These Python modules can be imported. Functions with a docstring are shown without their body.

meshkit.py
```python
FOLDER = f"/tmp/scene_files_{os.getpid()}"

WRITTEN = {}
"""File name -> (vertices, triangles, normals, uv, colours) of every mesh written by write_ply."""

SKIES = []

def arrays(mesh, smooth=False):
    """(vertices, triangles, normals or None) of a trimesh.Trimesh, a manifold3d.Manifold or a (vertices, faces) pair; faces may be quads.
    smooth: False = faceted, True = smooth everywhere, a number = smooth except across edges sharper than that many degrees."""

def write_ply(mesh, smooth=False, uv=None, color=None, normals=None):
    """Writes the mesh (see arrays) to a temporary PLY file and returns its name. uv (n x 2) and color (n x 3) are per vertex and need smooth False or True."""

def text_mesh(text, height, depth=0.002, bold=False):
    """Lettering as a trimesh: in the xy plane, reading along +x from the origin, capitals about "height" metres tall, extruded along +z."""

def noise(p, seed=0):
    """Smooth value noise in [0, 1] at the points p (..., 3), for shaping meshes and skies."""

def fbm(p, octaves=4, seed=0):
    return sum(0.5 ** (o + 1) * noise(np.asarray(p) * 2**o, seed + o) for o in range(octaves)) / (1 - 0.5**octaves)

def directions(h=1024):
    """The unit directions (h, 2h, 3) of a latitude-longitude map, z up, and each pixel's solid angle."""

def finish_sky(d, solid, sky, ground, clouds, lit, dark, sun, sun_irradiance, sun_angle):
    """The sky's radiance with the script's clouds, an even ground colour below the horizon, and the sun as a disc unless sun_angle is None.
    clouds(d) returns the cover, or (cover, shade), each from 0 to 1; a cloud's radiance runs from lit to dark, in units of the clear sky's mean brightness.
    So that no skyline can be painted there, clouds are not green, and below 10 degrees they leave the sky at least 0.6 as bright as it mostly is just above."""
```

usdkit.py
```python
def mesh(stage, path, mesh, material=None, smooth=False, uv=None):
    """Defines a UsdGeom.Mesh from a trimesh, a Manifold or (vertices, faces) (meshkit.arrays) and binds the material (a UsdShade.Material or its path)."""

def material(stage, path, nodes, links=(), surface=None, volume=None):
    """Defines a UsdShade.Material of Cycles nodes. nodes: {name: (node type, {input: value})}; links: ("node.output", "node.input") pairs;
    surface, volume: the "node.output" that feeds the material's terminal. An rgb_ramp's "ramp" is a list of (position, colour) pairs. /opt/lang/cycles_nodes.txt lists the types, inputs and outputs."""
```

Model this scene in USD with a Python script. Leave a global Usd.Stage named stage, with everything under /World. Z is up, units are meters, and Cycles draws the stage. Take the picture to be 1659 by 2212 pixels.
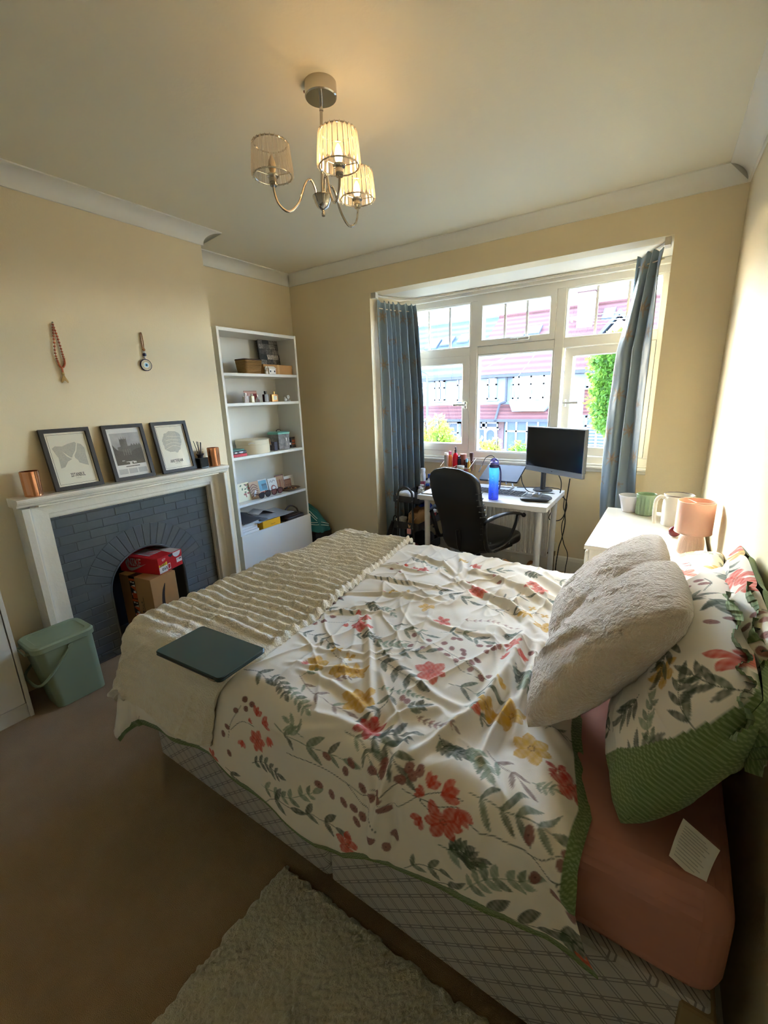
import math, numpy as np, trimesh, usdkit, meshkit
from manifold3d import Manifold, CrossSection
from shapely.geometry import Polygon, box as sbox, LineString, Point
from shapely import affinity
from shapely.ops import unary_union
from pxr import Usd, UsdGeom, UsdLux, UsdShade, Gf, Sdf

stage = Usd.Stage.CreateInMemory()
UsdGeom.SetStageUpAxis(stage, 'Z'); UsdGeom.SetStageMetersPerUnit(stage, 1.0)
UsdGeom.Xform.Define(stage, '/World'); UsdGeom.Scope.Define(stage, '/World/Looks')
PI = math.pi

# ---------------------------------------------------------------- camera
CAM_F = 936.95                                    # focal length in pixels of the 1659 x 2212 frame
CAM = np.array([[0.8333955, 0.55178893, -0.03131958],
                [0.11603974, -0.23010374, -0.96622308],
                [-0.54035795, 0.80161165, -0.25579687]])      # rows: right, down, forward
EYE = np.array([0, 0, 1.48])
cam = UsdGeom.Camera.Define(stage, '/World/camera')
cam.CreateHorizontalApertureAttr(36.0); cam.CreateFocalLengthAttr(36.0 * CAM_F / 1659)
cam.CreateClippingRangeAttr((0.02, 2000.0))
m4 = np.eye(4); m4[0, :3] = CAM[0]; m4[1, :3] = -CAM[1]; m4[2, :3] = -CAM[2]; m4[3, :3] = EYE
cam.AddTransformOp().Set(Gf.Matrix4d(m4.tolist()))
cam.CreateExposureAttr(EXPOSURE := 1.85)

# ---------------------------------------------------------------- daylight
SUN_DIR = np.array([0.715, -0.70, -0.345])          # the way the sunlight travels
SUN_DIR = SUN_DIR / np.linalg.norm(SUN_DIR)


def material(name, nodes, links=(), surface=None):
    return usdkit.material(stage, '/World/Looks/' + name, nodes, links, surface=surface)


dome = UsdLux.DomeLight.Define(stage, '/World/sky'); dome.CreateIntensityAttr(1.0)
sky_mat = material('sky', {
    's': ('sky_texture', {'sky_type': 'multiple_scattering', 'sun_disc': False, 'sun_elevation': math.asin(-SUN_DIR[2]),
                          'sun_rotation': math.atan2(-SUN_DIR[0], -SUN_DIR[1]), 'sun_intensity': 1.0, 'aerosol_density': 1.5}),
    'tc': ('texture_coordinate', {}), 'n': ('noise_texture', {'scale': 2.2, 'detail': 6.0, 'roughness': 0.6}),
    'r': ('rgb_ramp', {'ramp': [(0.3, (0.0, 0.0, 0.0)), (0.6, (1, 1, 1))]}),
    'm': ('mix_color', {'b': (0.46, 0.42, 0.35), 'use_clamp': False}), 'bk': ('background_shader', {'strength': 2.1})},
    [('tc.generated', 'n.vector'), ('n.fac', 'r.fac'), ('r.color', 'm.fac'), ('s.color', 'm.a'), ('m.result', 'bk.color')], 'bk.background')
UsdShade.MaterialBindingAPI.Apply(dome.GetPrim()).Bind(sky_mat)
sun = UsdLux.DistantLight.Define(stage, '/World/sun')
sun.CreateIntensityAttr(SUN_I := 70.0); sun.CreateAngleAttr(0.55); sun.CreateColorAttr(Gf.Vec3f(1.0, 0.90, 0.74))
zb = -SUN_DIR; xa = np.cross([0, 0, 1.0], zb); xa /= np.linalg.norm(xa); ya = np.cross(zb, xa)
s4 = np.eye(4); s4[0, :3] = xa; s4[1, :3] = ya; s4[2, :3] = zb
sun.AddTransformOp().Set(Gf.Matrix4d(s4.tolist()))


# ---------------------------------------------------------------- helpers
def ray(u, v):
    return CAM.T @ np.array([(u - 829.5) / CAM_F, (v - 1106) / CAM_F, 1.0])


def at(u, v, axis, value):
    """The point where the line of sight through pixel (u, v) meets the plane axis = value (used only to measure the photograph)."""
    d = ray(u, v)
    return EYE + d * (value - EYE[axis]) / d[axis]


def lin(c):
    c = np.asarray(c, float) / 255.0
    return tuple(float(x) for x in np.where(c < 0.04045, c / 12.92, ((c + 0.055) / 1.055) ** 2.4))


def mat(name, rgb, rough=0.5, metal=0.0, var=None, bump=None, **kw):
    """A principled material. rgb: sRGB 0-255; var = (scale, amount): noise in tone; bump = (scale, distance)."""
    p = {'base_color': lin(rgb), 'roughness': rough, 'metallic': metal, **kw}
    nodes, links = {'p': ('principled_bsdf', p), 'g': ('geometry', {})}, []
    if var:
        c = np.array(lin(rgb))
        nodes['n'] = ('noise_texture', {'scale': float(var[0]), 'detail': 4.0, 'roughness': 0.6})
        nodes['r'] = ('rgb_ramp', {'ramp': [(0.25, tuple(c * (1 - var[1]))), (0.75, tuple(np.minimum(c * (1 + var[1]), 1)))]})
        links += [('g.position', 'n.vector'), ('n.fac', 'r.fac'), ('r.color', 'p.base_color')]
    if bump:
        nodes['bn'] = ('noise_texture', {'scale': float(bump[0]), 'detail': 3.0, 'roughness': 0.6})
        nodes['b'] = ('bump', {'distance': float(bump[1]), 'strength': 1.0})
        links += [('g.position', 'bn.vector'), ('bn.fac', 'b.height'), ('b.normal', 'p.normal')]
    return material(name, nodes, links, 'p.BSDF')


taken = {}


def fresh(parent, name):
    base = (parent or '/World')
    k = taken.get((base, name), 0); taken[(base, name)] = k + 1
    return f'{base}/{name}' + (f'_{k:03d}' if k else '')


def tags(prim, label=None, cat=None, group=None, kind=None):
    for k, v in (('label', label), ('category', cat), ('group', group), ('kind', kind)):
        if v:
            prim.SetCustomDataByKey(k, v)


class Thing:
    def __init__(self, path, loc, rz):
        self.path, self.loc, self.rz = path, np.asarray(loc, float), rz


def thing(name, label, cat, loc=(0, 0, 0), rz=0.0, group=None, kind=None, tilt=None):
    """An Xform at the thing's base; its children are its parts. rz (degrees) turns it about z; tilt = (rx, ry) degrees before that."""
    path = fresh(None, name)
    x = UsdGeom.Xform.Define(stage, path)
    x.AddTranslateOp().Set(Gf.Vec3d(*map(float, loc)))
    if rz: x.AddRotateZOp().Set(float(rz))
    if tilt:
        x.AddRotateYOp().Set(float(tilt[1])); x.AddRotateXOp().Set(float(tilt[0]))
    tags(x.GetPrim(), label, cat, group, kind)
    return Thing(path, loc, rz)


def obj(name, mesh, m, parent=None, smooth=35, label=None, cat=None, group=None, kind=None, color=None):
    """ONE mesh prim: a part of a thing (coordinates relative to the thing), or a thing of its own."""
    pp = parent.path if isinstance(parent, Thing) else parent
    path = fresh(pp, name)
    if isinstance(mesh, list): mesh = join(mesh)
    if color is not None: smooth = True
    g = usdkit.mesh(stage, path, mesh, m, smooth=smooth)
    if color is not None:
        UsdGeom.PrimvarsAPI(g).CreatePrimvar('print', Sdf.ValueTypeNames.Color3fArray, 'vertex').Set(
            __import__('pxr').Vt.Vec3fArray.FromNumpy(np.asarray(color, np.float32)))
    tags(g.GetPrim(), label, cat, group, kind)
    return path


def dup(src, loc, rz=0.0, label=None, cat=None, group=None):
    name = src.path.split('/')[-1]
    name = name[:-4] if name[-4:-3] == '_' and name[-3:].isdigit() else name
    t = thing(name, label, cat, loc, rz, group)
    p = stage.GetPrimAtPath(t.path); p.GetReferences().AddInternalReference(src.path); p.SetInstanceable(True)
    return t


def tm(mesh):
    if isinstance(mesh, trimesh.Trimesh): return mesh
    if hasattr(mesh, 'to_mesh'):
        q = mesh.to_mesh(); return trimesh.Trimesh(q.vert_properties[:, :3], q.tri_verts, process=False)
    v, f = np.asarray(mesh[0], float), np.asarray(mesh[1], int)
    if f.shape[1] == 4: f = np.vstack([f[:, [0, 1, 2]], f[:, [0, 2, 3]]])
    return trimesh.Trimesh(v, f, process=False)


def join(ms):
    return trimesh.util.concatenate([tm(x) for x in ms])


def mv(mesh, loc=(0, 0, 0), rx=0, ry=0, rz=0, s=None):
    """A copy: scaled, turned about x, then y, then z (degrees), moved."""
    mesh = tm(mesh).copy()
    if s is not None: mesh.apply_scale(s)
    for a, ax in ((rx, [1, 0, 0]), (ry, [0, 1, 0]), (rz, [0, 0, 1])):
        if a: mesh.apply_transform(trimesh.transformations.rotation_matrix(math.radians(a), ax))
    mesh.apply_translation(loc)
    return mesh


def hull(pts):
    return trimesh.convex.convex_hull(np.asarray(pts, float))


def box(x0, x1, y0, y1, z0, z1, b=0.0):
    """A box, its edges chamfered by b."""
    if not b:
        m = trimesh.creation.box([abs(x1 - x0), abs(y1 - y0), abs(z1 - z0)]); m.apply_translation([(x0 + x1) / 2, (y0 + y1) / 2, (z0 + z1) / 2]); return m
    c = np.array([(x0 + x1) / 2, (y0 + y1) / 2, (z0 + z1) / 2]); h = np.array([abs(x1 - x0), abs(y1 - y0), abs(z1 - z0)]) / 2
    pts = [c + np.array([sx, sy, sz]) * (h - b * (np.arange(3) != k)) for sx in (-1, 1) for sy in (-1, 1) for sz in (-1, 1) for k in range(3)]
    return hull(pts)


def rbox(x0, x1, y0, y1, z0, z1, r, n=12):
    """A box with rounded edges of radius r."""
    s = Manifold.sphere(r, n)
    return tm(Manifold.batch_hull([s.translate([x, y, z]) for x in (x0 + r, x1 - r) for y in (y0 + r, y1 - r) for z in (z0 + r, z1 - r)]))


def rprism(x0, x1, y0, y1, z0, z1, r, b=0.0, n=5, top=1.0):
    """An upright slab with corners rounded by r in plan, chamfered by b above and below; top scales the upper outline."""
    def ring(e, z, k=1.0):
        cx, cy = (x0 + x1) / 2, (y0 + y1) / 2
        out = []
        for (ax, ay, a0) in ((x1 - r, y1 - r, 0), (x0 + r, y1 - r, 90), (x0 + r, y0 + r, 180), (x1 - r, y0 + r, 270)):
            for i in range(n + 1):
                a = math.radians(a0 + 90 * i / n)
                out.append([cx + (ax + (r - e) * math.cos(a) - cx) * k, cy + (ay + (r - e) * math.sin(a) - cy) * k, z])
        return out
    pts = ring(0, z0 + b) + ring(0, z1 - b, top) + ((ring(b, z0) + ring(b, z1, top)) if b else [])
    return hull(pts)


def cyl(p0, p1, r0, r1=None, n=20):
    """A (tapered) rod between two points."""
    return tube([p0, p1], [r0, r0 if r1 is None else r1], n)


def tube(pts, r, n=8, closed=False):
    p = np.asarray(pts, float); k = len(p)
    r = np.broadcast_to(np.asarray(r, float), (k,))
    if closed: t = np.roll(p, -1, 0) - np.roll(p, 1, 0)
    else: t = np.gradient(p, axis=0)
    t /= np.linalg.norm(t, axis=1, keepdims=True) + 1e-12
    a = np.cross(t[0], [0, 0, 1.0] if abs(t[0][2]) < 0.9 else [1.0, 0, 0]); a /= np.linalg.norm(a)
    A = []
    for i in range(k):
        a = a - t[i] * (a @ t[i]); a /= np.linalg.norm(a) + 1e-12; A.append(a)
    A = np.array(A); B = np.cross(t, A)
    ang = np.arange(n) * 2 * PI / n
    v = (p[:, None] + r[:, None, None] * (np.cos(ang)[None, :, None] * A[:, None] + np.sin(ang)[None, :, None] * B[:, None])).reshape(-1, 3)
    f = []
    m = k if closed else k - 1
    for i in range(m):
        for j in range(n):
            a0, b0 = i * n + j, i * n + (j + 1) % n
            c0, d0 = ((i + 1) % k) * n + (j + 1) % n, ((i + 1) % k) * n + j
            f += [[a0, b0, c0], [a0, c0, d0]]
    if not closed:
        v = np.vstack([v, p[0], p[-1]]); e = k * n
        for j in range(n):
            f += [[e, (j + 1) % n, j], [e + 1, (k - 1) * n + j, (k - 1) * n + (j + 1) % n]]
    return trimesh.Trimesh(v, np.array(f), process=False)


def lathe(profile, n=32, loc=(0, 0, 0)):
    """Turns (radius, height) points about z."""
    p = np.asarray(profile, float)
    m = trimesh.creation.revolve(p, sections=n)
    m.apply_translation(loc)
    return m


def spline(pts, k=8):
    """A smooth line through the points (Catmull-Rom)."""
    p = np.asarray(pts, float); q = np.vstack([2 * p[0] - p[1], p, 2 * p[-1] - p[-2]]); out = []
    for i in range(1, len(q) - 2):
        for s in np.arange(k) / k:
            a, b, c, d = q[i - 1], q[i], q[i + 1], q[i + 2]
            out.append(0.5 * (2 * b + (c - a) * s + (2 * a - 5 * b + 4 * c - d) * s * s + (3 * b - a - 3 * c + d) * s ** 3))
    out.append(p[-1]); return np.array(out)


def extrude(poly, h, z=0.0):
    gs = getattr(poly, 'geoms', [poly])
    m = trimesh.util.concatenate([trimesh.creation.extrude_polygon(g, h, engine='earcut') for g in gs if g.area > 1e-9])
    m.apply_translation([0, 0, z]); return m


def remap(mesh, ex, ey, ez, o=(0, 0, 0)):
    """Puts a mesh's x, y, z along the given directions, from origin o."""
    mesh = tm(mesh).copy(); E = np.array([ex, ey, ez], float)
    mesh.vertices = mesh.vertices @ E + np.asarray(o, float)
    if np.linalg.det(E) < 0: mesh.faces = mesh.faces[:, ::-1]
    return mesh


def profile_x(poly, y0, y1):
    """Extrudes an (x, z) outline from y0 to y1."""
    return remap(extrude(Polygon(poly) if not hasattr(poly, 'area') else poly, y1 - y0), [1, 0, 0], [0, 0, 1], [0, 1, 0], [0, y0, 0])


def profile_y(poly, x0, x1):
    """Extrudes a (y, z) outline from x0 to x1."""
    return remap(extrude(Polygon(poly) if not hasattr(poly, 'area') else poly, x1 - x0), [0, 1, 0], [0, 0, 1], [1, 0, 0], [x0, 0, 0])


def gridfaces(nu, nv):
    i, j = np.meshgrid(np.arange(nu - 1), np.arange(nv - 1), indexing='ij')
    a = i * nv + j
    return np.stack([a, a + nv, a + nv + 1, a + 1], -1).reshape(-1, 4)


def sheet(P, t=0.0):
    """A grid of points (nu, nv, 3) as cloth of thickness t."""
    nu, nv = P.shape[:2]; f = gridfaces(nu, nv); v = P.reshape(-1, 3)
    f = np.vstack([f[:, [0, 1, 2]], f[:, [0, 2, 3]]])
    if not t: return trimesh.Trimesh(v, f, process=False)
    n = trimesh.Trimesh(v, f, process=False).vertex_normals; k = len(v); w = v - n * t
    idx = np.arange(k).reshape(nu, nv)
    rim = np.concatenate([idx[:, 0], idx[-1, 1:], idx[::-1, -1][1:], idx[0, ::-1][1:]])
    a, b = rim[:-1], rim[1:]
    side = np.vstack([np.stack([a, b, b + k], 1), np.stack([a, b + k, a + k], 1)])
    return trimesh.Trimesh(np.vstack([v, w]), np.vstack([f, f[:, ::-1] + k, side[:, ::-1]]), process=False)


def text(s, h, d=0.0006, bold=False):
    return meshkit.text_mesh(s, h, d, bold)


def noise(p, seed=0):
    return meshkit.noise(p, seed) - 0.5


def fbm(p, o=4, seed=0):
    return meshkit.fbm(p, o, seed) - 0.5


def superell(cx, cy, cz, a, b, c, e1=0.6, e2=0.6, nu=24, nv=40):
    """A pillow-like rounded solid."""
    u = np.linspace(-PI / 2, PI / 2, nu)[:, None]; w = np.linspace(-PI, PI, nv)[None, :]
    pw = lambda x, e: np.sign(x) * np.abs(x) ** e
    P = np.stack([a * pw(np.cos(u), e1) * pw(np.cos(w), e2), b * pw(np.cos(u), e1) * pw(np.sin(w), e2), c * pw(np.sin(u), e1) * np.ones_like(w)], -1)
    m = sheet(P + np.array([cx, cy, cz])); m.faces = m.faces[:, ::-1]
    return m
# ---------------------------------------------------------------- the room
XL, XC, XR, YB, YW, YF, ZC = -3.13, -2.755, 0.185, 3.20, 3.70, -0.62, 2.565   # alcove wall, chimney breast, right wall, back wall, bay wall, wall behind, ceiling
BX0, BX1, BZ = -2.23, -0.135, 2.31                                          # the bay's opening
W = .14
M_wall = mat('wall_paint', (226, 209, 172), 0.62, var=(1.1, 0.035), bump=(90, 0.0008))
M_ceil = mat('ceiling_paint', (224, 216, 190), 0.7, bump=(60, 0.0006))
M_trim = mat('coving_paint', (228, 224, 210), 0.5)
M_gloss = mat('gloss_paint', (232, 223, 203), 0.22, bump=(26, 0.0025))
M_bayw = mat('bay_paint', (230, 222, 204), 0.55)
carpet_nodes = {'g': ('geometry', {}), 'n': ('noise_texture', {'scale': 3.0, 'detail': 6.0, 'roughness': 0.7}), 'f': ('noise_texture', {'scale': 420.0, 'detail': 2.0}),
                'r': ('rgb_ramp', {'ramp': [(0.3, lin((158, 128, 92))), (0.7, lin((178, 148, 112)))]}), 'm': ('mix_color', {'blend_type': 'multiply', 'fac': 0.5}),
                'r2': ('rgb_ramp', {'ramp': [(0.3, (0.55, 0.55, 0.55)), (0.7, (1, 1, 1))]}), 'b': ('bump', {'distance': 0.004}),
                'p': ('principled_bsdf', {'roughness': 0.95, 'sheen_weight': 0.25, 'specular_ior_level': 0.1})}
M_carpet = material('carpet', carpet_nodes, [('g.position', 'n.vector'), ('g.position', 'f.vector'), ('n.fac', 'r.fac'), ('r.color', 'm.a'), ('f.fac', 'r2.fac'), ('r2.color', 'm.b'),
                    ('m.result', 'p.base_color'), ('f.fac', 'b.height'), ('b.normal', 'p.normal')], 'p.BSDF')

obj('floor', box(XL - W, .45, YF - W, YW + W, -0.15, 0.0), M_carpet, kind='structure', label='beige cut pile carpet over the whole bedroom floor')
obj('ceiling', box(XL - W, .45, YF - W, YB + W, ZC, ZC + .2), M_ceil, kind='structure', label='plain off white plaster ceiling')
breast = Polygon([(YF - W, 0), (YF - W, ZC), (2.03, ZC), (2.03, 0), (1.58, 0), (1.58, .64), (1.08, .64), (1.08, 0)])
obj('wall_left', [box(XL - W, XL, YF - W, YB + W, 0, ZC), profile_y(breast, XL + .001, XC)], M_wall, kind='structure', smooth=False, label='cream chimney breast and alcove wall')
XR0 = lambda y: .168 + (YB - y) * .030                                      # the bed wall runs slightly out of square
obj('wall_right', extrude(Polygon([(XR0(YB + W), YB + W), (XR0(YF - W), YF - W), (XR0(YF) + W, YF - W), (XR0(YF) + W, YB + W)]), ZC), M_wall, kind='structure', label='cream wall behind the bed head')
obj('wall_front', box(XL, XR0(YF), YF - W, YF, 0, ZC), M_wall, kind='structure', label='cream wall behind the viewer')
obj('wall_back', [box(XL, BX0, YB, YB + W, 0, ZC), box(BX1, XR0(YB), YB, YB + W, 0, ZC), box(BX0, BX1, YB, YB + W, BZ, ZC)], M_wall, kind='structure', smooth=False, label='cream back wall around the window bay')
obj('wall_bay', [box(BX0 - W, BX0, YB + W, YW + .12, 0, BZ + W), box(BX1, BX1 + W, YB + W, YW + .12, 0, BZ + W), box(BX0, BX1, YW, YW + .12, 0, .905)], M_wall, kind='structure', smooth=False, label='cream wall below the bay window and its two reveals')
obj('ceiling_bay', box(BX0 - W, BX1 + W, YB + W, YW + .12, BZ, BZ + .15), M_bayw, kind='structure', label='white soffit over the bay window')


def sweep(path, prof, segs=None):
    """A moulding: (inset, height) outline carried along a plan line, mitred; the room lies to the right of the line."""
    p = np.asarray(path, float); d = np.diff(p, axis=0); d /= np.linalg.norm(d, axis=1, keepdims=True); nrm = np.stack([d[:, 1], -d[:, 0]], 1)
    mit = [nrm[0]]
    for i in range(1, len(p) - 1):
        s = nrm[i - 1] + nrm[i]; mit.append(s / (s @ nrm[i]))
    mit.append(nrm[-1]); mit = np.array(mit); prof = np.asarray(prof, float); out = []
    for i in range(len(p) - 1):
        a = np.column_stack([p[i] + prof[:, :1] * mit[i], prof[:, 1]]); b = np.column_stack([p[i + 1] + prof[:, :1] * mit[i + 1], prof[:, 1]])
        n = len(prof); v = np.vstack([a, b]); f = []
        for k in range(n):
            f.append([k, (k + 1) % n, n + (k + 1) % n, n + k])
        m = tm((v, np.array(f))); cap = trimesh.Trimesh(np.vstack([a, b]), np.vstack([[[0, k, k + 1] for k in range(1, n - 1)], [[n, n + k + 1, n + k] for k in range(1, n - 1)]]), process=False)
        m = trimesh.util.concatenate([m, cap]); trimesh.repair.fix_normals(m); out.append(m)
    return out


arc = [(0.012 + 0.078 * (1 - math.cos(a)), 2.492 + 0.066 * math.sin(a)) for a in np.linspace(0, PI / 2, 9)]
cove = [(0, 2.485), (0.012, 2.485)] + [(x, z) for x, z in arc] + [(0.10, 2.558), (0.10, ZC), (0, ZC)]
CP = [(XC, YF), (XC, 2.03), (XL, 2.03), (XL, YB), (XR0(YB), YB), (XR0(YF), YF)]
cs = sweep(CP, cove)
obj('trim_1', cs[0], M_trim, kind='structure', label='white coving along the chimney breast')
obj('trim_2', [cs[1], cs[2]], M_trim, kind='structure', label='white coving stepping back into the alcove')
obj('trim_3', cs[3], M_trim, kind='structure', label='white coving above the window wall')
obj('trim_4', cs[4], M_trim, kind='structure', label='white coving above the bed head wall')
skirt = [(0, 0), (0.018, 0), (0.018, 0.095), (0.012, 0.105), (0.012, 0.115), (0.006, 0.125), (0, 0.13)]
ss = sweep([(XL, 2.03), (XL, YB), (BX0, YB), (BX0, YW), (BX1, YW), (BX1, YB), (XR0(YB), YB), (XR0(YF), YF)], skirt)
obj('baseboard_back', ss[1:6], M_gloss, kind='structure', label='cream skirting board under the window wall')
obj('baseboard_left', ss[0], M_gloss, kind='structure', label='cream skirting board in the alcove')
obj('baseboard_right', ss[6], M_gloss, kind='structure', label='cream skirting board behind the bed')

# ---------------------------------------------------------------- the window
M_upvc = mat('white_upvc', (236, 232, 222), 0.28)
M_seal = mat('window_seal', (60, 58, 56), 0.6)
M_handle = mat('window_handle', (222, 220, 212), 0.25, 0.3)
GLZ = {'lw': ('layer_weight', {'blend': 0.5}), 'pw': ('math', {'math_type': 'power', 'value2': 5.0}), 'f': ('math', {'math_type': 'multiply_add', 'value2': 0.6, 'value3': 0.035})}
GLL = [('lw.facing', 'pw.value1'), ('pw.value', 'f.value1'), ('f.value', 'm.fac')]      # how much a pane mirrors, by angle
M_pane = material('window_pane', {**GLZ, 't': ('transparent_bsdf', {'color': (0.93, 0.95, 0.96)}), 'g': ('glossy_bsdf', {'color': (0.8, 0.8, 0.8), 'roughness': 0.0}),
                                  'm': ('mix_closure', {})}, [*GLL, ('t.BSDF', 'm.closure1'), ('g.BSDF', 'm.closure2')], 'm.closure')
win = thing('window_1', 'white plastic casement window of three lights over a sill', None, (0, 0, 0), kind='structure')
FY0, FY1 = 3.70, 3.775


def frame(x0, x1, z0, z1, w, y0, y1, b=0.006):
    """Four mitred bars around a light: a bevelled inner edge."""
    o = [(x0, z0), (x1, z0), (x1, z1), (x0, z1)]; i = [(x0 + w, z0 + w), (x1 - w, z0 + w), (x1 - w, z1 - w), (x0 + w, z1 - w)]
    j = [(x0 + w - b, z0 + w - b), (x1 - w + b, z0 + w - b), (x1 - w + b, z1 - w + b), (x0 + w - b, z1 - w + b)]
    out = []
    for k in range(4):
        l = (k + 1) % 4
        out.append(hull([(*p, q) for p, q in [(o[k], y0), (o[l], y0), (j[l], y0), (j[k], y0), (i[k], y0 + b), (i[l], y0 + b), (o[k], y1), (o[l], y1), (i[k], y1), (i[l], y1)]]))
    m = join(out); m.vertices = m.vertices[:, [0, 2, 1]]; m.faces = m.faces[:, ::-1]
    return m


obj('window_frame', [box(BX0, BX1, FY0, FY1, 2.218, 2.31, .006), box(BX0, BX1, FY0, FY1, .905, .985, .006), box(BX0, -2.17, FY0, FY1, .985, 2.218), box(-.185, BX1, FY0, FY1, .985, 2.218)], M_upvc, win, label='outer frame')
for a, b in ((-1.555, -1.485), (-.865, -.793)):
    obj('mullion', box(a, b, FY0, FY1, .975, 2.225, .006), M_upvc, win)
for a, b in ((-2.175, -1.55), (-1.49, -.86), (-.80, -.18)):
    obj('transom', box(a, b, FY0 + .002, FY1, 1.80, 1.87, .006), M_upvc, win)


def light_(x0, x1, z0, z1, y, bars=(), w=0.0, name='pane'):
    obj('pane', box(x0 + w - .004, x1 - w + .004, y + .034, y + .040, z0 + w - .004, z1 - w + .004), M_pane, win)
    for k in bars:
        x = x0 + w + (x1 - x0 - 2 * w) * k
        obj('glazing_bar', box(x - .008, x + .008, y + .028, y + .046, z0 + w, z1 - w), M_upvc, win)


light_(-2.17, -1.555, 1.87, 2.218, FY0 + .01, (1 / 3, 2 / 3)); light_(-.793, -.185, 1.87, 2.218, FY0 + .01, (1 / 3, 2 / 3))
obj('sash', frame(-1.488, -.862, 1.870, 2.222, .047, FY0 - .012, FY1 - .02), M_upvc, win, label='top hung opening sash with a white handle')
light_(-1.488, -.862, 1.870, 2.222, FY0 - .01, (1 / 3, 2 / 3), .047)
light_(-1.485, -.865, .985, 1.80, FY0 + .01)
obj('bead', frame(-1.485, -.865, .980, 1.80, .012, FY0 + .004, FY1 - .02), M_upvc, win)
for a, b in ((-2.17, -1.555), (-.793, -.185)):
    obj('bead', frame(a, b, 1.868, 2.22, .011, FY0 + .004, FY1 - .02), M_upvc, win)
obj('sash', frame(-2.172, -1.553, .985, 1.803, .066, FY0 - .008, FY1 - .02), M_upvc, win)
light_(-2.172, -1.553, .985, 1.803, FY0 - .006, (), .066)
h = join([box(-1.20, -1.05, FY0 - .032, FY0 - .012, 1.884, 1.906, .004), box(-1.165, -1.135, FY0 - .04, FY0 - .03, 1.886, 1.904, .004)])
obj('window_handle', h, M_handle, win)
# the open casement: hinged at its right-hand edge, its left-hand edge pushed out
hx, hy, th = -.187, FY0 + .01, math.radians(7)


def swing(m):
    m = tm(m).copy(); v = m.vertices - [hx, hy, 0]; c, s = math.cos(-th), math.sin(-th)
    m.vertices = np.column_stack([v[:, 0] * c - v[:, 1] * s, v[:, 0] * s + v[:, 1] * c, v[:, 2]]) + [hx, hy, 0]; return m


obj('sash', swing(frame(-.792, -.187, .988, 1.80, .062, FY0 - .004, FY1 - .022)), M_upvc, win, label='casement standing slightly open')
obj('pane', swing(box(-.735, -.245, FY0 + .026, FY0 + .032, 1.045, 1.743)), M_pane, win)
obj('window_handle', swing(join([box(-.778, -.758, FY0 - .03, FY0 - .004, 1.36, 1.42, .004), box(-.776, -.66, FY0 - .042, FY0 - .03, 1.383, 1.401, .004)])), M_handle, win)
obj('window_handle', join([box(-1.59, -1.565, FY0 - .03, FY0 - .006, 1.36, 1.42, .004), box(-1.69, -1.568, FY0 - .042, FY0 - .03, 1.383, 1.401, .004)]), M_handle, win)
obj('sill', [box(BX0 + .002, BX1 - .002, 3.665, 3.725, .915, .932, .004), box(BX0 + .002, BX1 - .002, 3.69, 3.705, .865, .917, .002), box(BX0 + .002, BX1 - .002, 3.655, 3.70, .893, .916, .006)], M_upvc, win, label='white window board')
obj('trim_5', [box(BX0, BX1, 3.672, 3.70, 2.268, 2.31, .004)], M_upvc, kind='structure', label='white bead between soffit and window frame')
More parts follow.
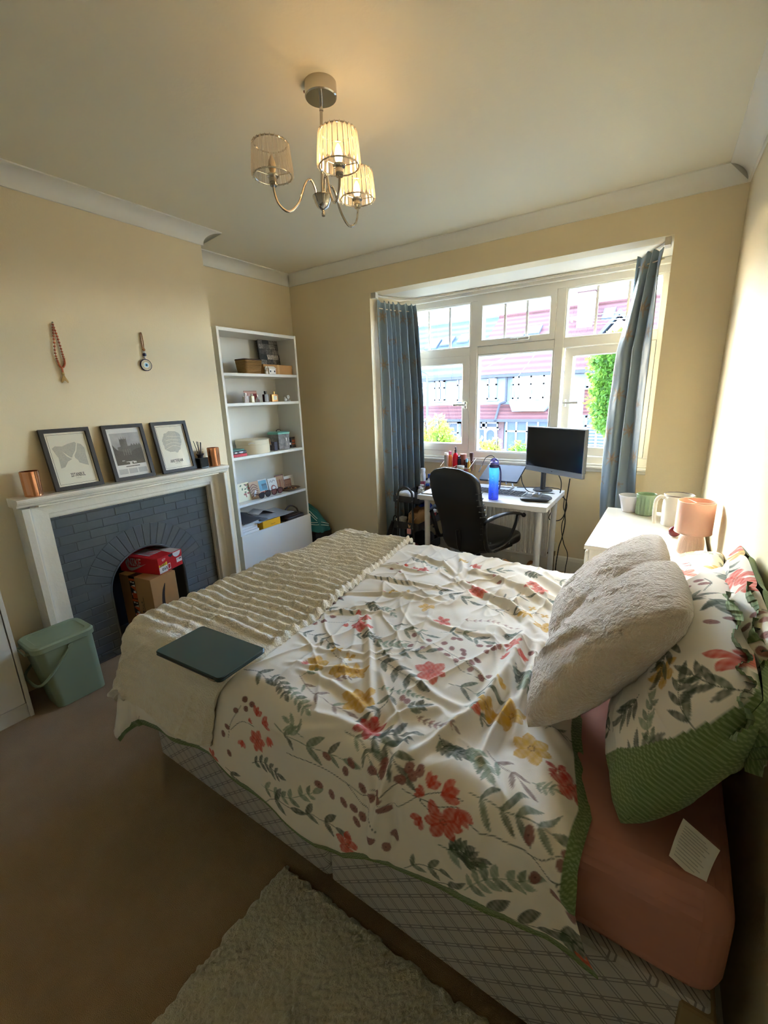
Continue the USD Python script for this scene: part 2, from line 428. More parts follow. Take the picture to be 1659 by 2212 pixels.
# ---------------------------------------------------------------- fireplace
rng = np.random.default_rng(5)
TX = -2.747                                            # face of the tiles
M_tiles = [mat(f'grey_tile_{i}', c, 0.13, var=(9, 0.10), bump=(14, 0.0012)) for i, c in enumerate([(90, 95, 94), (87, 92, 92), (93, 97, 95), (89, 93, 95)])]
M_grout = mat('dark_grout', (62, 64, 64), 0.8)
M_soot = mat('soot', (20, 18, 16), 0.95)
fire = thing('fireplace', 'cream painted fireplace with a grey tiled arch set in the chimney breast', 'fireplace', (TX, 1.34, 0))
Y0 = 1.34
AC, RI, RO, SPR = -0.01, .235, .388, .365                # arch centre (relative y), radii, springing height


def arch_open(r, extra=0.0):
    a = np.linspace(0, PI, 25)
    return Polygon([(AC + r, -1)] + [(AC + r * math.cos(t), SPR + r * math.sin(t)) for t in a] + [(AC - r, -1)])


def to_wall(poly_mesh, x=0.0):
    return remap(poly_mesh, [0, 1, 0], [0, 0, 1], [1, 0, 0], [x, 0, 0])


def tile(poly, h=.008, e=.003):
    """A glazed tile: its face drawn in a little at the rim."""
    poly = poly.buffer(0)
    if poly.geom_type != 'Polygon' or poly.area < 1.5e-4: return None
    inner = poly.buffer(-e, join_style=2)
    c = np.array(poly.exterior.coords)[:-1]
    if poly.convex_hull.area - poly.area < 1e-5 and inner.geom_type == 'Polygon' and not inner.is_empty:
        d = np.array(inner.exterior.coords)[:-1]
        return hull(np.vstack([np.column_stack([c, np.zeros(len(c))]), np.column_stack([c, np.full(len(c), h - e)]), np.column_stack([d, np.full(len(d), h)])]))
    return extrude(poly, h)


panel = sbox(.863 - Y0, .0, 1.816 - Y0, .913)
obj('tile_bed', to_wall(extrude(panel.difference(arch_open(RI + .012)), .006), -.0075), M_grout, fire)
ring = arch_open(RO).intersection(sbox(-2, SPR + RO * math.sin(math.radians(18)), 2, 2))
lower_ring = unary_union([arch_open(RI + .008), Polygon([(AC, SPR)] + [(AC + RO * math.cos(t), SPR + RO * math.sin(t)) for t in np.linspace(math.radians(18), PI - math.radians(18), 30)])])
j = .0009
z = .895; row = 0
rows = [(.8965, .912)]
while z > 0:
    rows.append((max(z - .051, 0), z)); z -= .051
for row, (za, zb_) in enumerate(rows):
    y = (1.039 if row % 2 else .9625) - Y0 - .153 * 2
    if row == 0: y -= .05
    while y < .5:
        t = sbox(y + j, za + j, y + .153 - j, zb_ - j).intersection(panel.buffer(-j)).difference(lower_ring.buffer(j))
        for g in getattr(t, 'geoms', [t]):
            m = tile(g) if not g.is_empty else None
            if m is not None: obj('tile', to_wall(m, -.0075 + rng.uniform(0, .0012)), M_tiles[rng.integers(4)], fire)
        y += .153
th = np.linspace(math.radians(18), PI - math.radians(18), 19)
for k in range(18):
    a, b = th[k] + .004, th[k + 1] - .004
    arcp = lambda r, a, b: [(AC + r * math.cos(t), SPR + r * math.sin(t)) for t in np.linspace(a, b, 3)]
    g = Polygon(arcp(RO, a, b) + arcp(RI + .012, b, a))
    obj('arch_tile', to_wall(tile(g.convex_hull), -.0075 + rng.uniform(0, .0012)), M_tiles[rng.integers(4)], fire)
# rounded nosing round the opening and the lining behind it
path = [(AC + RI, 0)] + [(AC + RI, z) for z in np.linspace(.05, SPR, 6)] + [(AC + RI * math.cos(t), SPR + RI * math.sin(t)) for t in np.linspace(.1, PI - .1, 24)] + [(AC - RI, z) for z in np.linspace(SPR, .05, 6)] + [(AC - RI, 0)]
path = np.array(path); dn = np.gradient(path, axis=0); dn /= np.linalg.norm(dn, axis=1, keepdims=True); out_n = np.stack([dn[:, 1], -dn[:, 0]], 1)
prof = [(0.0135, 0.0)] + [(.0135 - .0135 * math.sin(a), -.0135 + .0135 * math.cos(a)) for a in np.linspace(0, PI / 2, 6)] + [(0.0, -.30)]
P = np.array([[[x - .001, p[0] + o[0] * e, p[1] + o[1] * e] for e, x in prof] for p, o in zip(path, out_n)])
obj('arch_lining', sheet(P[:, ::-1], .004), M_tiles[1], fire, smooth=True)
obj('fireback', [box(-.376, -.30, -.27, .27, 0, .66), box(-.376, -.02, -.27, -.243, 0.0, .40), box(-.376, -.02, .23, .25, 0, .40)], M_soot, fire, label='dark hearth recess')
# the surround: two pilasters and a header of one moulding, and the shelf
SW = -.008
mould = [(0, SW), (0, .115), (.028, .115), (.034, .110), (.040, .085), (.055, .062), (.075, .052), (.125, .050), (.128, .045), (.131, .022), (.136, .018), (.136, SW)]
pilL = [(.727 - Y0 + e, x) for e, x in mould]
pilR = [(1.919 - Y0 - e * (.103 / .136), x) for e, x in mould]


def upright(pts, z0, z1):
    return remap(extrude(Polygon(pts), z1 - z0), [0, 1, 0], [1, 0, 0], [0, 0, 1], [0, 0, z0])


obj('pilaster', upright(pilL, 0.002, 1.0), M_gloss, fire, smooth=25)
obj('pilaster', upright(pilR, 0.002, 1.0), M_gloss, fire, smooth=25)
head = Polygon([(SW, 1.005), (.108, 1.005), (.108, .998), (.060, .992), (.052, .985), (.050, .945), (.046, .942), (.044, .925), (.022, .921), (.018, .9125), (SW, .9125)])
obj('header', profile_x(head, .8 - Y0, 1.86 - Y0), M_gloss, fire, smooth=25)
shelf = Polygon([(SW, 1.005), (.095, 1.005), (.104, 1.010), (.110, 1.020), (.122, 1.026), (.124, 1.032), (.130, 1.034), (.131, 1.046), (.128, 1.050), (SW, 1.050)])
obj('mantel_shelf', profile_x(shelf, .711 - Y0, 1.935 - Y0), M_gloss, fire, smooth=25)
M_hearth = mat('hearth_tile', (84, 82, 78), 0.3, var=(8, 0.12))
for i, a in enumerate(np.arange(.72, 1.93, .152)):
    obj('hearth_tile', box(-.10, .055, a - Y0 + .001, min(a + .151, 1.93) - Y0, .001, .011, .0015), M_hearth, fire)
obj('hearth_tile', box(-.374, -.102, -.24, .22, .001, .010, .0015), M_hearth, fire)

# ---------------------------------------------------------------- things in the fireplace
M_card = mat('cardboard', (176, 132, 82), 0.8, var=(6, 0.07))
M_cardd = mat('tape_black', (26, 24, 30), 0.35)
M_cardo = mat('tape_orange', (214, 92, 36), 0.4)
M_cardw = mat('tape_white', (226, 222, 214), 0.4)
M_ink = mat('print_black', (38, 28, 26), 0.5)
bx = thing('cardboard_box', 'brown cardboard parcel box with a black smile mark standing in the fireplace', 'box', (-2.577, 1.238, .0115), 7.5)
bh = .430
obj('carton', box(-.30, 0, 0, .18, 0, bh, .002), M_card, bx)
obj('flap_seam', [box(-.30, .0, .0905, .0915, bh - .0005, bh + .0004)], M_cardd, bx)
tape = [box(-.205, -.150, -.0006, .0002, 0.0, bh)]
obj('tape', tape + [box(-.205, -.150, -.0006, .06, bh - .0002, bh + .0006)], M_cardd, bx, label='black printed packing tape')
tw, to = [], []
for k in range(3):
    zz = bh - .012 - k * .142
    F = lambda pts: remap(extrude(Polygon(pts), .0004), [1, 0, 0], [0, 0, 1], [0, -1, 0], [-.205, -.0006, zz])
    to += [F([(.0, -.005), (.054, -.002), (.054, -.016), (.0, -.02)]), F([(.012, -.058), (.055, -.052), (.055, -.086), (.004, -.062)]), F([(.006, -.104), (.055, -.098), (.055, -.136), (.015, -.142)])]
    tw += [F([(.006, -.024), (.022, -.020), (.030, -.030), (.012, -.034)]), F([(.030, -.026), (.046, -.022), (.048, -.032), (.034, -.036)]), F([(.01, -.055), (.05, -.040), (.052, -.056)]), F([(.026, -.086), (.05, -.084), (.052, -.100), (.028, -.102)]), F([(.004, -.112), (.018, -.106), (.012, -.122)])]
for m_ in to: obj('tape_print', m_, M_cardo, bx, smooth=False, label='orange shape on the tape')
for m_ in tw: obj('tape_print', m_, M_cardw, bx, smooth=False, label='white shape on the tape')
# the smile: a thick tapering curve with an arrow head, standing on end
c0 = spline([(.095, .375), (.075, .31), (.067, .23), (.075, .15), (.100, .095), (.118, .075)], 8)
wd = np.interp(np.linspace(0, 1, len(c0)), [0, .12, .5, .85, 1], [.002, .008, .0125, .010, .006])
dn = np.gradient(c0, axis=0); dn /= np.linalg.norm(dn, axis=1, keepdims=True); nn = np.stack([-dn[:, 1], dn[:, 0]], 1)
sm = Polygon(np.vstack([c0 + nn * wd[:, None], (c0 - nn * wd[:, None])[::-1]])).buffer(0)
ah = LineString(spline([(.092, .043), (.118, .047), (.132, .055), (.136, .070), (.131, .098)], 6)).buffer(.0065)
obj('smile_mark', remap(extrude(unary_union([sm, ah]), .0005), [0, 1, 0], [0, 0, 1], [1, 0, 0], [0.0001, 0, 0]), M_ink, bx, smooth=False, label='black smile arrow')
obj('print_line', [box(-.098, -.0955, -.0006, 0, .12, .30), box(-.082, -.074, -.0006, 0, .10, .112)] + [box(-.118 + .003 * (k % 3), -.112 + .003 * (k % 2), -.0006, 0, .13 + k * .021, .142 + k * .021) for k in range(7)], M_ink, bx, smooth=False)

M_red = mat('shoebox_red', (196, 26, 32), 0.45)
M_lab = mat('label_white', (226, 222, 214), 0.5)
M_yel = mat('label_yellow', (236, 196, 44), 0.5)
M_grey = mat('lid_grey', (186, 178, 172), 0.55)
sh = thing('shoe_box', 'red shoe box with a white swoosh lying on the cardboard parcel in the fireplace', 'box', (-2.604, 1.318, .0115 + bh + .0008), 16)
L_, W_, H_ = .315, .20, .105
obj('tray', box(-L_, 0, 0, W_, 0, H_ - .004, .0015), M_red, sh)
flap = Polygon([(-.001, H_ + .001), (-.001, H_ - .042), (.018, H_ - .047), (.105, H_ - .030), (.108, H_ - .012), (.112, H_ - .008), (.120, H_ - .004), (.125, H_ - .009), (.13, H_ - .02), (.15, H_ - .032), (.175, H_ - .03), (W_ + .001, H_ - .036), (W_ + .001, H_ + .001)])
obj('lid', [box(-L_ - .001, .002, -.001, W_ + .001, H_ - .003, H_ + .001, .0008), remap(extrude(flap, .0018), [0, 1, 0], [0, 0, 1], [1, 0, 0], [.0002, 0, 0])], M_red, sh)
ftop = lambda p, z=.0004: extrude(Polygon(p), z, H_ + .001)
stripes = [ftop([(-.24 + .0, .045 + k * .021), (-.095, .032 + k * .021), (-.095, .046 + k * .021), (-.24, .059 + k * .021)]) for k in range(5)]
obj('lid_print', stripes + [ftop([(-.22, .165), (-.004, .12), (-.004, .199), (-.20, .199)])], M_grey, sh, smooth=False, label='grey stripes printed on the lid')
half = Polygon([(.112 + .034 + .034 * math.cos(a), H_ - .002 + .034 * math.sin(a)) for a in np.linspace(PI, 2 * PI, 18)])
obj('thumb_hole', remap(extrude(half, .0006), [0, 1, 0], [0, 0, 1], [1, 0, 0], [.002, .01, 0]), M_lab, sh, smooth=False, label='white half round thumb tab')
obj('thumb_notch', remap(extrude(affinity.translate(affinity.scale(half, .55, .55, origin=(0, 0)), .025, .0465), .0006), [0, 1, 0], [0, 0, 1], [1, 0, 0], [.0021, -.0, 0]), M_ink, sh, smooth=False)


def swoosh(s):
    up = [(0.0, .30), (.04, .14), (.12, .03), (.22, 0.0), (.34, .02), (.60, .13), (1.0, .33)]
    lo = [(1.0, .33), (.62, .20), (.36, .14), (.20, .14), (.12, .20), (.10, .28), (.12, .36), (.17, .46)]
    mid = [(.17, .46), (.08, .42), (.02, .36), (0, .30)]
    return affinity.scale(Polygon(np.vstack([spline(up, 5), spline(lo, 5), spline(mid, 3)])).buffer(0), s, s, origin=(0, 0))


def on_side(m, o):                                       # the side facing -y (reads along +x)
    return remap(m, [1, 0, 0], [0, 0, 1], [0, -1, 0], o)


def on_front(m, o):                                      # the end facing +x (reads along +y)
    return remap(m, [0, 1, 0], [0, 0, 1], [1, 0, 0], o)


obj('lettering', on_side(mv(text('NIKE', .042, .0004, True), s=[.78, 1.15, 1]), [-.245, -.0006, .046]), M_grey, sh, smooth=False, label='NIKE in grey capitals')
obj('swoosh', on_side(extrude(swoosh(.17), .0004), [-.265, -.0006, .010]), M_grey, sh, smooth=False)
obj('swoosh', on_front(extrude(swoosh(.034), .0004), [.0022, .032, H_ - .027]), M_lab, sh, smooth=False)
obj('lettering', on_front(text('NIKE', .007, .0004, True), [.0022, .037, H_ - .018]), M_lab, sh, smooth=False)
obj('price_label', [box(.0005, .0012, .004, .070, .004, .046)], M_lab, sh)
obj('price_label_top', [box(.0006, .0014, .004, .070, .046, .070)], M_yel, sh)
obj('price', [on_front(text('30', .020, .0003, True), [.0014, .008, .047]), on_front(text('£65', .017, .0003, True), [.0012, .024, .018]), on_front(text('%', .011, .0003, True), [.0014, .043, .058]), on_front(text('off', .007, .0003, True), [.0014, .043, .049])], M_ink, sh, smooth=False, label='30% off and a £65 price')
obj('size_label', [box(.0005, .0012, .074, .096, .010, .014), box(.0005, .0012, .074, .096, .044, .048), box(.0005, .0012, .074, .077, .012, .046), box(.0005, .0012, .093, .096, .012, .046)], M_lab, sh)
obj('barcode_label', box(.0005, .0012, .150, .196, .028, .058), M_lab, sh)
obj('barcode', [box(.0012, .0015, .170 + .0024 * k, .1712 + .0024 * k + .0004 * (k % 3), .044, .054) for k in range(9)] + [box(.0012, .0015, .154, .163, .047, .050)], M_ink, sh, smooth=False)

# ---------------------------------------------------------------- on the mantel
M_copper = mat('copper_glass', (214, 150, 108), 0.12, 0.9)
M_blackf = mat('black_frame', (40, 36, 35), 0.45)
M_paper = mat('print_paper', (232, 224, 204), 0.35, specular_ior_level=0.6)
M_paper2 = mat('print_paper_cool', (218, 214, 208), 0.4)
M_mapg = mat('map_grey', (186, 180, 164), 0.5, var=(120, 0.12))
M_dk = mat('print_dark', (62, 56, 52), 0.5)
M_glz = material('frame_glass', {**GLZ, 't': ('transparent_bsdf', {'color': (0.985, 0.985, 0.98)}), 'g': ('glossy_bsdf', {'color': (1, 1, 1), 'roughness': 0.02}), 'm': ('mix_closure', {})},
                 [*GLL, ('t.BSDF', 'm.closure1'), ('g.BSDF', 'm.closure2')], 'm.closure')
for i, (y, lab) in enumerate(((.806, 'copper tinted glass candle holder beside the Istanbul print'), (1.868, 'copper tinted glass candle holder beside the black reed diffuser'))):
    c = thing('candle_holder', lab, 'candle holder', (-2.682, y, 1.0505), group='copper candle holders')
    obj('glass', lathe([(0, 0), (.036, 0), (.039, .003), (.0405, .126), (.0385, .127), (.037, .006), (0, .006)], 40), M_copper, c)
    obj('candle', lathe([(0, .006), (.036, .006), (.036, .085), (0, .088)], 24), mat(f'candle_wax_{i}', (226, 206, 170), 0.5), c)


def wallf(poly, d=.0004, x=.0):
    return remap(extrude(poly, d), [0, 1, 0], [0, 0, 1], [1, 0, 0], [x, 0, 0])


def picture(y, w, h, label, paper):
    t = thing('picture_frame', label, 'picture frame', (-2.7525 + h * math.sin(math.radians(11.5)), y, 1.0505 ), 0, tilt=(0, -11.5))
    a, fw = w / 2, .020
    ring_ = sbox(-a, 0, a, h).difference(sbox(-a + fw, fw, a - fw, h - fw))
    obj('frame', wallf(ring_, .018), M_blackf, t)
    obj('print', wallf(sbox(-a + fw - .002, fw - .002, a - fw + .002, h - fw + .002), .006, .001), paper, t)
    obj('glass', wallf(sbox(-a + fw - .002, fw - .002, a - fw + .002, h - fw + .002), .0015, .010), M_glz, t)
    return t


FH = .325
pic = picture(1.018, .236, FH, 'black framed map print of Istanbul leaning on the mantel', M_paper)
bord = lambda a, z0, z1, w=.0013: sbox(-a, z0, a, z1).difference(sbox(-a + w, z0 + w, a - w, z1 - w))
obj('border', wallf(bord(.088, .030, .295), .0003, .007), M_dk, pic, smooth=False)
A1 = Polygon([(-.078, .225), (-.062, .236), (-.03, .232), (.0, .243), (.034, .251), (.040, .243), (.027, .205), (.008, .180), (.002, .168), (-.006, .172), (-.018, .186), (-.036, .206), (-.02, .176), (.0, .160), (-.022, .150), (-.042, .122), (-.062, .117), (-.060, .175), (-.068, .195)])
A2 = Polygon([(.046, .243), (.062, .236), (.074, .215), (.072, .170), (.072, .145), (.072, .118), (.055, .124), (.030, .138), (.028, .150), (.016, .165), (.016, .178), (.030, .198), (.040, .225)])
obj('map', wallf(unary_union([A1.buffer(0), A2]), .0003, .007), M_mapg, pic, smooth=False)
tx = lambda s, h_, y_, z_, p, m, sx=.62: obj('lettering', remap(mv(text(s, h_, .0003, True), s=[sx, 1, 1]), [0, 1, 0], [0, 0, 1], [1, 0, 0], [.007, y_, z_]), m, p, smooth=False)
tx('ISTANBUL', .019, -.028, .066, pic, M_dk, .52); tx('Türkiye', .006, -.008, .055, pic, M_mapg, .9)

pic = picture(1.318, .236, FH, 'black framed print of a cathedral tower photograph leaning between two map prints', M_paper2)
M_p = [mat(f'photo_grey_{i}', c, 0.5, var=(v, .25)) for i, (c, v) in enumerate([((168, 164, 162), 14), ((92, 88, 84), 130), ((66, 64, 60), 90), ((120, 116, 110), 160), ((205, 202, 198), 40)])]
Lx = .082
obj('photo_sky', wallf(sbox(-Lx, .125, Lx, .277), .0002, .007), M_p[0], pic, smooth=False)
tower = Polygon([(-.036, .190), (-.036, .238), (-.037, .256), (-.034, .241), (-.024, .241), (-.022, .258), (-.020, .241), (-.012, .241), (-.010, .258), (-.008, .241), (.0, .241), (.003, .256), (.004, .238), (.004, .190)])
hall = Polygon([(-.055, .125), (-.055, .196), (-.03, .199), (.02, .199)] + [(.02 + .0075 * k, .199 + (.014 if k % 2 else 0)) for k in range(1, 9)] + [(Lx, .196), (Lx, .125)])
obj('photo_tower', wallf(unary_union([tower, hall]), .0002, .0072), M_p[1], pic, smooth=False)
obj('photo_trees', wallf(Polygon([(-Lx, .090), (-Lx, .215), (-.072, .196), (-.060, .180), (-.045, .172), (-.02, .166), (.0, .158), (.015, .160), (.03, .172), (.05, .180), (Lx, .184), (Lx, .090)]), .0002, .0074), M_p[2], pic, smooth=False)
obj('photo_house', wallf(unary_union([sbox(-.01, .090, .004, .104), sbox(.012, .096, .03, .106), sbox(-.028, .104, .018, .108), sbox(-.05, .112, -.035, .116)]), .0002, .0076), M_p[4], pic, smooth=False)
obj('photo_windows', wallf(unary_union([sbox(-.03 + .013 * k, .145, -.026 + .013 * k, .18) for k in range(4)]), .0002, .0076), M_p[3], pic, smooth=False)
obj('caption', wallf(sbox(-.036, .076, .044, .082), .0003, .007), mat('caption_grey', (96, 92, 90), 0.5, var=(420, .5)), pic, smooth=False)
obj('text_column', [wallf(sbox(-Lx + .056 * k, .036, -Lx + .056 * k + .05, .066), .0003, .007) for k in range(3)], mat('text_grey', (176, 172, 170), 0.5, var=(300, .2)), pic, smooth=False)

pic = picture(1.605, .236, FH, 'black framed map print of Amsterdam leaning beside the reed diffuser', M_paper)
obj('border', wallf(bord(.088, .030, .295), .0003, .007), M_dk, pic, smooth=False)
an = np.linspace(0, 2 * PI, 60, endpoint=False); rr = .062 * (1 + .30 * fbm(np.column_stack([np.cos(an) * 2, np.sin(an) * 2, an * 0]), 4, 3) * 2)
obj('map', wallf(affinity.scale(Polygon(np.column_stack([rr * np.cos(an), .195 + rr * np.sin(an)])), 1.05, 1.25), .0003, .007), M_mapg, pic, smooth=False)
obj('canal', [wallf(LineString(spline([(-.06 + .01 * k, .15 + .028 * k), (0, .17 + .02 * k), (.06, .15 + .025 * k)], 4)).buffer(.001), .0003, .0074) for k in range(4)], M_paper, pic, smooth=False)
tx('AMSTERDAM', .018, -.048, .064, pic, M_dk, .55); tx('Nederland', .006, -.02, .054, pic, M_mapg, .9)

M_bglass = mat('black_glass', (22, 26, 26), 0.08, coat_weight=0.5)
d = thing('reed_diffuser', 'black square glass reed diffuser with dark sticks on the mantel', 'reed diffuser', (-2.690, 1.770, 1.0505), 8)
obj('bottle', rprism(-.035, .035, -.035, .035, 0, .070, .007, .003), M_bglass, d)
obj('collar', lathe([(0, .069), (.017, .069), (.019, .082), (.027, .094), (.026, .096), (.012, .095), (0, .092)], 24), M_ink, d)
for i, (dx, dy) in enumerate(((-.01, -.032), (.006, -.020), (-.008, .002), (.004, .012), (.0, .018))):
    obj('reed', cyl((dx * .1, dy * .1, .06), (dx, dy, .185 - .004 * i), .0022 + .0012 * (i > 2), n=6), M_ink, d)

# ---------------------------------------------------------------- hanging on the chimney breast
M_bead = mat('amber_bead', (176, 92, 52), 0.3)
M_tass = mat('gold_thread', (186, 150, 84), 0.7)
M_nail = mat('nail', (120, 112, 98), 0.35, 0.8)
b = thing('prayer_beads', 'string of amber prayer beads with a gold tassel hung on the chimney breast', 'prayer beads', (XC, 1.074, 1.90))
lp = spline([(.008, 0, -.004), (.008, -.008, -.07), (.008, -.016, -.15), (.008, -.010, -.20), (.008, -.004, -.215)], 14)
rp = spline([(.008, 0, -.004), (.008, .010, -.07), (.008, .016, -.14), (.008, .018, -.19), (.008, .006, -.215)], 14)
bead = trimesh.creation.icosphere(1, .0056)
pts = np.vstack([lp[::3], rp[::3]])
obj('bead_string', [mv(bead, p) for p in pts] + [tube(lp, .0015, 5), tube(rp, .0015, 5), cyl((.008, 0, -.212), (.008, 0, -.242), .005, n=10)], M_bead, b)
obj('tassel', [tube(spline([(.008, 0, -.24), (.009, .010 * math.cos(a) * .5, -.262), (.009 + .003 * math.sin(a), .017 * math.cos(a), -.288 - .006 * math.sin(3 * a))], 4), [.0022] * 8 + [.0012], 5) for a in np.linspace(0, PI, 13)] + [lathe([(0, -.236), (.006, -.240), (.007, -.25), (0, -.256)], 12, (.008, 0, 0))], M_tass, b)
obj('nail', [cyl((-.004, 0, .004), (.010, 0, .006), .0015, n=8), cyl((.009, 0, .006), (.011, 0, .006), .004, n=10)], M_nail, b)
e = thing('evil_eye_charm', 'round blue and white eye charm on a brown cord hung on the chimney breast', 'wall charm', (XC, 1.529, 1.90))
M_cord = mat('brown_cord', (150, 104, 62), 0.8)
M_navy = mat('navy_glass', (28, 30, 66), 0.12)
M_whb = mat('white_bead', (232, 228, 220), 0.3)
M_lblue = mat('pale_blue', (146, 204, 224), 0.2)
M_goldl = mat('gold_lace', (196, 184, 150), 0.4, var=(300, .3))
obj('cord', [tube(spline([(.006, -.003, -.095), (.006, -.006, -.05), (.006, -.004, -.01), (.006, 0, 0), (.006, .004, -.01), (.006, .006, -.05), (.006, .003, -.095)], 6), .0028, 6), mv(trimesh.creation.icosphere(2, .0085), (.008, .001, -.097)), cyl((.007, 0, -.10), (.007, 0, -.150), .0015, n=6)], M_cord, e)
obj('bead', [lathe([(0, -.115), (.007, -.113), (.0075, -.108), (0, -.105)], 16, (.008, 0, 0)), lathe([(0, -.146), (.006, -.143), (.006, -.138), (0, -.135)], 16, (.008, 0, 0))], M_whb, e)
obj('bead', lathe([(0, -.135), (.010, -.133), (.010, -.118), (0, -.116)], 18, (.009, 0, 0)), M_navy, e)
disc = lambda r, x0, x1, z: cyl((x0, 0, z), (x1, 0, z), r, r, 40)
obj('glass_disc', disc(.0345, .002, .010, -.185), M_navy, e); obj('lace_ring', disc(.031, .009, .0108, -.185), M_goldl, e)
obj('eye_white', disc(.0175, .010, .0116, -.185), M_whb, e); obj('eye_blue', disc(.0115, .011, .0124, -.185), M_lblue, e); obj('pupil', disc(.0048, .012, .0132, -.185), M_navy, e)
obj('nail', cyl((-.004, 0, -.002), (.012, 0, -.002), .0022, n=8), M_nail, e)

# ---------------------------------------------------------------- food bin beside the fireplace
M_sage = mat('sage_plastic', (138, 152, 124), 0.5)
k = thing('waste_bin', 'sage green lidded plastic bin with a swing handle standing by the fireplace', 'bin', (-2.52, .733, 0))
top_, bot = (-.100, .105, -.155, .105), (-.080, .078, -.105, .118)


def rring(x0, x1, y0, y1, r, z, n=6):
    return [[ax + r * math.cos(math.radians(a0 + 90 * i / n)), ay + r * math.sin(math.radians(a0 + 90 * i / n)), z] for (ax, ay, a0) in ((x1 - r, y1 - r, 0), (x0 + r, y1 - r, 90), (x0 + r, y0 + r, 180), (x1 - r, y0 + r, 270)) for i in range(n + 1)]


def lerp4(t): return [b_ + (t_ - b_) * t for t_, b_ in zip(top_, bot)]


def loft(rings):
    n = len(rings[0]); v = np.vstack(rings); f = []
    for i in range(len(rings) - 1):
        for q in range(n): f.append([i * n + q, i * n + (q + 1) % n, (i + 1) * n + (q + 1) % n, (i + 1) * n + q])
    m = tm((v, np.array(f))); c = len(v)
    m = trimesh.Trimesh(np.vstack([v, np.mean(rings[0], 0), np.mean(rings[-1], 0)]), np.vstack([m.faces, [[c, (q + 1) % n, q] for q in range(n)], [[c + 1, c - n + q, c - n + (q + 1) % n] for q in range(n)]]), process=False)
    return m


def ins(b4, e): return [b4[0] + e, b4[1] - e, b4[2] + e, b4[3] - e]


obj('bucket', loft([rring(*ins(lerp4(0), .006), .026, 0)] + [rring(*lerp4(t), .03 + .012 * t, .004 + t * .345) for t in (0, .25, .5, .75, 1)]), M_sage, k)
lid4 = ins(top_, -.009)
obj('lid', loft([rring(*ins(lid4, .006), .04, .338), rring(*lid4, .045, .342), rring(*lid4, .045, .366), rring(*ins(lid4, .008), .04, .374), rring(*ins(lid4, .030), .03, .375), rring(*ins(lid4, .036), .028, .370), rring(*ins(lid4, .09), .012, .370)]), M_sage, k)
hp = [(.108, -.010, .325), (.110, -.055, .275), (.108, -.125, .205), (.085, -.165, .175), (.0, -.172, .168), (-.085, -.165, .175), (-.108, -.125, .205), (-.106, -.055, .275), (-.105, -.010, .325)]
hp = spline(hp, 6); nrm = np.gradient(hp, axis=0); nrm /= np.linalg.norm(nrm, axis=1, keepdims=True)
obj('handle', tube(hp, .007, 8), M_sage, k)
obj('pivot', [cyl((.098, -.010, .325), (.114, -.010, .325), .013, n=16), cyl((-.098, -.010, .325), (-.112, -.010, .325), .013, n=16)], M_sage, k)
obj('lid_catch', [box(-.055, .06, -.182, -.176, .336, .350, .003), box(-.055, -.048, -.18, -.155, .336, .350, .002), box(.053, .06, -.18, -.155, .336, .350, .002)], M_sage, k)

# ---------------------------------------------------------------- wardrobe at the near end of the chimney breast
M_white = mat('white_laminate', (224, 219, 206), 0.4)
M_edge = mat('dark_gap', (70, 56, 50), 0.7)
w = thing('wardrobe', 'tall white wardrobe with a plinth standing before the fireplace wall', 'wardrobe', (-2.51, .543, 0))
obj('side_panel', box(-.22, 0, -.018, 0, 0, 2.0, .001), M_white, w)
obj('side_panel', box(-.22, 0, -.80, -.782, 0, 2.0, .001), M_white, w)
obj('top_panel', box(-.22, 0, -.782, -.018, 1.98, 2.0, .001), M_white, w); obj('back_panel', box(-.22, -.214, -.782, -.018, 0.06, 1.98), M_white, w)
obj('plinth', box(-.20, -.006, -.782, -.018, 0, .075, .001), M_white, w)
obj('door', box(-.020, -.002, -.399, -.0215, .082, 1.975, .002), M_white, w); obj('door', box(-.020, -.002, -.779, -.402, .082, 1.975, .002), M_white, w)
obj('rail', box(-.03, -.001, -.782, -.018, .075, .080), M_white, w)
# ---------------------------------------------------------------- bookcase in the alcove
BK = np.array([-2.81, 2.11, 0.0])
bk = thing('bookcase', 'tall white open bookcase with five shelves and a drawer standing in the alcove', 'bookcase', BK)
bw, bd, bhh = .79, .275, 2.008
obj('side_panel', box(-bd, 0, 0, .020, 0, bhh, .001), M_white, bk)
obj('side_panel', box(-bd, 0, bw - .020, bw, 0, bhh, .001), M_white, bk)
obj('top_panel', box(-bd, -.001, .020, bw - .020, bhh - .026, bhh - .002, .001), M_white, bk)
obj('back_panel', box(-bd - .004, -bd + .001, .004, bw - .004, .03, bhh - .004), M_white, bk)
SH = [1.691, 1.471, 1.063, .686, .415]
for z in SH:
    obj('shelf', box(-bd + .001, -.002, .020, bw - .020, z - .022, z, .001), M_white, bk)
obj('plinth', box(-.05, -.034, .020, bw - .020, 0, .09, .001), M_white, bk)
dr = obj('drawer', box(-.001, .014, -.006, bw + .003, .098, .437, .002), M_white, bk)
obj('drawer_box', [box(-bd + .02, -.001, .03, bw - .03, .10, .112), box(-bd + .02, -.001, .03, .042, .112, .36), box(-bd + .02, -.001, bw - .042, bw - .03, .112, .36)], M_white, dr)
M_wheel = mat('castor_cream', (206, 190, 162), 0.4)
for y in (.075, bw - .03):
    wl = obj('castor', [lathe([(.0, -.012), (.030, -.012), (.034, -.006), (.034, .006), (.030, .012), (0, .012)], 24)], M_wheel, bk)
    p = stage.GetPrimAtPath(wl); UsdGeom.Xformable(p).AddTranslateOp().Set(Gf.Vec3d(-.015, y, .035)); UsdGeom.Xformable(p).AddRotateXOp().Set(90.0)
    obj('castor_fork', [box(-.02, -.004, y - .018, y - .014, .03, .098), box(-.02, -.004, y + .014, y + .018, .03, .098), box(-.022, .0, y - .018, y + .018, .092, .098)], M_white, bk)
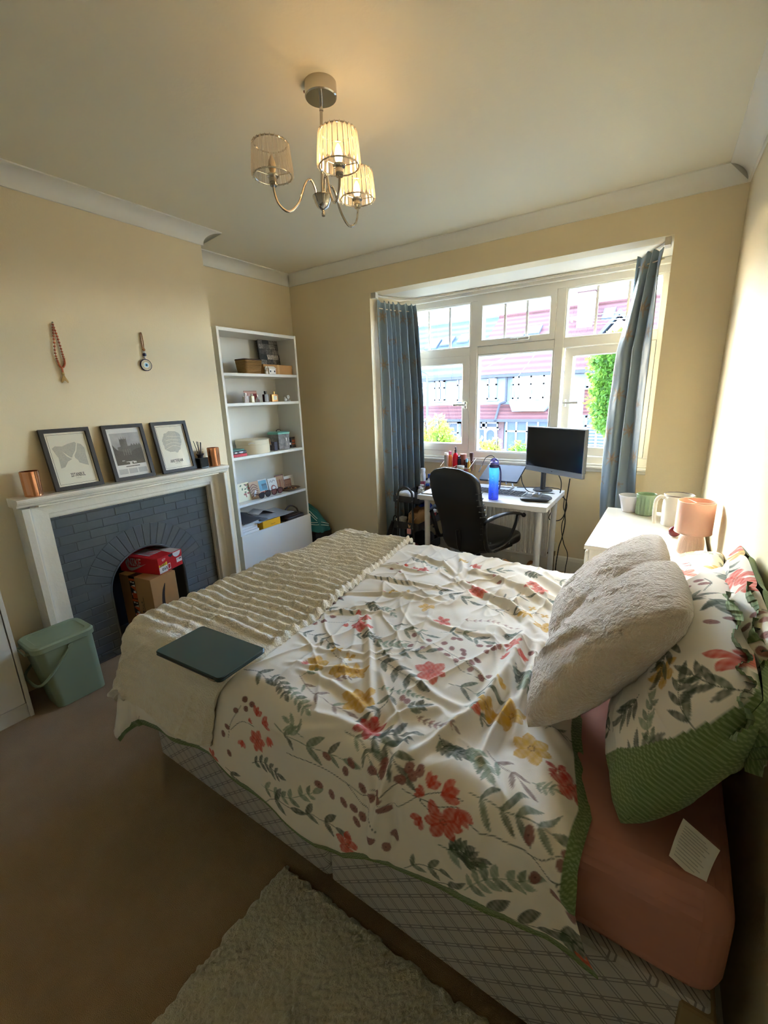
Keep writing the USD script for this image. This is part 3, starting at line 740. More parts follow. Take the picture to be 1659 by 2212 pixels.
BF = lambda x, y, z: (BK[0] + x, y, z + .0008)
# top shelf
M_wick = material('wicker', {'g': ('geometry', {}), 'w': ('wave_texture', {'bands_direction': 'z', 'scale': 60.0, 'distortion': 2.0}), 'r': ('rgb_ramp', {'ramp': [(0, lin((120, 84, 40))), (1, lin((196, 150, 84)))]}),
                             'b': ('bump', {'distance': 0.004}), 'p': ('principled_bsdf', {'roughness': 0.7})}, [('g.position', 'w.vector'), ('w.fac', 'r.fac'), ('r.color', 'p.base_color'), ('w.fac', 'b.height'), ('b.normal', 'p.normal')], 'p.BSDF')
t = thing('wicker_basket', 'brown woven basket with a dark rim on the top shelf', 'basket', BF(-.085, 2.44, SH[0]))
obj('basket', loft([rring(-.055, .055, -.076, .076, .02, 0), rring(-.062, .062, -.086, .086, .024, .05), rring(-.066, .066, -.092, .092, .026, .105), rring(-.060, .060, -.086, .086, .022, .105), rring(-.05, .05, -.07, .07, .02, .012)]), M_wick, t)
obj('rim', tube(np.array(rring(-.064, .064, -.090, .090, .025, .106)), .005, 6, True), mat('dark_brown', (58, 36, 26), 0.6), t)
t = thing('canvas_print', 'square canvas of black and white photographs leaning at the back of the top shelf', 'canvas', BF(-.175, 2.825, SH[0] ), 0, tilt=(0, -7))
obj('canvas', box(-.018, 0, -.17, .17, 0, .285, .003), mat('canvas_edge', (60, 56, 52), 0.7), t)
crng = np.random.default_rng(3)
z0 = .005
Mph = [mat(f'snapshot_{i}', c, 0.5, var=(70, .8)) for i, c in enumerate([(70, 66, 62), (128, 122, 116), (176, 170, 162), (46, 44, 42), (98, 94, 90)])]
while z0 < .265:
    y0 = -.162; hh = .042
    while y0 < .14:
        ww = min(crng.uniform(.04, .08), .162 - y0)
        obj('photo', box(.0, .0008, y0 + .001, y0 + ww - .001, z0, z0 + hh - .002), Mph[crng.integers(5)], t); y0 += ww
    z0 += hh + .001
t = thing('parcel_box', 'flat brown cardboard box before the canvas on the top shelf', 'box', BF(-.10, 2.715, SH[0]))
obj('carton', box(-.055, .055, -.162, .162, 0, .078, .002), M_card, t); obj('tape', box(-.056, .0556, -.012, .012, -.0, .0786), mat('clear_tape', (196, 156, 100), 0.25), t)
M_cer = mat('white_ceramic', (232, 224, 208), 0.3)
t = thing('ceramic_house', 'small white ceramic house ornament before the parcel box on the top shelf', 'ornament', BF(-.022, 2.61, SH[0]))
obj('walls', box(-.018, .018, -.036, .036, 0, .042, .002), M_cer, t); obj('roof', hull([(-.022, -.04, .04), (.022, -.04, .04), (-.022, .04, .04), (.022, .04, .04), (0, -.034, .062), (0, .034, .062)]), M_cer, t)
for y in (-.022, .022): obj('window', box(.0175, .0186, y - .006, y + .006, .014, .028), M_ink, t)
t = thing('shell_ornament', 'cream curled shell ornament beside the ceramic house', 'ornament', BF(-.025, 2.562, SH[0]))
obj('shell', [tube([(0, .013 * math.cos(a) * (1 - a / 14), .040 + .018 * math.sin(a) * (1 - a / 14)) for a in np.linspace(-1.6, 8, 30)], np.linspace(.009, .003, 30), 8), box(-.010, .010, -.012, .012, 0, .022, .003)], M_cer, t)
# second shelf: scent bottles
M_clear = material('clear_glass', {'p': ('principled_bsdf', {'base_color': (0.9, 0.92, 0.9), 'roughness': 0.03, 'transmission_weight': 0.9, 'ior': 1.3})}, [], 'p.BSDF')
M_silver = mat('silver_cap', (206, 204, 200), 0.2, 0.9)
M_gold = mat('gold_glass', (206, 150, 96), 0.15, 0.6)
M_creaml = mat('cream_label', (228, 222, 200), 0.5)


def scent(y, x, w, d, h, body, cap, label, lab=True, capr=.009, caph=.018, round_=False):
    t = thing('perfume_bottle', label, 'perfume bottle', BF(x, y, SH[1]), group='perfume bottles on the second shelf')
    if round_: obj('bottle', lathe([(0, 0), (w * .5, 0), (w * .5, h * .35), (w * .42, h * .6), (w * .16, h * .9), (w * .16, h), (0, h)], 20), body, t)
    else: obj('bottle', rprism(-d / 2, d / 2, -w / 2, w / 2, 0, h, min(w, d) * .22, .002), body, t)
    obj('cap', lathe([(0, h), (capr * .7, h), (capr * .7, h + .004), (capr, h + .005), (capr, h + caph), (0, h + caph)], 16), cap, t)
    if lab: obj('label', box(d / 2, d / 2 + .0006, -w * .28, w * .28, h * .25, h * .8), M_creaml, t)


scent(2.365, -.075, .045, .028, .052, M_clear, M_silver, 'square clear glass perfume bottle with a silver cap, farthest from the plain glass tumbler', False, .010, .022)
scent(2.412, -.055, .033, .026, .050, mat('pale_scent', (214, 204, 160), 0.1), mat('straw_cap', (190, 184, 160), 0.4), 'pale yellow perfume bottle with a cream label')
scent(2.442, -.085, .022, .022, .046, mat('brown_scent', (84, 48, 34), 0.15), mat('bronze_cap', (110, 78, 56), 0.3, 0.5), 'slim dark brown perfume bottle', False, .009, .016)
scent(2.470, -.06, .036, .036, .040, M_clear, M_silver, 'small round clear perfume bottle with a narrow neck', False, .006, .018, True)
scent(2.568, -.07, .050, .026, .062, mat('black_scent', (16, 15, 16), 0.12), mat('black_cap', (20, 18, 18), 0.3), 'black perfume bottle with a round black cap', False, .012, .026)
scent(2.652, -.06, .072, .026, .060, M_gold, mat('gold_cap', (214, 176, 112), 0.2, 0.9), 'wide gold perfume bottle with a white label and gold cap', True, .008, .024)
t = thing('greeting_card', 'pink and red printed card standing behind the perfume bottles', 'card', BF(-.12, 2.46, SH[1]), 0, tilt=(0, -6))
obj('card', box(-.001, .001, -.066, .066, 0, .093), mat('card_pink', (196, 150, 134), 0.6), t); obj('print', box(.001, .0014, .0, .062, .004, .070), mat('card_red', (150, 34, 34), 0.6), t); obj('border', box(.001, .0014, -.066, .066, .086, .093), mat('card_brown', (126, 66, 54), 0.6), t)
M_glassw = mat('bird_white', (206, 204, 200), 0.3)
t = thing('bird_ornament', 'tiny grey bird ornament on the second shelf', 'ornament', BF(-.055, 2.772, SH[1]))
obj('body', [superell(0, 0, .014, .013, .017, .014, .9, .9, 12, 18), mv(trimesh.creation.icosphere(2, .009), (.004, -.006, .030))], M_glassw, t); obj('beak', hull([(.012, -.006, .030), (.006, -.003, .031), (.006, -.009, .031), (.018, -.007, .029)]), M_gold, t)
t = thing('glass_cube', 'clear block with a small white flower ornament on the second shelf', 'ornament', BF(-.075, 2.83, SH[1]))
obj('flower', [superell(0, .010 * math.cos(a), .036 + .010 * math.sin(a), .005, .008, .008, 1, 1, 8, 12) for a in np.arange(5) * 1.257] + [lathe([(0, 0), (.02, 0), (.018, .008), (.004, .012), (.003, .03), (0, .03)], 16)], M_glassw, t)
obj('block', box(-.035, -.022, -.022, .022, 0, .055, .002), M_clear, t)
t = thing('photo_card', 'small dark picture card at the bookcase side on the second shelf', 'card', BF(-.05, 2.150, SH[1]), 12, tilt=(0, -14))
obj('card', box(-.001, .001, -.012, .03, 0, .055), Mph[4], t)
# third shelf
for i, (c, z, dy, lab) in enumerate((((186, 40, 52), 0.0, .0, 'red book at the bottom of the small pile beside the round box'), ((52, 48, 52), .024, -.004, 'dark grey book in the middle of the small pile beside the round box'), ((46, 108, 96), .045, -.022, 'thin green book on top of the small pile beside the round box'))):
    t = thing('book', lab, 'book', BF(-.078, 2.200 + dy, SH[2] + z), -2 + 3 * i, group='books on the third shelf'); th_ = (.022, .019, .012)[i]
    obj('cover', [box(-.065, .062, -.066, .072, 0, .002), box(-.065, .062, -.066, .072, th_ - .002, th_), box(.060, .062, -.066, .072, 0, th_)], mat(f'book_{i}', c, 0.5), t)
    obj('pages', box(-.063, .0595, -.064, .070, .0022, th_ - .0022), mat(f'pages_{i}', (222, 214, 196), 0.8), t)
    if i == 1: obj('title', [box(.062, .0625, .0, .040, .010, .015), box(.062, .0625, -.04, -.018, .005, .014), box(.062, .0625, .01, .036, .004, .007)], M_lab, t, smooth=False)
M_creamb = mat('cream_leatherette', (214, 198, 164), 0.5)
t = thing('jewellery_box', 'round cream lidded jewellery box with a strap tab on the third shelf', 'box', BF(-.125, 2.43, SH[2]))
obj('base', lathe([(0, 0), (.130, 0), (.133, .004), (.137, .075), (0, .075)], 56), M_creamb, t)
obj('lid', lathe([(0, .076), (.139, .076), (.139, .110), (.134, .114), (0, .114)], 56), M_creamb, t)
a0 = .55
obj('strap', tube([(.141 * math.cos(a0), .141 * math.sin(a0), .112), (.143 * math.cos(a0 + .02), .143 * math.sin(a0 + .02), .09), (.146 * math.cos(a0 + .06), .146 * math.sin(a0 + .06), .066)], .006, 8), mat('tan_strap', (150, 112, 74), 0.5), t)
obj('stud', mv(trimesh.creation.icosphere(2, .005), (.147 * math.cos(a0 + .07), .147 * math.sin(a0 + .07), .062)), M_silver, t)
obj('handle', tube(spline([(.140 * math.cos(a), .140 * math.sin(a), .086 + .006 * math.cos((a + .75) * 8)) for a in np.linspace(-.95, -.6, 6)], 4), .004, 6), M_lab, t)
M_tin = mat('grey_tin', (128, 126, 124), 0.3, 0.3, var=(40, .45))
t = thing('biscuit_tin', 'grey printed hexagonal tin with a turquoise lid on the third shelf', 'tin', BF(-.135, 2.735, SH[2]), 14)
hexr = lambda r, z: [[r * math.cos(a), r * math.sin(a), z] for a in np.arange(6) * PI / 3]
obj('tin', loft([hexr(.098, 0), hexr(.100, .004), hexr(.103, .135)]), M_tin, t, smooth=15)
obj('lid', loft([hexr(.107, .132), hexr(.109, .134), hexr(.109, .146), hexr(.10, .150), hexr(.02, .152)]), mat('turquoise_lid', (112, 178, 166), 0.35), t, smooth=15)
obj('handle', tube(spline([(0, -.035, .151), (0, -.028, .164), (0, 0, .169), (0, .028, .164), (0, .035, .151)], 5), .003, 6), M_ink, t)
obj('print', [box(.0895, .0905, -.035, .02, .07, .10), box(.0895, .0905, -.02, .045, .03, .05)], M_lab, t, smooth=False); obj('red_mark', box(.0895, .0908, -.006, .008, .072, .094), M_red, t)
t = thing('small_picture', 'small dark framed picture with orange letters on the third shelf', 'picture', BF(-.088, 2.862, SH[2]), 6, tilt=(0, -6))
obj('frame', wallf(sbox(-.046, 0, .046, .092).difference(sbox(-.036, .010, .036, .082)), .012), M_blackf, t); obj('picture', wallf(sbox(-.037, .009, .037, .083), .003, .004), mat('picture_brown', (76, 62, 44), 0.4), t)
obj('print', [wallf(sbox(-.028 + .012 * k, .026, -.020 + .012 * k, .040), .001, .007) for k in range(5)] + [wallf(sbox(-.02 + .014 * k, .048, -.010 + .014 * k, .068), .001, .007) for k in range(3)], mat('print_orange', (196, 92, 40), 0.5), t, smooth=False)
t = thing('patterned_case', 'dark patterned case between the round box and the tin', 'case', BF(-.075, 2.607, SH[2]), 4)
obj('case', rprism(-.03, .03, -.02, .02, 0, .075, .006, .003), mat('case_navy', (56, 50, 62), 0.5, var=(60, .6)), t)
# fourth shelf: cards, sunglasses, dish
Mc = lambda n, c: mat('card_' + n, c, 0.5)
cream, tan, blue, white_, brown, green, rose, dark = (Mc(n, c) for n, c in (('cream', (228, 216, 176)), ('tan', (186, 148, 106)), ('blue', (104, 160, 178)), ('white', (226, 222, 212)), ('brown', (132, 84, 58)), ('green', (104, 120, 84)), ('rose', (168, 98, 80)), ('dark', (70, 62, 58))))


def cardthing(y, x, w, h, label, base, rz=0.0, lean=-12):
    t = thing('postcard', label, 'card', BF(x, y, SH[3]), rz, group='cards on the fourth shelf', tilt=(0, lean))
    obj('card', box(-.0008, .0008, -w / 2, w / 2, 0, h), base, t)
    return t


F2 = lambda geo: wallf(geo, .0004, .0008)
c = cardthing(2.255, -.085, .150, .150, 'cream postcard with small leaf drawings, nearest the chimney breast', cream)
obj('drawing', [F2(affinity.rotate(affinity.scale(Point(y, z).buffer(.010), 1.1, .6), a)) for y, z, a in ((-.01, .13, 30), (.035, .132, -20), (.052, .108, 60), (.03, .098, 10), (.055, .085, -40), (.0, .10, 70), (.025, .072, 0))], green, c, smooth=False)
obj('drawing', [F2(affinity.scale(Point(y, z).buffer(.012), 1, .7)) for y, z in ((.045, .128), (.062, .098), (.015, .055), (.05, .06))] + [F2(sbox(.02, .03, .03, .065)), F2(Polygon([(-.07, .08), (-.05, .095), (-.045, .08)]))], rose, c, smooth=False)
c = cardthing(2.37, -.075, .100, .145, 'tan postcard showing a warm striped picture beside the leaf card', tan)
obj('picture', [F2(LineString(spline([(-.045, .02 + k * .02), (-.01, .035 + k * .022), (.03, .02 + k * .02)], 4)).buffer(.004)) for k in range(5)], brown, c, smooth=False); obj('picture', F2(affinity.rotate(affinity.scale(Point(-.005, .045).buffer(.03), .35, 1), -30)), white_, c, smooth=False)
c = cardthing(2.468, -.082, .100, .148, 'white postcard of a blue columned building', white_)
obj('sky', F2(sbox(-.043, .05, .043, .138)), blue, c, smooth=False); obj('building', [F2(sbox(-.015, .095, .04, .108))] + [F2(sbox(-.01 + .014 * k, .062, -.003 + .014 * k, .096)) for k in range(4)], dark, c, smooth=False); obj('caption', F2(sbox(-.04, .03, .04, .045)), rose, c, smooth=False)
c = cardthing(2.572, -.075, .098, .140, 'white postcard with a round pink drawing and a scribbled line', white_)
obj('drawing', F2(Point(0, .05).buffer(.030).difference(Point(.004, .052).buffer(.018))), rose, c, smooth=False); obj('scribble', F2(LineString(spline([(-.03, .105), (-.015, .12), (-.005, .105), (.012, .122), (.03, .112)], 5)).buffer(.0015)), dark, c, smooth=False); obj('spot', F2(Point(.038, .022).buffer(.006)), dark, c, smooth=False)
c = cardthing(2.672, -.10, .104, .150, 'brown postcard with a tall arched picture', brown, 0, -8)
obj('picture', F2(sbox(-.044, .012, .044, .140)), tan, c, smooth=False); obj('picture', [F2(sbox(-.034, .016, -.024, .11)), F2(sbox(.024, .016, .034, .11)), F2(Point(0, .10).buffer(.012)), F2(sbox(-.012, .02, .012, .095))], rose, c, smooth=False)
c = cardthing(2.80, -.125, .126, .120, 'small picture card in a clear stand behind the trinket dish', white_, 0, -6)
obj('picture', F2(sbox(-.054, .006, .028, .094)), brown, c, smooth=False); obj('picture', [F2(sbox(-.05, .05 + .012 * k, .024, .054 + .012 * k)) for k in range(3)] + [F2(sbox(-.046 + .022 * k, .01, -.034 + .022 * k, .04)) for k in range(3)], tan, c, smooth=False)


def sunglasses(y, x, lens_c, frame_c, label, w=.068, rz=0.0, drop=.046):
    t = thing('sunglasses', label, 'sunglasses', BF(x, y, SH[3]), rz, group='sunglasses on the fourth shelf')
    fr = mat('frame_' + label[:5].strip().replace(' ', '_'), frame_c, 0.2); ln = mat('lens_' + label[:5].strip().replace(' ', '_'), lens_c, 0.06, coat_weight=0.6)
    for s in (-1, 1):
        o = affinity.translate(Polygon(spline([(-.030, .020), (0, .024), (.031, .021), (.028, -.008), (.014, -.023), (-.012, -.022), (-.027, -.006), (-.030, .020)], 5)), s * .036 , .028)
        if s > 0: o = affinity.scale(o, -1, 1)
        obj('rim', wallf(o.buffer(.0012).difference(o.buffer(-.0035)), .004), fr, t); obj('lens', wallf(o.buffer(-.003), .0014, .001), ln, t)
        obj('temple', [tube(spline([(0, s * .070, .046), (-.03, s * .070, .046), (-.09, s * .064, .042), (-.125, s * .060, .020)], 5), .0024, 6)], fr, t)
    obj('bridge', wallf(sbox(-.010, .036, .010, .044), .004), fr, t)


sunglasses(2.418, -.030, (58, 52, 50), (52, 34, 28), 'grey lensed brown sunglasses beside the leaf card, leaning down', rz=4)
sunglasses(2.570, -.045, (112, 70, 66), (64, 24, 26), 'maroon sunglasses with brown tinted lenses before the round pink card', rz=3)
t = thing('trinket_dish', 'shallow brown dish of small shiny trinkets on the fourth shelf', 'dish', BF(-.075, 2.757, SH[3]))
obj('dish', lathe([(0, 0), (.045, 0), (.080, .014), (.092, .024), (.088, .025), (.07, .015), (.04, .004), (0, .004)], 40), mat('dish_brown', (128, 98, 62), 0.35), t)
for i in range(9):
    a, r = i * 2.4, .012 + .005 * i
    obj('trinket', mv(superell(0, 0, 0, .010, .013, .007, .8, .8, 8, 12), (r * math.cos(a), r * math.sin(a), .017 + .002 * (i % 3)), rz=a * 60), [M_copper, M_ink, M_gold, mat(f'trinket_{i}', (96, 52, 40), 0.25)][i % 4] if i < 4 else [M_copper, M_ink, M_gold][i % 3], t)
# fifth shelf, above the drawer
M_sheet = mat('office_paper', (220, 218, 212), 0.7)
t = thing('paper_stack', 'pile of white paper and envelopes at the chimney side above the drawer', 'papers', BF(-.13, 2.24, SH[4]))
prng = np.random.default_rng(8)
for i in range(6):
    a = prng.uniform(-4, 4); obj('sheaf', mv(box(-.105, .105, -.085 + .0 * i, .075 + .012 * (i > 3), 0, .018, .001), (prng.uniform(-.01, .01), prng.uniform(-.012, .006), i * .0185), rz=a), M_sheet if i % 2 else M_paper2, t)
t = thing('document_wallet', 'dark grey document wallet lying on the pile of paper', 'folder', BF(-.115, 2.255, SH[4] + .112), 3)
P = np.array([[[x, y, .004 + .030 * max(0, (-x) / .14) ** 2 + .004 * math.sin(y * 20) - .016 * max(0, y - .07) / .06] for y in np.linspace(-.115, .135, 12)] for x in np.linspace(-.125, .12, 10)])
obj('wallet', sheet(P, .004), mat('charcoal_vinyl', (70, 68, 68), 0.5), t)
t = thing('paper_roll', 'rolled white paper tube before the pile of paper', 'paper roll', BF(-.012, 2.215, SH[4]), 0)
obj('roll', [cyl((-.018, -.083, .019), (-.026, .090, .019), .0185, n=24)], M_sheet, t)
M_yelb = mat('yellow_card', (236, 172, 22), 0.5)
t = thing('yellow_box', 'bright yellow flat lidded box above the drawer', 'box', BF(-.010, 2.348, SH[4]), -1)
obj('box', box(-.20, 0, 0, .195, 0, .080, .0015), M_yelb, t); obj('print', on_front(mv(text('The Yellow Box', .006, .0003), s=[1, 1, 1]), [.0, .075, .035]) if False else box(.0, .0005, .085, .135, .036, .042), mat('yellow_ink', (190, 140, 20), 0.5), t)
t = thing('plastic_envelope', 'translucent grey plastic envelope lying over the yellow box', 'envelope', BF(-.12, 2.475, SH[4] + .082), 2)
P = np.array([[[x, y, .006 + .020 * max(0, -x) / .12 * (1 - abs(y) / .3) + .004 * math.sin(y * 17 + x * 20)] for y in np.linspace(-.19, .235, 20)] for x in np.linspace(-.13, .125, 14)])
obj('envelope', sheet(P, .002), mat('grey_polythene', (186, 184, 182), 0.35), t)
t = thing('letter', 'folded white letter propped on the plastic envelope', 'letter', BF(-.175, 2.47, SH[4] + .108), 6)
obj('sheet', sheet(np.array([[[x, y, .045 - abs(y + .03) * .42 + .0 * x] for y in np.linspace(-.10, .12, 13)] for x in np.linspace(-.05, .075, 5)]), .0016), M_sheet, t); obj('window', sheet(np.array([[[x, y, .0465 - abs(y + .03) * .42] for y in np.linspace(.0, .07, 5)] for x in np.linspace(.0, .05, 4)]), .0008), M_mapg, t)
M_leath = mat('dark_brown_leather', (48, 32, 26), 0.4, bump=(120, .001))
t = thing('handbag', 'flat dark brown leather bag at the window side above the drawer', 'bag', BF(-.10, 2.735, SH[4]))
obj('body', superell(0, 0, .026, .10, .125, .026, .5, .45, 16, 32), M_leath, t); obj('flap', superell(.01, -.01, .05, .07, .10, .012, .6, .5, 12, 28), M_leath, t)
obj('strap', tube(spline([(-.02, -.05, .06), (-.03, .02, .10), (-.02, .06, .11), (.01, .09, .085), (.02, .10, .05)], 6), .007, 8), M_leath, t)
# ---------------------------------------------------------------- bags in the corner beside the bookcase
M_teal = mat('teal_nylon', (18, 108, 116), 0.35, bump=(30, .004))
M_wstr = mat('white_stripe', (206, 220, 214), 0.5)
t = thing('teal_bag', 'crumpled teal carrier bag with white stripes slumped over the dark box in the corner', 'bag', (-2.915, 3.06, .0), 0)
rs = []
for q, (z, cx, cy, a, b_) in enumerate(((.235, .035, .0, .145, .108), (.29, .03, .0, .14, .105), (.35, .0, -.005, .115, .095), (.41, -.035, -.01, .09, .078), (.455, -.07, -.015, .055, .05), (.485, -.10, -.02, .036, .03), (.53, -.115, -.03, .045, .028), (.575, -.118, -.035, .035, .022), (.600, -.115, -.035, .008, .008))):
    rs.append([[cx + a * (1 + .10 * math.sin(5 * w_ + q * 1.3) + .06 * math.sin(9 * w_ + q)) * math.cos(w_), cy + b_ * (1 + .10 * math.sin(4 * w_ + q)) * math.sin(w_), z + .012 * math.sin(3 * w_ + q)] for w_ in np.arange(40) * 2 * PI / 40])
bag = loft(rs); obj('bag', bag, M_teal, t, smooth=60)


def on_ring(i0, i1, s0, s1, r=.004):
    out = []
    for s in np.linspace(0, 1, 14):
        i = i0 + (i1 - i0) * s; k_ = int(min(i, len(rs) - 2)); f = i - k_; w_ = (s0 + (s1 - s0) * s) % 40; c_ = int(w_); g_ = w_ - c_
        p = [(1 - f) * ((1 - g_) * np.array(rs[k_][c_]) + g_ * np.array(rs[k_][(c_ + 1) % 40])) + f * ((1 - g_) * np.array(rs[k_ + 1][c_]) + g_ * np.array(rs[k_ + 1][(c_ + 1) % 40]))]
        out.append(p[0] + (p[0] - np.array([rs[k_][0][0] - .1, 0, p[0][2]])) * .01)
    return tube(np.array(out), r, 5)


obj('stripe', [on_ring(4.2, 2.0, 33, 37), on_ring(4.0, 1.8, 32, 36), on_ring(1.9, 1.6, 28, 36), on_ring(1.6, 1.3, 28, 36), on_ring(1.2, .8, 37, 40.5), on_ring(1.5, 1.0, 38, 41)], M_wstr, t, smooth=True)
M_dkc = mat('charcoal_card', (52, 50, 48), 0.6)
t = thing('dark_box', 'charcoal cardboard box with torn flaps under the teal bag in the corner', 'box', (-2.90, 3.045, .042), -6)
bxw = (-.13, .14, -.105, .105)
obj('carton', [box(bxw[0], bxw[1], bxw[2], bxw[2] + .004, 0, .165), box(bxw[0], bxw[1], bxw[3] - .004, bxw[3], 0, .19), box(bxw[0], bxw[0] + .004, bxw[2], bxw[3], 0, .19), box(bxw[1] - .004, bxw[1], bxw[2], bxw[3], 0, .19), box(bxw[0], bxw[1], bxw[2], bxw[3], 0, .004)], M_dkc, t)
obj('flap', [mv(box(-.125, .135, -.11, 0, 0, .004), (0, .105, .188), rx=-14), mv(box(-.06, .06, -.035, .0, 0, .003), (.07, .0, .20), rx=20)], M_dkc, t)
obj('contents', [mv(superell(0, 0, 0, .09, .07, .05, .8, .8, 12, 20), (-.02, -.01, .125))], mat('crumpled_lining', (78, 60, 50), 0.8, bump=(40, .01)), t)
obj('tissue', [mv(superell(0, 0, 0, .028, .02, .03, 1.2, .7, 10, 14), (-.06, -.07, .19), rz=20), mv(superell(0, 0, 0, .014, .012, .022, 1.2, .7, 10, 14), (.0, -.085, .16))], M_mapg, t)
obj('badge', mv(extrude(Polygon([(.02 * math.cos(a) * (1 if k % 2 else .45), .02 * math.sin(a) * (1 if k % 2 else .45)) for k, a in enumerate(np.linspace(0, 2 * PI, 8, endpoint=False))]), .001), (.07, .02, .2145), rx=-14), M_mapg, t, smooth=False)
t = thing('blue_bag', 'flattened blue plastic bag on the carpet under the dark box', 'bag', (-2.845, 3.00, .001), 0)
an = np.linspace(0, 2 * PI, 60, endpoint=False)
ringb = lambda r, z: [[(.17 + .03 * math.sin(3 * a) + .012 * math.sin(7 * a)) * r * math.cos(a), (.155 + .02 * math.sin(2 * a + 1)) * r * math.sin(a), z + .004 * math.sin(9 * a)] for a in an]
obj('bag', loft([ringb(.98, .0), ringb(1.0, .014), ringb(.97, .032), ringb(.5, .036)]), mat('blue_plastic', (28, 106, 150), 0.3, bump=(18, .006)), t, smooth=60)
t = thing('dark_blue_bag', 'dark blue plastic bag crumpled against the skirting board', 'bag', (-2.655, 3.105, .001), 0)
obj('bag', hull([(-.09, -.06, 0), (.12, -.05, 0), (.10, .06, 0), (-.08, .06, 0), (-.05, .0, .115), (-.06, .03, .10), (.06, .0, .05), (.11, -.02, .02)]), mat('navy_plastic', (20, 58, 124), 0.3, bump=(22, .006)), t, smooth=20)
# ---------------------------------------------------------------- ceiling lamp
M_chrome = mat('chrome', (200, 196, 188), 0.12, 1.0)
M_crys = material('lamp_crystal', {'lw': ('layer_weight', {'blend': 0.4}), 't': ('transparent_bsdf', {'color': (0.97, 0.95, 0.92)}), 'g': ('glossy_bsdf', {'color': (0.95, 0.9, 0.82), 'roughness': 0.08}), 'd': ('translucent_bsdf', {'color': (0.85, 0.78, 0.66)}),
                                   'm1': ('mix_closure', {'fac': 0.5}), 'm2': ('mix_closure', {}), 'c': ('math', {'math_type': 'multiply_add', 'value2': 0.55, 'value3': 0.14})},
                  [('g.BSDF', 'm1.closure1'), ('d.BSDF', 'm1.closure2'), ('lw.facing', 'c.value1'), ('c.value', 'm2.fac'), ('t.BSDF', 'm2.closure1'), ('m1.closure', 'm2.closure2')], 'm2.closure')
LAMP_W = 34.0
M_bulb = material('lit_bulb', {'e': ('emission', {'color': (1.0, 0.60, 0.26), 'strength': LAMP_W})}, [], 'e.emission')
M_bulboff = mat('unlit_bulb', (206, 190, 160), 0.15)
lamp = thing('ceiling_lamp', 'chrome three arm ceiling lamp with crystal shades, two of its bulbs lit', 'ceiling lamp', (-1.2, 1.4625, ZC))
c2 = np.array([-.0116, -.0102, 2.217 - ZC])
top = np.array([0, 0, -.04])
obj('canopy', lathe([(0, .002), (.056, .002), (.057, .0), (.057, -.040), (.054, -.044), (0, -.044)], 48), M_chrome, lamp)
obj('canopy_screw', cyl((-.055, -.02, -.014), (-.060, -.022, -.014), .004, n=10), mat('rust', (120, 66, 40), 0.6), lamp)
obj('rod', [cyl(top, c2 + [0, 0, -.005], .0055, n=14), cyl(top * .52 + c2 * .0 + [-.001, -.001, -.055], top * .52 + [-.001, -.001, -.060], .0075, n=14)], M_chrome, lamp)
obj('bowl', lathe([(0, .002), (.034, .002), (.037, .0), (.037, -.004), (.033, -.010), (.030, -.022), (.022, -.036), (.010, -.044), (0, -.046)], 40, c2), M_chrome, lamp)
obj('finial', lathe([(0, -.045), (.005, -.046), (.005, -.052), (.0075, -.058), (.0065, -.066), (0, -.069)], 16, c2), M_chrome, lamp)
for i, (ang, r, z, lit) in enumerate(((-120, .182, 2.252, 0), (-31, .188, 2.236, 1), (81, .184, 2.254, 1))):
    a = math.radians(ang); d = np.array([math.cos(a), math.sin(a), 0]); zc = z - ZC - .030
    P = lambda s, h: c2 * [1, 1, 0] + d * s + [0, 0, h]
    obj('arm', tube(spline([P(.024, c2[2] - .002), P(.026, c2[2] + .020), P(.042, c2[2] + .046), P(.064, c2[2] + .030), P(.092, c2[2] - .032), P(.132, c2[2] - .068), P(r - .014, c2[2] - .050), P(r, c2[2] - .01), P(r, zc + .012)], 7), .0045, 10), M_chrome, lamp)
    b0 = P(r, zc)
    obj('lamp_holder', lathe([(0, 0), (.012, .0), (.014, .004), (.014, .022), (.012, .026), (.020, .028), (.022, .032), (.020, .035), (.008, .036), (0, .036)], 20, b0), M_chrome, lamp)
    rb, rt, hs = .066, .0575, .098
    zb_ = .030
    sd = obj('shade', [tube([b0 + [rb * math.cos(t), rb * math.sin(t), zb_] for t in np.linspace(0, 2 * PI, 40, endpoint=False)], .0026, 6, True),
                       tube([b0 + [rt * math.cos(t), rt * math.sin(t), zb_ + hs] for t in np.linspace(0, 2 * PI, 40, endpoint=False)], .0026, 6, True)]
             + [cyl(b0 + [.012 * math.cos(t), .012 * math.sin(t), zb_], b0 + [rb * math.cos(t), rb * math.sin(t), zb_], .0014, n=6) for t in (.3, 2.4, 4.5)]
             + [tube([b0 + [(rt + .002) * math.cos(t), (rt + .002) * math.sin(t), zb_ + hs + .004], b0 + [(rt + .008) * math.cos(t), (rt + .008) * math.sin(t), zb_ + hs - .004]], .001, 4) for t in np.arange(24) * PI / 12], M_chrome, lamp, label='chrome wire rings of the shade')
    for q in range(24):
        t = q * PI / 12; e = np.array([-math.sin(t), math.cos(t), 0]); o = np.array([math.cos(t), math.sin(t), 0]); w = .0076
        p0, p1 = b0 + o * (rb + .0055), b0 + o * (rt + .0055)
        pts = []
        for base, zz, ww, in ((p0, zb_ - .002, w * .15), (p0, zb_ + .010, w), (p1, zb_ + hs - .012, w * .9), (p1, zb_ + hs - .001, w * .15)):
            pts += [base + e * ww + [0, 0, zz], base - e * ww + [0, 0, zz], base + o * .003 + [0, 0, zz], base - o * .003 + [0, 0, zz]]
        obj('crystal', hull(pts), M_crys, sd, smooth=False)
    bulb = lathe([(0, .034), (.006, .035), (.012, .050), (.014, .062), (.010, .080), (.004, .092), (0, .096)], 16, b0)
    obj('bulb', bulb, M_bulb if lit else M_bulboff, lamp, label='lit bulb' if lit else 'unlit bulb')


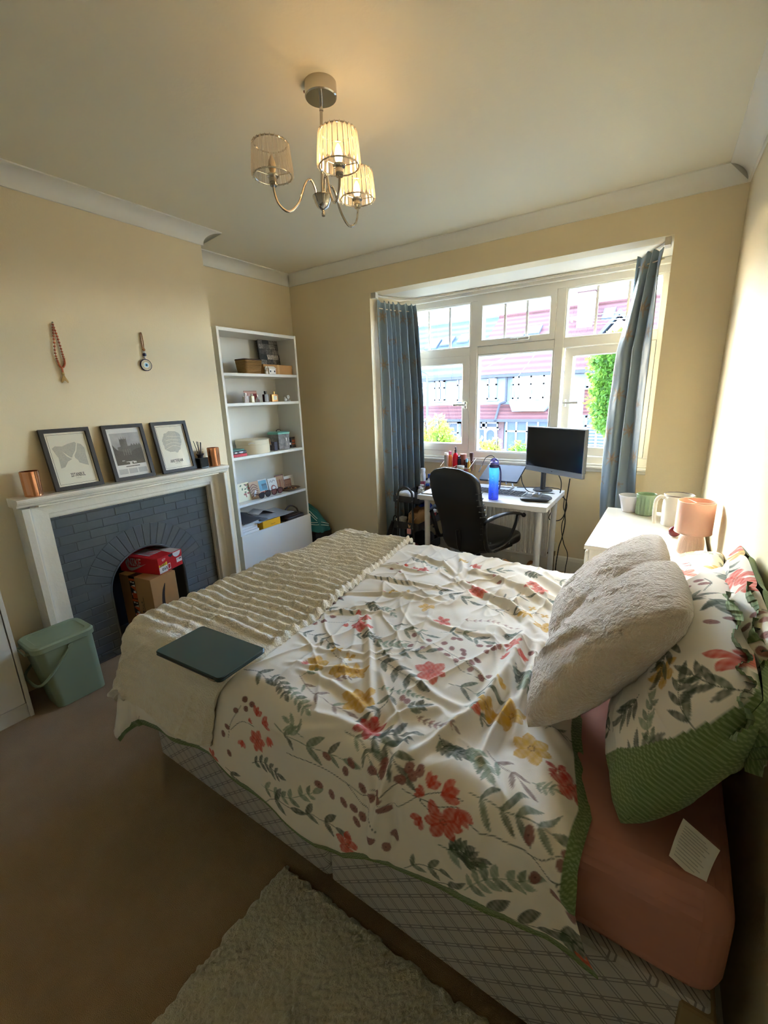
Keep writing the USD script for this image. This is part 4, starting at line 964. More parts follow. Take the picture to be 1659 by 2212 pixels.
# ---------------------------------------------------------------- printed cloth: colours are laid on the vertices
class Print:
    def __init__(self, U, V, base):
        from scipy.spatial import cKDTree
        self.P = np.column_stack([np.ravel(U), np.ravel(V)]); self.T = cKDTree(self.P); self.C = np.tile(np.asarray(lin(base), float), (len(self.P), 1))

    def blend(self, idx, a, rgb):
        c = np.asarray(lin(rgb)); a = np.clip(a, 0, 1)[:, None]; self.C[idx] = self.C[idx] * (1 - a) + c * a

    def petal(self, x, y, ln, wd, ang, rgb, soft=.0012, tip=.75, op=.92, vein=None):
        """A leaf or petal from (x, y) outwards."""
        d = np.array([math.cos(ang), math.sin(ang)]); n = np.array([-d[1], d[0]]); m = np.array([x, y]) + d * ln / 2
        idx = np.array(self.T.query_ball_point(m, ln * .62 + wd * .3), int)
        if not len(idx): return
        q = self.P[idx] - [x, y]; s = q @ d / ln; t = q @ n
        inside = (s > -.02) & (s < 1.02); sc = np.clip(s, 0, 1)
        half = wd / 2 * np.power(np.sin(PI * np.power(sc, tip)), .8)
        a = np.clip((half - np.abs(t)) / soft + .5, 0, 1) * inside * op
        mott = .86 + .14 * np.sin(q[:, 0] * 310 + q[:, 1] * 170) * np.sin(q[:, 1] * 260)
        self.blend(idx, a * mott, rgb)
        if vein is not None: self.blend(idx, np.clip((.0011 - np.abs(t)) / soft + .5, 0, 1) * (s > .05) * (s < .8) * .6, vein)

    def dot(self, x, y, rx, ry, ang, rgb, soft=.0012, op=.9):
        d = np.array([math.cos(ang), math.sin(ang)]); n = np.array([-d[1], d[0]]); idx = np.array(self.T.query_ball_point([x, y], max(rx, ry) * 1.3), int)
        if not len(idx): return
        q = self.P[idx] - [x, y]; r = np.sqrt((q @ d / rx) ** 2 + (q @ n / ry) ** 2)
        self.blend(idx, np.clip((1 - r) * min(rx, ry) / soft + .5, 0, 1) * op, rgb)

    def line(self, pts, w, rgb, op=.85):
        p = spline(np.asarray(pts, float), 8) if len(pts) > 2 else np.asarray(pts, float)
        for a, b in zip(p[:-1], p[1:]):
            L = np.linalg.norm(b - a); idx = np.array(self.T.query_ball_point((a + b) / 2, L / 2 + w * 1.5), int)
            if not len(idx) or L < 1e-9: continue
            q = self.P[idx] - a; s = np.clip(q @ (b - a) / L ** 2, 0, 1); dist = np.linalg.norm(q - s[:, None] * (b - a), axis=1)
            self.blend(idx, np.clip((w / 2 - dist) / .0011 + .5, 0, 1) * op, rgb)


def print_mat(name, rough=0.8, **kw):
    return material(name, {'a': ('attribute', {'attribute': 'print'}), 'g': ('geometry', {}), 'n': ('noise_texture', {'scale': 700.0}), 'b': ('bump', {'distance': 0.0003}), 'p': ('principled_bsdf', {'roughness': rough, **kw})},
                    [('a.color', 'p.base_color'), ('g.position', 'n.vector'), ('n.fac', 'b.height'), ('b.normal', 'p.normal')], 'p.BSDF')


# ---------------------------------------------------------------- curtains
M_curt = material('curtain_satin', {'a': ('attribute', {'attribute': 'print'}), 'p': ('principled_bsdf', {'roughness': 0.36, 'specular_ior_level': 0.5, 'sheen_weight': 0.3}), 't': ('translucent_bsdf', {}), 'm': ('mix_closure', {'fac': 0.22})},
                  [('a.color', 'p.base_color'), ('a.color', 't.color'), ('p.BSDF', 'm.closure1'), ('t.BSDF', 'm.closure2')], 'm.closure')
M_lining = mat('curtain_lining', (214, 200, 172), 0.7)
crn = np.random.default_rng(21)


def curtain(plan, ztop, zbot, name_label, pleats, amp, skew, seed, back):
    """plan(s, h): the cloth's centre line in plan at height fraction h (0 top, 1 foot)."""
    t = thing('curtain', name_label, 'curtain', (0, 0, 0), group='blue curtains at the bay window')
    nu, nv = 260, 230
    S, Hh = np.meshgrid(np.linspace(0, 1, nu), np.linspace(0, 1, nv), indexing='ij')
    C = plan(S, Hh); dx = np.gradient(C[..., 0], axis=0); dy = np.gradient(C[..., 1], axis=0); L = np.hypot(dx, dy) + 1e-9
    ph = 2 * PI * (pleats * (S + skew(S, Hh)) + .25 * np.sin(3 * S * PI + seed))
    gather = np.clip(Hh / .05, 0, 1)
    am = amp * (.45 + .55 * gather) * (1 + .35 * np.sin(5 * S + seed + 2 * Hh)) * (1 + .25 * Hh)
    off = am * np.sin(ph) + .35 * am * np.sin(2 * ph + 1.3) * (1 - gather * .6)
    off += .012 * fbm(np.stack([S * 3, Hh * 5, S * 0 + seed], -1), 3, seed) * 2
    X = C[..., 0] - dy / L * off; Y = C[..., 1] + dx / L * off
    Z = ztop + (zbot - ztop) * Hh + .012 * np.sin(ph * 1.0 + 1) * (Hh < .02)
    P = np.stack([X, Y, Z], -1)
    cl = np.concatenate([[0], np.cumsum(np.linalg.norm(np.diff(P[:, nv // 2], axis=0), axis=1))])
    U = np.repeat(cl[:, None], nv, 1); V = -Z
    pr = Print(U, V, (150, 166, 176))
    v = -ztop + .10; row = 0
    while v < -zbot:
        u = .06 + .11 * (row % 2)
        while u < cl[-1]:
            a0 = crn.uniform(0, 6.28); uu, vv = u + crn.uniform(-.03, .03), v + crn.uniform(-.04, .04)
            if crn.random() < .72:
                for k in range(7): pr.petal(uu, vv, .052 + .018 * (k % 2), .014, a0 + k * .9, (160, 132, 100), .003, .6, .85, (186, 168, 140))
                pr.dot(uu, vv, .006, .006, 0, (188, 170, 140), .003)
            else:
                for k in (-.6, .0, .6): pr.petal(uu, vv, .045, .013, a0 + k, (158, 136, 108), .003, .6, .8)
                pr.line([(uu, vv), (uu - .05 * math.cos(a0), vv - .05 * math.sin(a0))], .003, (150, 130, 104))
            u += .22
        v += .19; row += 1
    obj('cloth', sheet(P), M_curt, t, color=pr.C)
    # the pale lining hangs just behind the face cloth
    Q = np.stack([X + back * dy / L * .006, Y - back * dx / L * .006, Z], -1)[::2, ::3]
    obj('lining', sheet(Q), M_lining, t, smooth=True)
    hp = spline(np.stack([C[::20, 0, 0], C[::20, 0, 1], np.full(len(C[::20]), ztop - .004)], -1), 3)
    obj('heading_tape', [tube(hp + [0, 0, -.055], .004, 5)], M_lining, t)
    return t


def planL(S, Hh):
    a, b, c = np.array([-2.180, 3.255]), np.array([-2.155, 3.47]), np.array([-2.030, 3.610])
    w = (1 - S)[..., None] ** 2 * a + 2 * ((1 - S) * S)[..., None] * b + (S ** 2)[..., None] * c
    k = np.clip(Hh / .35, 0, 1) * .5 + Hh * .5
    w[..., 0] += S * .085 * k + (1 - S) * .02 * k; w[..., 1] += .005 * k
    return w


def planR(S, Hh):
    w = np.stack([-.175 - .150 * S - S * (.085 * np.clip(Hh / .25, 0, 1) + .03 * Hh), 3.27 + .13 * S + .10 * S * Hh], -1)
    return w


curtain(planL, 2.255, .03, 'blue satin curtain with beige leaf motifs hanging beside the storage trolley', 7, .036, lambda S, H: 0 * S, 3, -1)
curtain(planR, 2.270, .06, 'blue satin curtain with beige leaf motifs pulled askew behind the white chest', 3.2, .030, lambda S, H: .22 * H * (1 - S) - .10 * np.sin(PI * H), 8, 1)
M_rail = mat('curtain_rail', (206, 198, 182), 0.4)
tr = thing('curtain_rail', 'pale curved curtain rail under the bay soffit', 'curtain rail', (-1.18, 3.55, 2.298))
rp_ = spline([(-1.03, -.33, 0), (-1.01, -.18, 0), (-.93, .0, 0), (-.80, .075, 0), (-.3, .09, 0), (.3, .09, 0), (.80, .075, 0), (.90, -.05, 0), (.99, -.22, 0), (1.02, -.33, 0)], 8)
obj('rail', tube(rp_, .010, 6), M_rail, tr)
obj('bracket', box(1.0, 1.03, -.33, -.25, -.03, .012), M_rail, tr); obj('bracket', box(-1.045, -1.0, -.34, -.30, -.03, .012), M_rail, tr)
for i, s in enumerate((0.02, .45, .97)):
    q = rp_[int(s * (len(rp_) - 1))]; obj('rail_clip', box(q[0] - .008, q[0] + .008, q[1] - .012, q[1] + .012, -.008, .0125), M_rail, tr)

# ---------------------------------------------------------------- radiator
M_rad = mat('radiator_white', (226, 220, 206), 0.35)
r = thing('radiator', 'white ribbed panel radiator below the bay window behind the desk', 'radiator', (-1.24, 3.66, .12))
n = 22; w2 = .445; pr_ = []
for i in range(n * 6 + 1):
    x = -w2 + 2 * w2 * i / (n * 6); ph = (i % 6) / 6
    pr_.append((x, -.045 - .012 * (1 if .25 < ph < .75 else 0)))
obj('panel', [remap(extrude(Polygon(pr_ + [(w2, -.030), (-w2, -.030)]), .41), [1, 0, 0], [0, 1, 0], [0, 0, 1], [0, 0, .02]), box(-w2, w2, -.058, -.028, .43, .452, .004), box(-w2, w2, -.050, -.028, 0, .022, .004)], M_rad, r, smooth=20)
obj('end_cap', box(w2 - .004, w2 + .004, -.056, .0, .01, .445, .002), M_rad, r); obj('end_cap', box(-w2 - .004, -w2 + .004, -.056, .0, .01, .445, .002), M_rad, r)
obj('rear_panel', box(-w2, w2, -.006, .018, .01, .44, .003), M_rad, r)
M_brass = mat('valve_metal', (130, 112, 86), 0.35, 0.8)
obj('valve', [cyl((w2, -.035, .045), (w2 + .055, -.035, .045), .009, n=12), cyl((w2 + .055, -.035, -.118), (w2 + .055, -.035, .07), .0075, n=12), cyl((w2 + .055, -.035, .03), (w2 + .055, -.035, .075), .013, n=8)], M_brass, r)
obj('valve_head', lathe([(0, .075), (.019, .076), (.020, .09), (.022, .115), (.020, .140), (.012, .148), (0, .148)], 24, (w2 + .055, -.035, 0)), mat('valve_head', (206, 198, 168), 0.4), r)

# ---------------------------------------------------------------- storage trolley
M_troll = mat('trolley_charcoal', (58, 56, 54), 0.45)
t = thing('storage_trolley', 'narrow charcoal three tier storage trolley on castors between curtain and desk', 'trolley', (-1.862, 3.305, 0), 0)
tw_, tl = .125, .205
for zt, zh in ((.655, .055), (.425, .065), (.205, .085)):
    z0 = zt - zh
    obj('tray', [box(-tw_, tw_, -tl, tl, z0, z0 + .003), box(-tw_, tw_, -tl, -tl + .003, z0, zt), box(-tw_, tw_, tl - .003, tl, z0, zt), box(-tw_, -tw_ + .003, -tl, tl, z0, zt), box(tw_ - .003, tw_, -tl, tl, z0, zt)], M_troll, t)
hx_ = .075
for y in (-tl - .010, tl + .010):
    obj('hoop_leg', tube(spline([(-hx_ - .012, y, .075), (-hx_, y, .40), (-hx_ + .004, y, .64), (-hx_ + .018, y, .705), (0, y, .738), (hx_ - .018, y, .705), (hx_ - .004, y, .64), (hx_, y, .40), (hx_ + .012, y, .075)], 6), .0095, 10), M_troll, t)
    for zt in (.625, .385, .155):
        for s in (-1, 1): obj('bolt', cyl((s * hx_, y - math.copysign(-.009, y) , zt), (s * hx_, y + math.copysign(.012, y), zt), .006, n=10), M_silver, t)
    for s in (-1, 1):
        obj('castor', [cyl((s * (hx_ + .012) - .010, y, .030), (s * (hx_ + .012) + .010, y, .030), .030, n=20), box(s * (hx_ + .012) - .013, s * (hx_ + .012) + .013, y - .010, y + .010, .045, .085)], mat('castor_black', (24, 24, 24), 0.4) if y < 0 and s < 0 else '/World/Looks/castor_black', t)
TR = lambda x, y, z: (-1.862 + x, 3.305 + y, z + .0035)


def bottle(x, y, z, r, h, body, cap, label, shape='plain', lab=None, group='toiletries on the top tray of the trolley', capr=None, caph=.02):
    t = thing('toiletry_bottle', label, 'bottle', TR(x, y, z), crn.uniform(0, 40), group=group)
    cr = capr or r * .55
    if shape == 'round': pf = [(0, 0), (r * .8, 0), (r, r * .25), (r * 1.02, h * .5), (r * .85, h * .78), (cr * .8, h * .92), (cr * .8, h), (0, h)]
    else: pf = [(0, 0), (r * .94, 0), (r, .004), (r, h * .86), (r * .8, h * .95), (cr * .8, h), (0, h)]
    obj('bottle', lathe(pf, 24), body, t); obj('cap', lathe([(0, h), (cr, h), (cr, h + caph * .8), (cr * .8, h + caph), (0, h + caph)], 18), cap, t)
    if lab is not None: obj('label', lathe([(r * 1.012, h * .28), (r * 1.03, h * .30), (r * 1.03, h * .58), (r * 1.012, h * .60)], 24), lab, t)


Mt = {k: mat('toiletry_' + k, c, 0.3) for k, c in dict(white=(224, 222, 216), pink=(206, 92, 128), blue=(34, 70, 150), amber=(120, 70, 36), teal=(26, 150, 144), lilac=(178, 170, 190), rose=(214, 150, 150), cream=(220, 206, 178), black=(24, 22, 22)).items()}
zt1 = .600
bottle(-.010, .125, zt1, .024, .215, Mt['white'], Mt['white'], 'tall slim white bottle with a pink band, standing nearest the curtain', lab=Mt['pink'], capr=.022, caph=.03)
bottle(.062, .110, zt1, .042, .165, Mt['white'], Mt['blue'], 'round shouldered white bottle with a blue pump cap', 'round', Mt['lilac'], capr=.016, caph=.034)
bottle(.105, .150, zt1, .027, .185, Mt['lilac'], Mt['pink'], 'pale bottle with a bright pink cap', capr=.020, caph=.026)
bottle(.112, .080, zt1, .021, .170, Mt['white'], Mt['white'], 'white bottle with a white cap and blue label beside the pink capped one', lab=Mt['blue'], capr=.016, caph=.03)
bottle(.030, .030, zt1, .026, .095, Mt['cream'], Mt['white'], 'cream jar shaped bottle in front of the blue capped bottle', lab=Mt['rose'], capr=.02)
bottle(.092, .020, zt1, .022, .110, Mt['amber'], Mt['blue'], 'small amber bottle with a blue cap', capr=.018)
bottle(.075, -.060, zt1, .025, .085, Mt['white'], Mt['white'], 'short white roll on bottle near the front hoop', 'round', capr=.016)
bottle(.045, -.030, zt1, .022, .090, Mt['white'], Mt['lilac'], 'short white tube bottle with a lilac cap', capr=.015)
bottle(.113, -.090, zt1, .020, .070, Mt['white'], Mt['white'], 'smallest white bottle at the desk side of the trolley', 'round', capr=.011)
bottle(.118, .190, zt1, .016, .10, Mt['teal'], Mt['teal'], 'small teal bottle at the far end of the trolley', capr=.012)
t = thing('cotton_pad_bag', 'white bag of cotton pads flopped over the front of the trolley', 'bag', TR(-.035, -.130, zt1))
obj('bag', superell(0, 0, .042, .062, .058, .042, .6, .6, 14, 24), mat('cotton_bag', (222, 220, 216), 0.5, bump=(40, .006)), t, smooth=True)
t = thing('beige_pouch', 'small beige pouch at the curtain side of the top trolley tray', 'pouch', TR(-.095, -.125, zt1))
obj('pouch', superell(0, 0, .036, .026, .06, .036, .6, .6, 12, 20), Mt['cream'], t, smooth=True)
M_tanp = mat('brown_paper', (186, 142, 92), 0.65, bump=(26, .006))
t = thing('paper_gift_bag', 'crumpled tan paper bag with ribbon handles on the middle tray of the trolley', 'bag', TR(.030, -.02, .360), 10)
rs2 = [[[(.05 + .06 * f + .012 * math.sin(5 * w_ + q)) * math.copysign(abs(math.cos(w_)) ** .6, math.cos(w_)), (.10 + .05 * f) * math.copysign(abs(math.sin(w_)) ** .7, math.sin(w_)), z + .012 * math.sin(4 * w_ + q)] for w_ in np.arange(36) * 2 * PI / 36] for q, (f, z) in enumerate(((.25, .012), (.35, .03), (.45, .08), (.4, .12), (.1, .145)))]
obj('bag', loft(rs2), M_tanp, t, smooth=50); obj('ribbon', [tube(spline([(-.05, -.10, .11), (-.045, -.165, .06), (-.03, -.19, .02)], 5), .006, 5), tube(spline([(.02, -.10, .11), (-.01, -.165, .06), (-.028, -.19, .02)], 5), .006, 5)], mat('tan_ribbon', (196, 150, 108), 0.5), t); obj('tag', box(-.048, -.012, -.196, -.193, -.035, .012), Mt['rose'], t)
obj('lining', superell(-.015, -.085, .115, .045, .022, .020, .8, .8, 10, 16), mat('bag_dark', (52, 22, 22), 0.8), t)
t = thing('paper_packet', 'white folded paper packet at the curtain side of the middle trolley tray', 'packet', TR(-.088, -.14, .360), 4)
for k, (z, a) in enumerate(((0, 0), (.028, 5), (.054, -6))): obj('packet', mv(box(-.028, .032, -.05, .05, 0, .026, .005), (0, 0, z), rz=a), Mt['white'], t)
t = thing('red_tub', 'red and white ribbed tub at the desk side of the middle trolley tray', 'tub', TR(.085, .125, .360))
obj('tub', lathe([(0, 0), (.032, 0), (.036, .09), (0, .09)], 30), mat('tub_red', (150, 20, 28), 0.4), t); obj('lid', lathe([(0, .09), (.038, .09), (.038, .108), (.030, .112), (0, .112)], 30), Mt['white'], t)
t = thing('blue_sleeve', 'blue folded bag lying at the back of the middle trolley tray', 'bag', TR(.015, .13, .360))
obj('sleeve', superell(0, 0, .085, .065, .055, .085, .7, .6, 12, 20), mat('royal_blue', (24, 60, 150), 0.4, bump=(30, .008)), t)
t = thing('red_purse', 'dark red rounded purse on the bottom tray of the trolley', 'purse', TR(-.015, -.12, .120), -6)
obj('purse', superell(0, 0, .045, .085, .06, .045, .7, .7, 14, 26), mat('purse_red', (130, 8, 18), 0.4), t)
t = thing('black_pouch', 'black quilted pouch on the bottom tray of the trolley', 'pouch', TR(.02, .06, .120), 12)
obj('pouch', superell(0, 0, .07, .095, .12, .07, .6, .6, 14, 26), mat('pouch_black', (18, 17, 18), 0.5, bump=(40, .006)), t)
t = thing('nail_polish', 'small amber nail polish bottle with a cream cap beside the red purse', 'bottle', TR(.072, -.175, .120))
obj('bottle', lathe([(0, 0), (.013, 0), (.014, .05), (.007, .056), (0, .056)], 16), Mt['amber'], t); obj('cap', lathe([(0, .056), (.009, .056), (.008, .085), (0, .085)], 14), Mt['cream'], t)
t = thing('black_bag', 'black cloth bag leaning on the curtain behind the trolley', 'bag', (-2.075, 3.16, 0.001), 0)
obj('bag', loft([[[.0 + sx * (.07 + .03 * math.sin(3 * w_ + q)) * math.cos(w_) + dx_, (.055 * f + .010 * math.sin(5 * w_)) * math.sin(w_), z] for w_ in np.arange(30) * 2 * PI / 30] for q, (f, z, sx, dx_) in enumerate(((1, .0, 1.1, 0), (1.05, .08, 1.1, .005), (.8, .2, .9, .02), (.55, .32, .6, .045), (.3, .40, .35, .06)))]), mat('bag_black', (22, 21, 21), 0.6, bump=(36, .006)), t, smooth=60)
obj('handle', tube(spline([(.04, 0, .38), (.05, .0, .44), (.075, 0, .45), (.08, 0, .38)], 5), .005, 6), mat('strap_black', (20, 20, 20), 0.6), t)

# ---------------------------------------------------------------- desk
M_desk = mat('desk_white', (230, 228, 222), 0.32)
dk = thing('desk', 'white topped desk on four round white legs in the window bay', 'desk', (-1.145, 3.187, 0), 1.0)
obj('desk_top', box(-.485, .485, -.30, .30, .705, .740, .002), M_desk, dk)
for sx in (-1, 1):
    for sy in (-1, 1):
        obj('leg', [cyl((sx * .425, sy * .245, .006), (sx * .425, sy * .245, .70), .0205, .0225, 24), lathe([(0, 0), (.019, 0), (.021, .006), (0, .006)], 20, (sx * .425, sy * .245, 0)), box(sx * .425 - .045, sx * .425 + .045, sy * .245 - .045, sy * .245 + .045, .698, .7052)], M_desk, dk)
DT = .7408
# monitor
M_scr = mat('screen_black', (8, 9, 11), 0.16, specular_ior_level=0.5)
M_bez = mat('monitor_silver', (150, 152, 154), 0.35, 0.5)
M_pst = mat('stand_dark', (44, 44, 46), 0.4)
mo = thing('monitor', 'black flat monitor with a silver chin on a dark post on the desk', 'monitor', (-.815, 3.425, DT))
ang = math.degrees(math.atan2(-.28, .467)); mc = np.array([-.7295 + .815, 3.34 - 3.425])
pm = lambda m: mv(m, (mc[0], mc[1], .889 - DT), rz=ang)
obj('screen', pm(box(-.262, .262, -.0125, -.0105, .042, .330)), M_scr, mo)
obj('bezel', pm(join([box(-.2725, .2725, -.0125, .016, 0, .040, .003), box(-.2725, -.2625, -.0125, .016, .040, .339, .002), box(.2625, .2725, -.0125, .016, .040, .339, .002), box(-.264, .264, -.0125, .016, .330, .339, .002)])), M_bez, mo)
obj('back_cover', pm(box(-.266, .266, -.0105, .030, .03, .334, .006)), M_pst, mo)
obj('logo', pm(box(-.006, .006, -.0130, -.0124, .017, .022)), M_pst, mo)
obj('post', [cyl((0, 0, .008), (0, 0, .30), .019, .019, 24), hull([(-.03, -.01, .16), (.03, -.01, .16), (-.03, -.01, .30), (.03, -.01, .30), (mc[0] - .05, mc[1] + .035, .20), (mc[0] - .0, mc[1] + .035, .30), (mc[0] - .05, mc[1] + .045, .30), (mc[0], mc[1] + .035, .2)])], M_pst, mo)
obj('base', lathe([(0, 0), (.070, 0), (.072, .004), (.068, .010), (.03, .012), (0, .012)], 40), M_pst, mo)
# laptop on its stand
M_slate = mat('slate_laptop', (58, 66, 82), 0.4)
lp_ = thing('laptop', 'closed slate grey laptop tilted on a silver stand on the desk', 'laptop', (-1.105, 3.222, .818), -1.5, tilt=(25, 0))
obj('lid', rprism(-.152, .152, 0, .218, .009, .016, .010, .0015), M_slate, lp_); obj('base', rprism(-.151, .151, .001, .217, .0, .0086, .010, .0015), M_slate, lp_); obj('port', box(.150, .153, .06, .072, .003, .007), M_ink, lp_)
ls = thing('laptop_stand', 'silver folding stand under the tilted laptop', 'stand', (-1.105, 3.222, DT))
for s in (-.07, .07):
    obj('side_rail', [tube([(s, -.012, .098), (s, -.010, .074), (s, .10, .118), (s, .205, .162)], .006, 6), tube([(s, .02, .006), (s, .19, .006)], .006, 6), tube([(s, .17, .006), (s, .09, .108)], .006, 6)], M_silver, ls)
obj('cross_bar', [cyl((-.07, .10, .110), (.07, .10, .110), .005, n=8), cyl((-.07, .18, .006), (.07, .18, .006), .005, n=8)], M_silver, ls)
# keyboard
M_kb = mat('keyboard_silver', (188, 190, 190), 0.35, 0.4); M_key = mat('key_slate', (60, 66, 74), 0.5)
kb = thing('keyboard', 'silver keyboard with dark keys behind the blue bottle on the desk', 'keyboard', (-1.085, 3.215, DT), -4)
obj('tray', hull([(-.20, -.062, 0), (.20, -.062, 0), (-.20, .062, 0), (.20, .062, 0), (-.20, -.062, .006), (.20, -.062, .006), (-.20, .062, .014), (.20, .062, .014)]), M_kb, kb)
for rr_ in range(5):
    for cc in range(17):
        if rr_ == 0 and 4 <= cc <= 8:
            if cc != 4: continue
            x0, x1 = -.193 + 4 * .0226, -.193 + 9 * .0226 - .004
        else: x0, x1 = -.193 + cc * .0226 + (.003 if cc > 12 else 0), -.193 + cc * .0226 + .0186 + (.003 if cc > 12 else 0)
        y0 = -.056 + rr_ * .0225; zz = .0062 + (y0 + .062) / .124 * .008
        obj('key', box(x0, x1, y0, y0 + .0185, zz - .002, zz + .004, .0015), M_key, kb, smooth=False)
# mouse and mat
M_mat = mat('mouse_mat', (28, 28, 30), 0.6)
mm = thing('mouse_mat', 'black mouse mat with a padded wrist rest at the front corner of the desk', 'mouse mat', (-.790, 3.135, DT), 8)
obj('pad', extrude(affinity.scale(Point(0, .02).buffer(.11, 24), .98, 1.05), .004), M_mat, mm); obj('wrist_rest', superell(0, -.078, .011, .098, .040, .011, .6, .5, 12, 30), mat('wrist_gel', (24, 24, 26), 0.3), mm)
ms = thing('mouse', 'silver and black computer mouse on the black mat', 'mouse', (-.795, 3.175, DT + .0045), -8)
msb = superell(0, 0, 0, .031, .052, .034, .8, .8, 16, 28); msb.vertices[:, 2] = np.maximum(msb.vertices[:, 2], 0)
obj('shell', msb, mat('mouse_silver', (150, 152, 156), 0.25, 0.3), ms); obj('wheel', cyl((-.003, .03, .026), (.003, .03, .026), .007, n=14), M_ink, ms)
# water bottle, shading from turquoise to blue
wb_nodes = {'g': ('geometry', {}), 's': ('separate_xyz', {}), 'mr': ('map_range', {'from_min': .74, 'from_max': .99, 'clamp': True}), 'r': ('rgb_ramp', {'ramp': [(0, lin((60, 72, 214))), (.45, lin((80, 128, 236))), (.75, lin((98, 200, 226))), (1, lin((128, 222, 222)))]}),
            'p': ('principled_bsdf', {'roughness': 0.12, 'coat_weight': 0.5}), 't': ('translucent_bsdf', {}), 'x': ('transparent_bsdf', {'color': (0.55, 0.75, 0.95)}), 'm': ('mix_closure', {'fac': 0.45}), 'm2': ('mix_closure', {'fac': 0.22})}
M_wb = material('bottle_ombre', wb_nodes, [('g.position', 's.vector'), ('s.z', 'mr.value'), ('mr.result', 'r.fac'), ('r.color', 'p.base_color'), ('r.color', 't.color'), ('p.BSDF', 'm.closure1'), ('t.BSDF', 'm.closure2'), ('m.closure', 'm2.closure1'), ('x.BSDF', 'm2.closure2')], 'm2.closure')
M_wcap = mat('bottle_cap_blue', (52, 56, 120), 0.3); M_wlid = mat('bottle_lid_lilac', (120, 124, 220), 0.25)
wb = thing('water_bottle', 'tall water bottle shading from turquoise to blue at the desk front', 'bottle', (-1.052, 2.985, DT))
obj('body', lathe([(0, 0), (.032, 0), (.035, .004), (.0355, .08), (.033, .10), (.0335, .16), (.0355, .20), (.036, .225), (.034, .232), (0, .232)], 36), M_wb, wb)
obj('collar', lathe([(0, .232), (.034, .232), (.035, .235), (.035, .252), (.032, .256), (0, .256)], 32), M_wcap, wb)
obj('lid', lathe([(0, .256), (.031, .256), (.028, .268), (.020, .274), (0, .276)], 28), M_wlid, wb)
obj('spout', [lathe([(0, .27), (.011, .272), (.011, .288), (.006, .292), (0, .292)], 16, (-.006, 0, 0)), tube(spline([(-.028, 0, .262), (-.02, 0, .286), (0, 0, .294), (.022, 0, .284), (.028, 0, .262)], 5), .005, 6)], M_wlid, wb)
obj('strap', [tube(spline([(.035, .0, .245), (.046, .002, .20), (.047, .002, .12), (.040, .0, .075)], 5), .006, 6)], M_wcap, wb)
obj('marking', [remap(extrude(sbox(-.004, .20 - .022 * k, .004, .203 - .022 * k), .0004), [1, 0, 0], [0, 0, 1], [0, -1, 0], [.004, -.0362, -.02]) for k in range(8)] + [remap(extrude(Point(.0, .015 + .012 * k).buffer(.0022), .0004), [1, 0, 0], [0, 0, 1], [0, -1, 0], [.006, -.0362, 0]) for k in range(4)], Mt['white'], wb, smooth=False)
# notebook and cosmetics organiser
nb = thing('notebook', 'white notebook with a dark spine edge at the trolley end of the desk', 'notebook', (-1.54, 3.02, DT), 3)
obj('cover', rprism(-.07, .075, -.10, .10, 0, .009, .004, .001), Mt['white'], nb); obj('spine', box(-.072, -.066, -.10, .10, .0, .0095), M_ink, nb)
M_acr = material('acrylic', {**GLZ, 't': ('transparent_bsdf', {'color': (0.97, 0.96, 0.93)}), 'g': ('glossy_bsdf', {'color': (1, .98, .94), 'roughness': 0.05}), 'm': ('mix_closure', {})}, [*GLL, ('t.BSDF', 'm.closure1'), ('g.BSDF', 'm.closure2')], 'm.closure')
M_acre = mat('acrylic_edge', (236, 226, 204), 0.15)
OX, OY = -1.52, 3.405
og = thing('cosmetics_organiser', 'clear acrylic cosmetics organiser behind the office chair on the desk', 'organiser', (OX, OY, DT), -3)
a_, b_ = .135, .065
obj('drawer_block', [box(-a_, a_, -b_, b_, 0, .003), box(-a_, a_, -b_, b_, .058, .061), box(-a_, a_, -b_, b_, .117, .120)] + [box(x, x + .003, -b_, b_, .003, .117) for x in (-a_, a_ - .003)] + [box(-a_, a_, b_ - .003, b_, .003, .117)], M_acr, og)
for z in (.004, .062): obj('drawer', [box(-a_ + .005, a_ - .005, -b_ - .002, -b_ + .001, z, z + .052), box(-.02, .02, -b_ - .008, -b_ - .002, z + .022, z + .030)], M_acr, og)
obj('tray', [hull([(x, -b_, .12), (x, b_, .12), (x, b_, .215), (x, -b_, .150), (x + .003, -b_, .12), (x + .003, b_, .12), (x + .003, b_, .215), (x + .003, -b_, .150)]) for x in (-a_, a_ - .003)] + [box(-a_, a_, -b_, -b_ + .003, .12, .150), box(-a_, a_, b_ - .003, b_, .12, .18), box(-.01, -.007, -b_, b_, .12, .150)], M_acr, og)
obj('rim', [cyl((-a_, -b_, .150), (a_, -b_, .150), .0022, n=6), cyl((a_, -b_, .150), (a_, b_, .215), .0022, n=6), cyl((-a_, -b_, .150), (-a_, b_, .215), .0022, n=6), cyl((-.0085, -b_, .150), (-.0085, b_, .165), .0018, n=6)], M_acre, og)
OZ = DT + .1205


def cosm(x, y, pf, m, label, cap=None, capm=None, cat='cosmetic'):
    t = thing('cosmetic_item', label, cat, (OX + x, OY + y, OZ), group='cosmetics in the acrylic organiser')
    obj('body', lathe(pf, 18), m, t)
    if cap: obj('cap', lathe(cap, 16), capm, t)


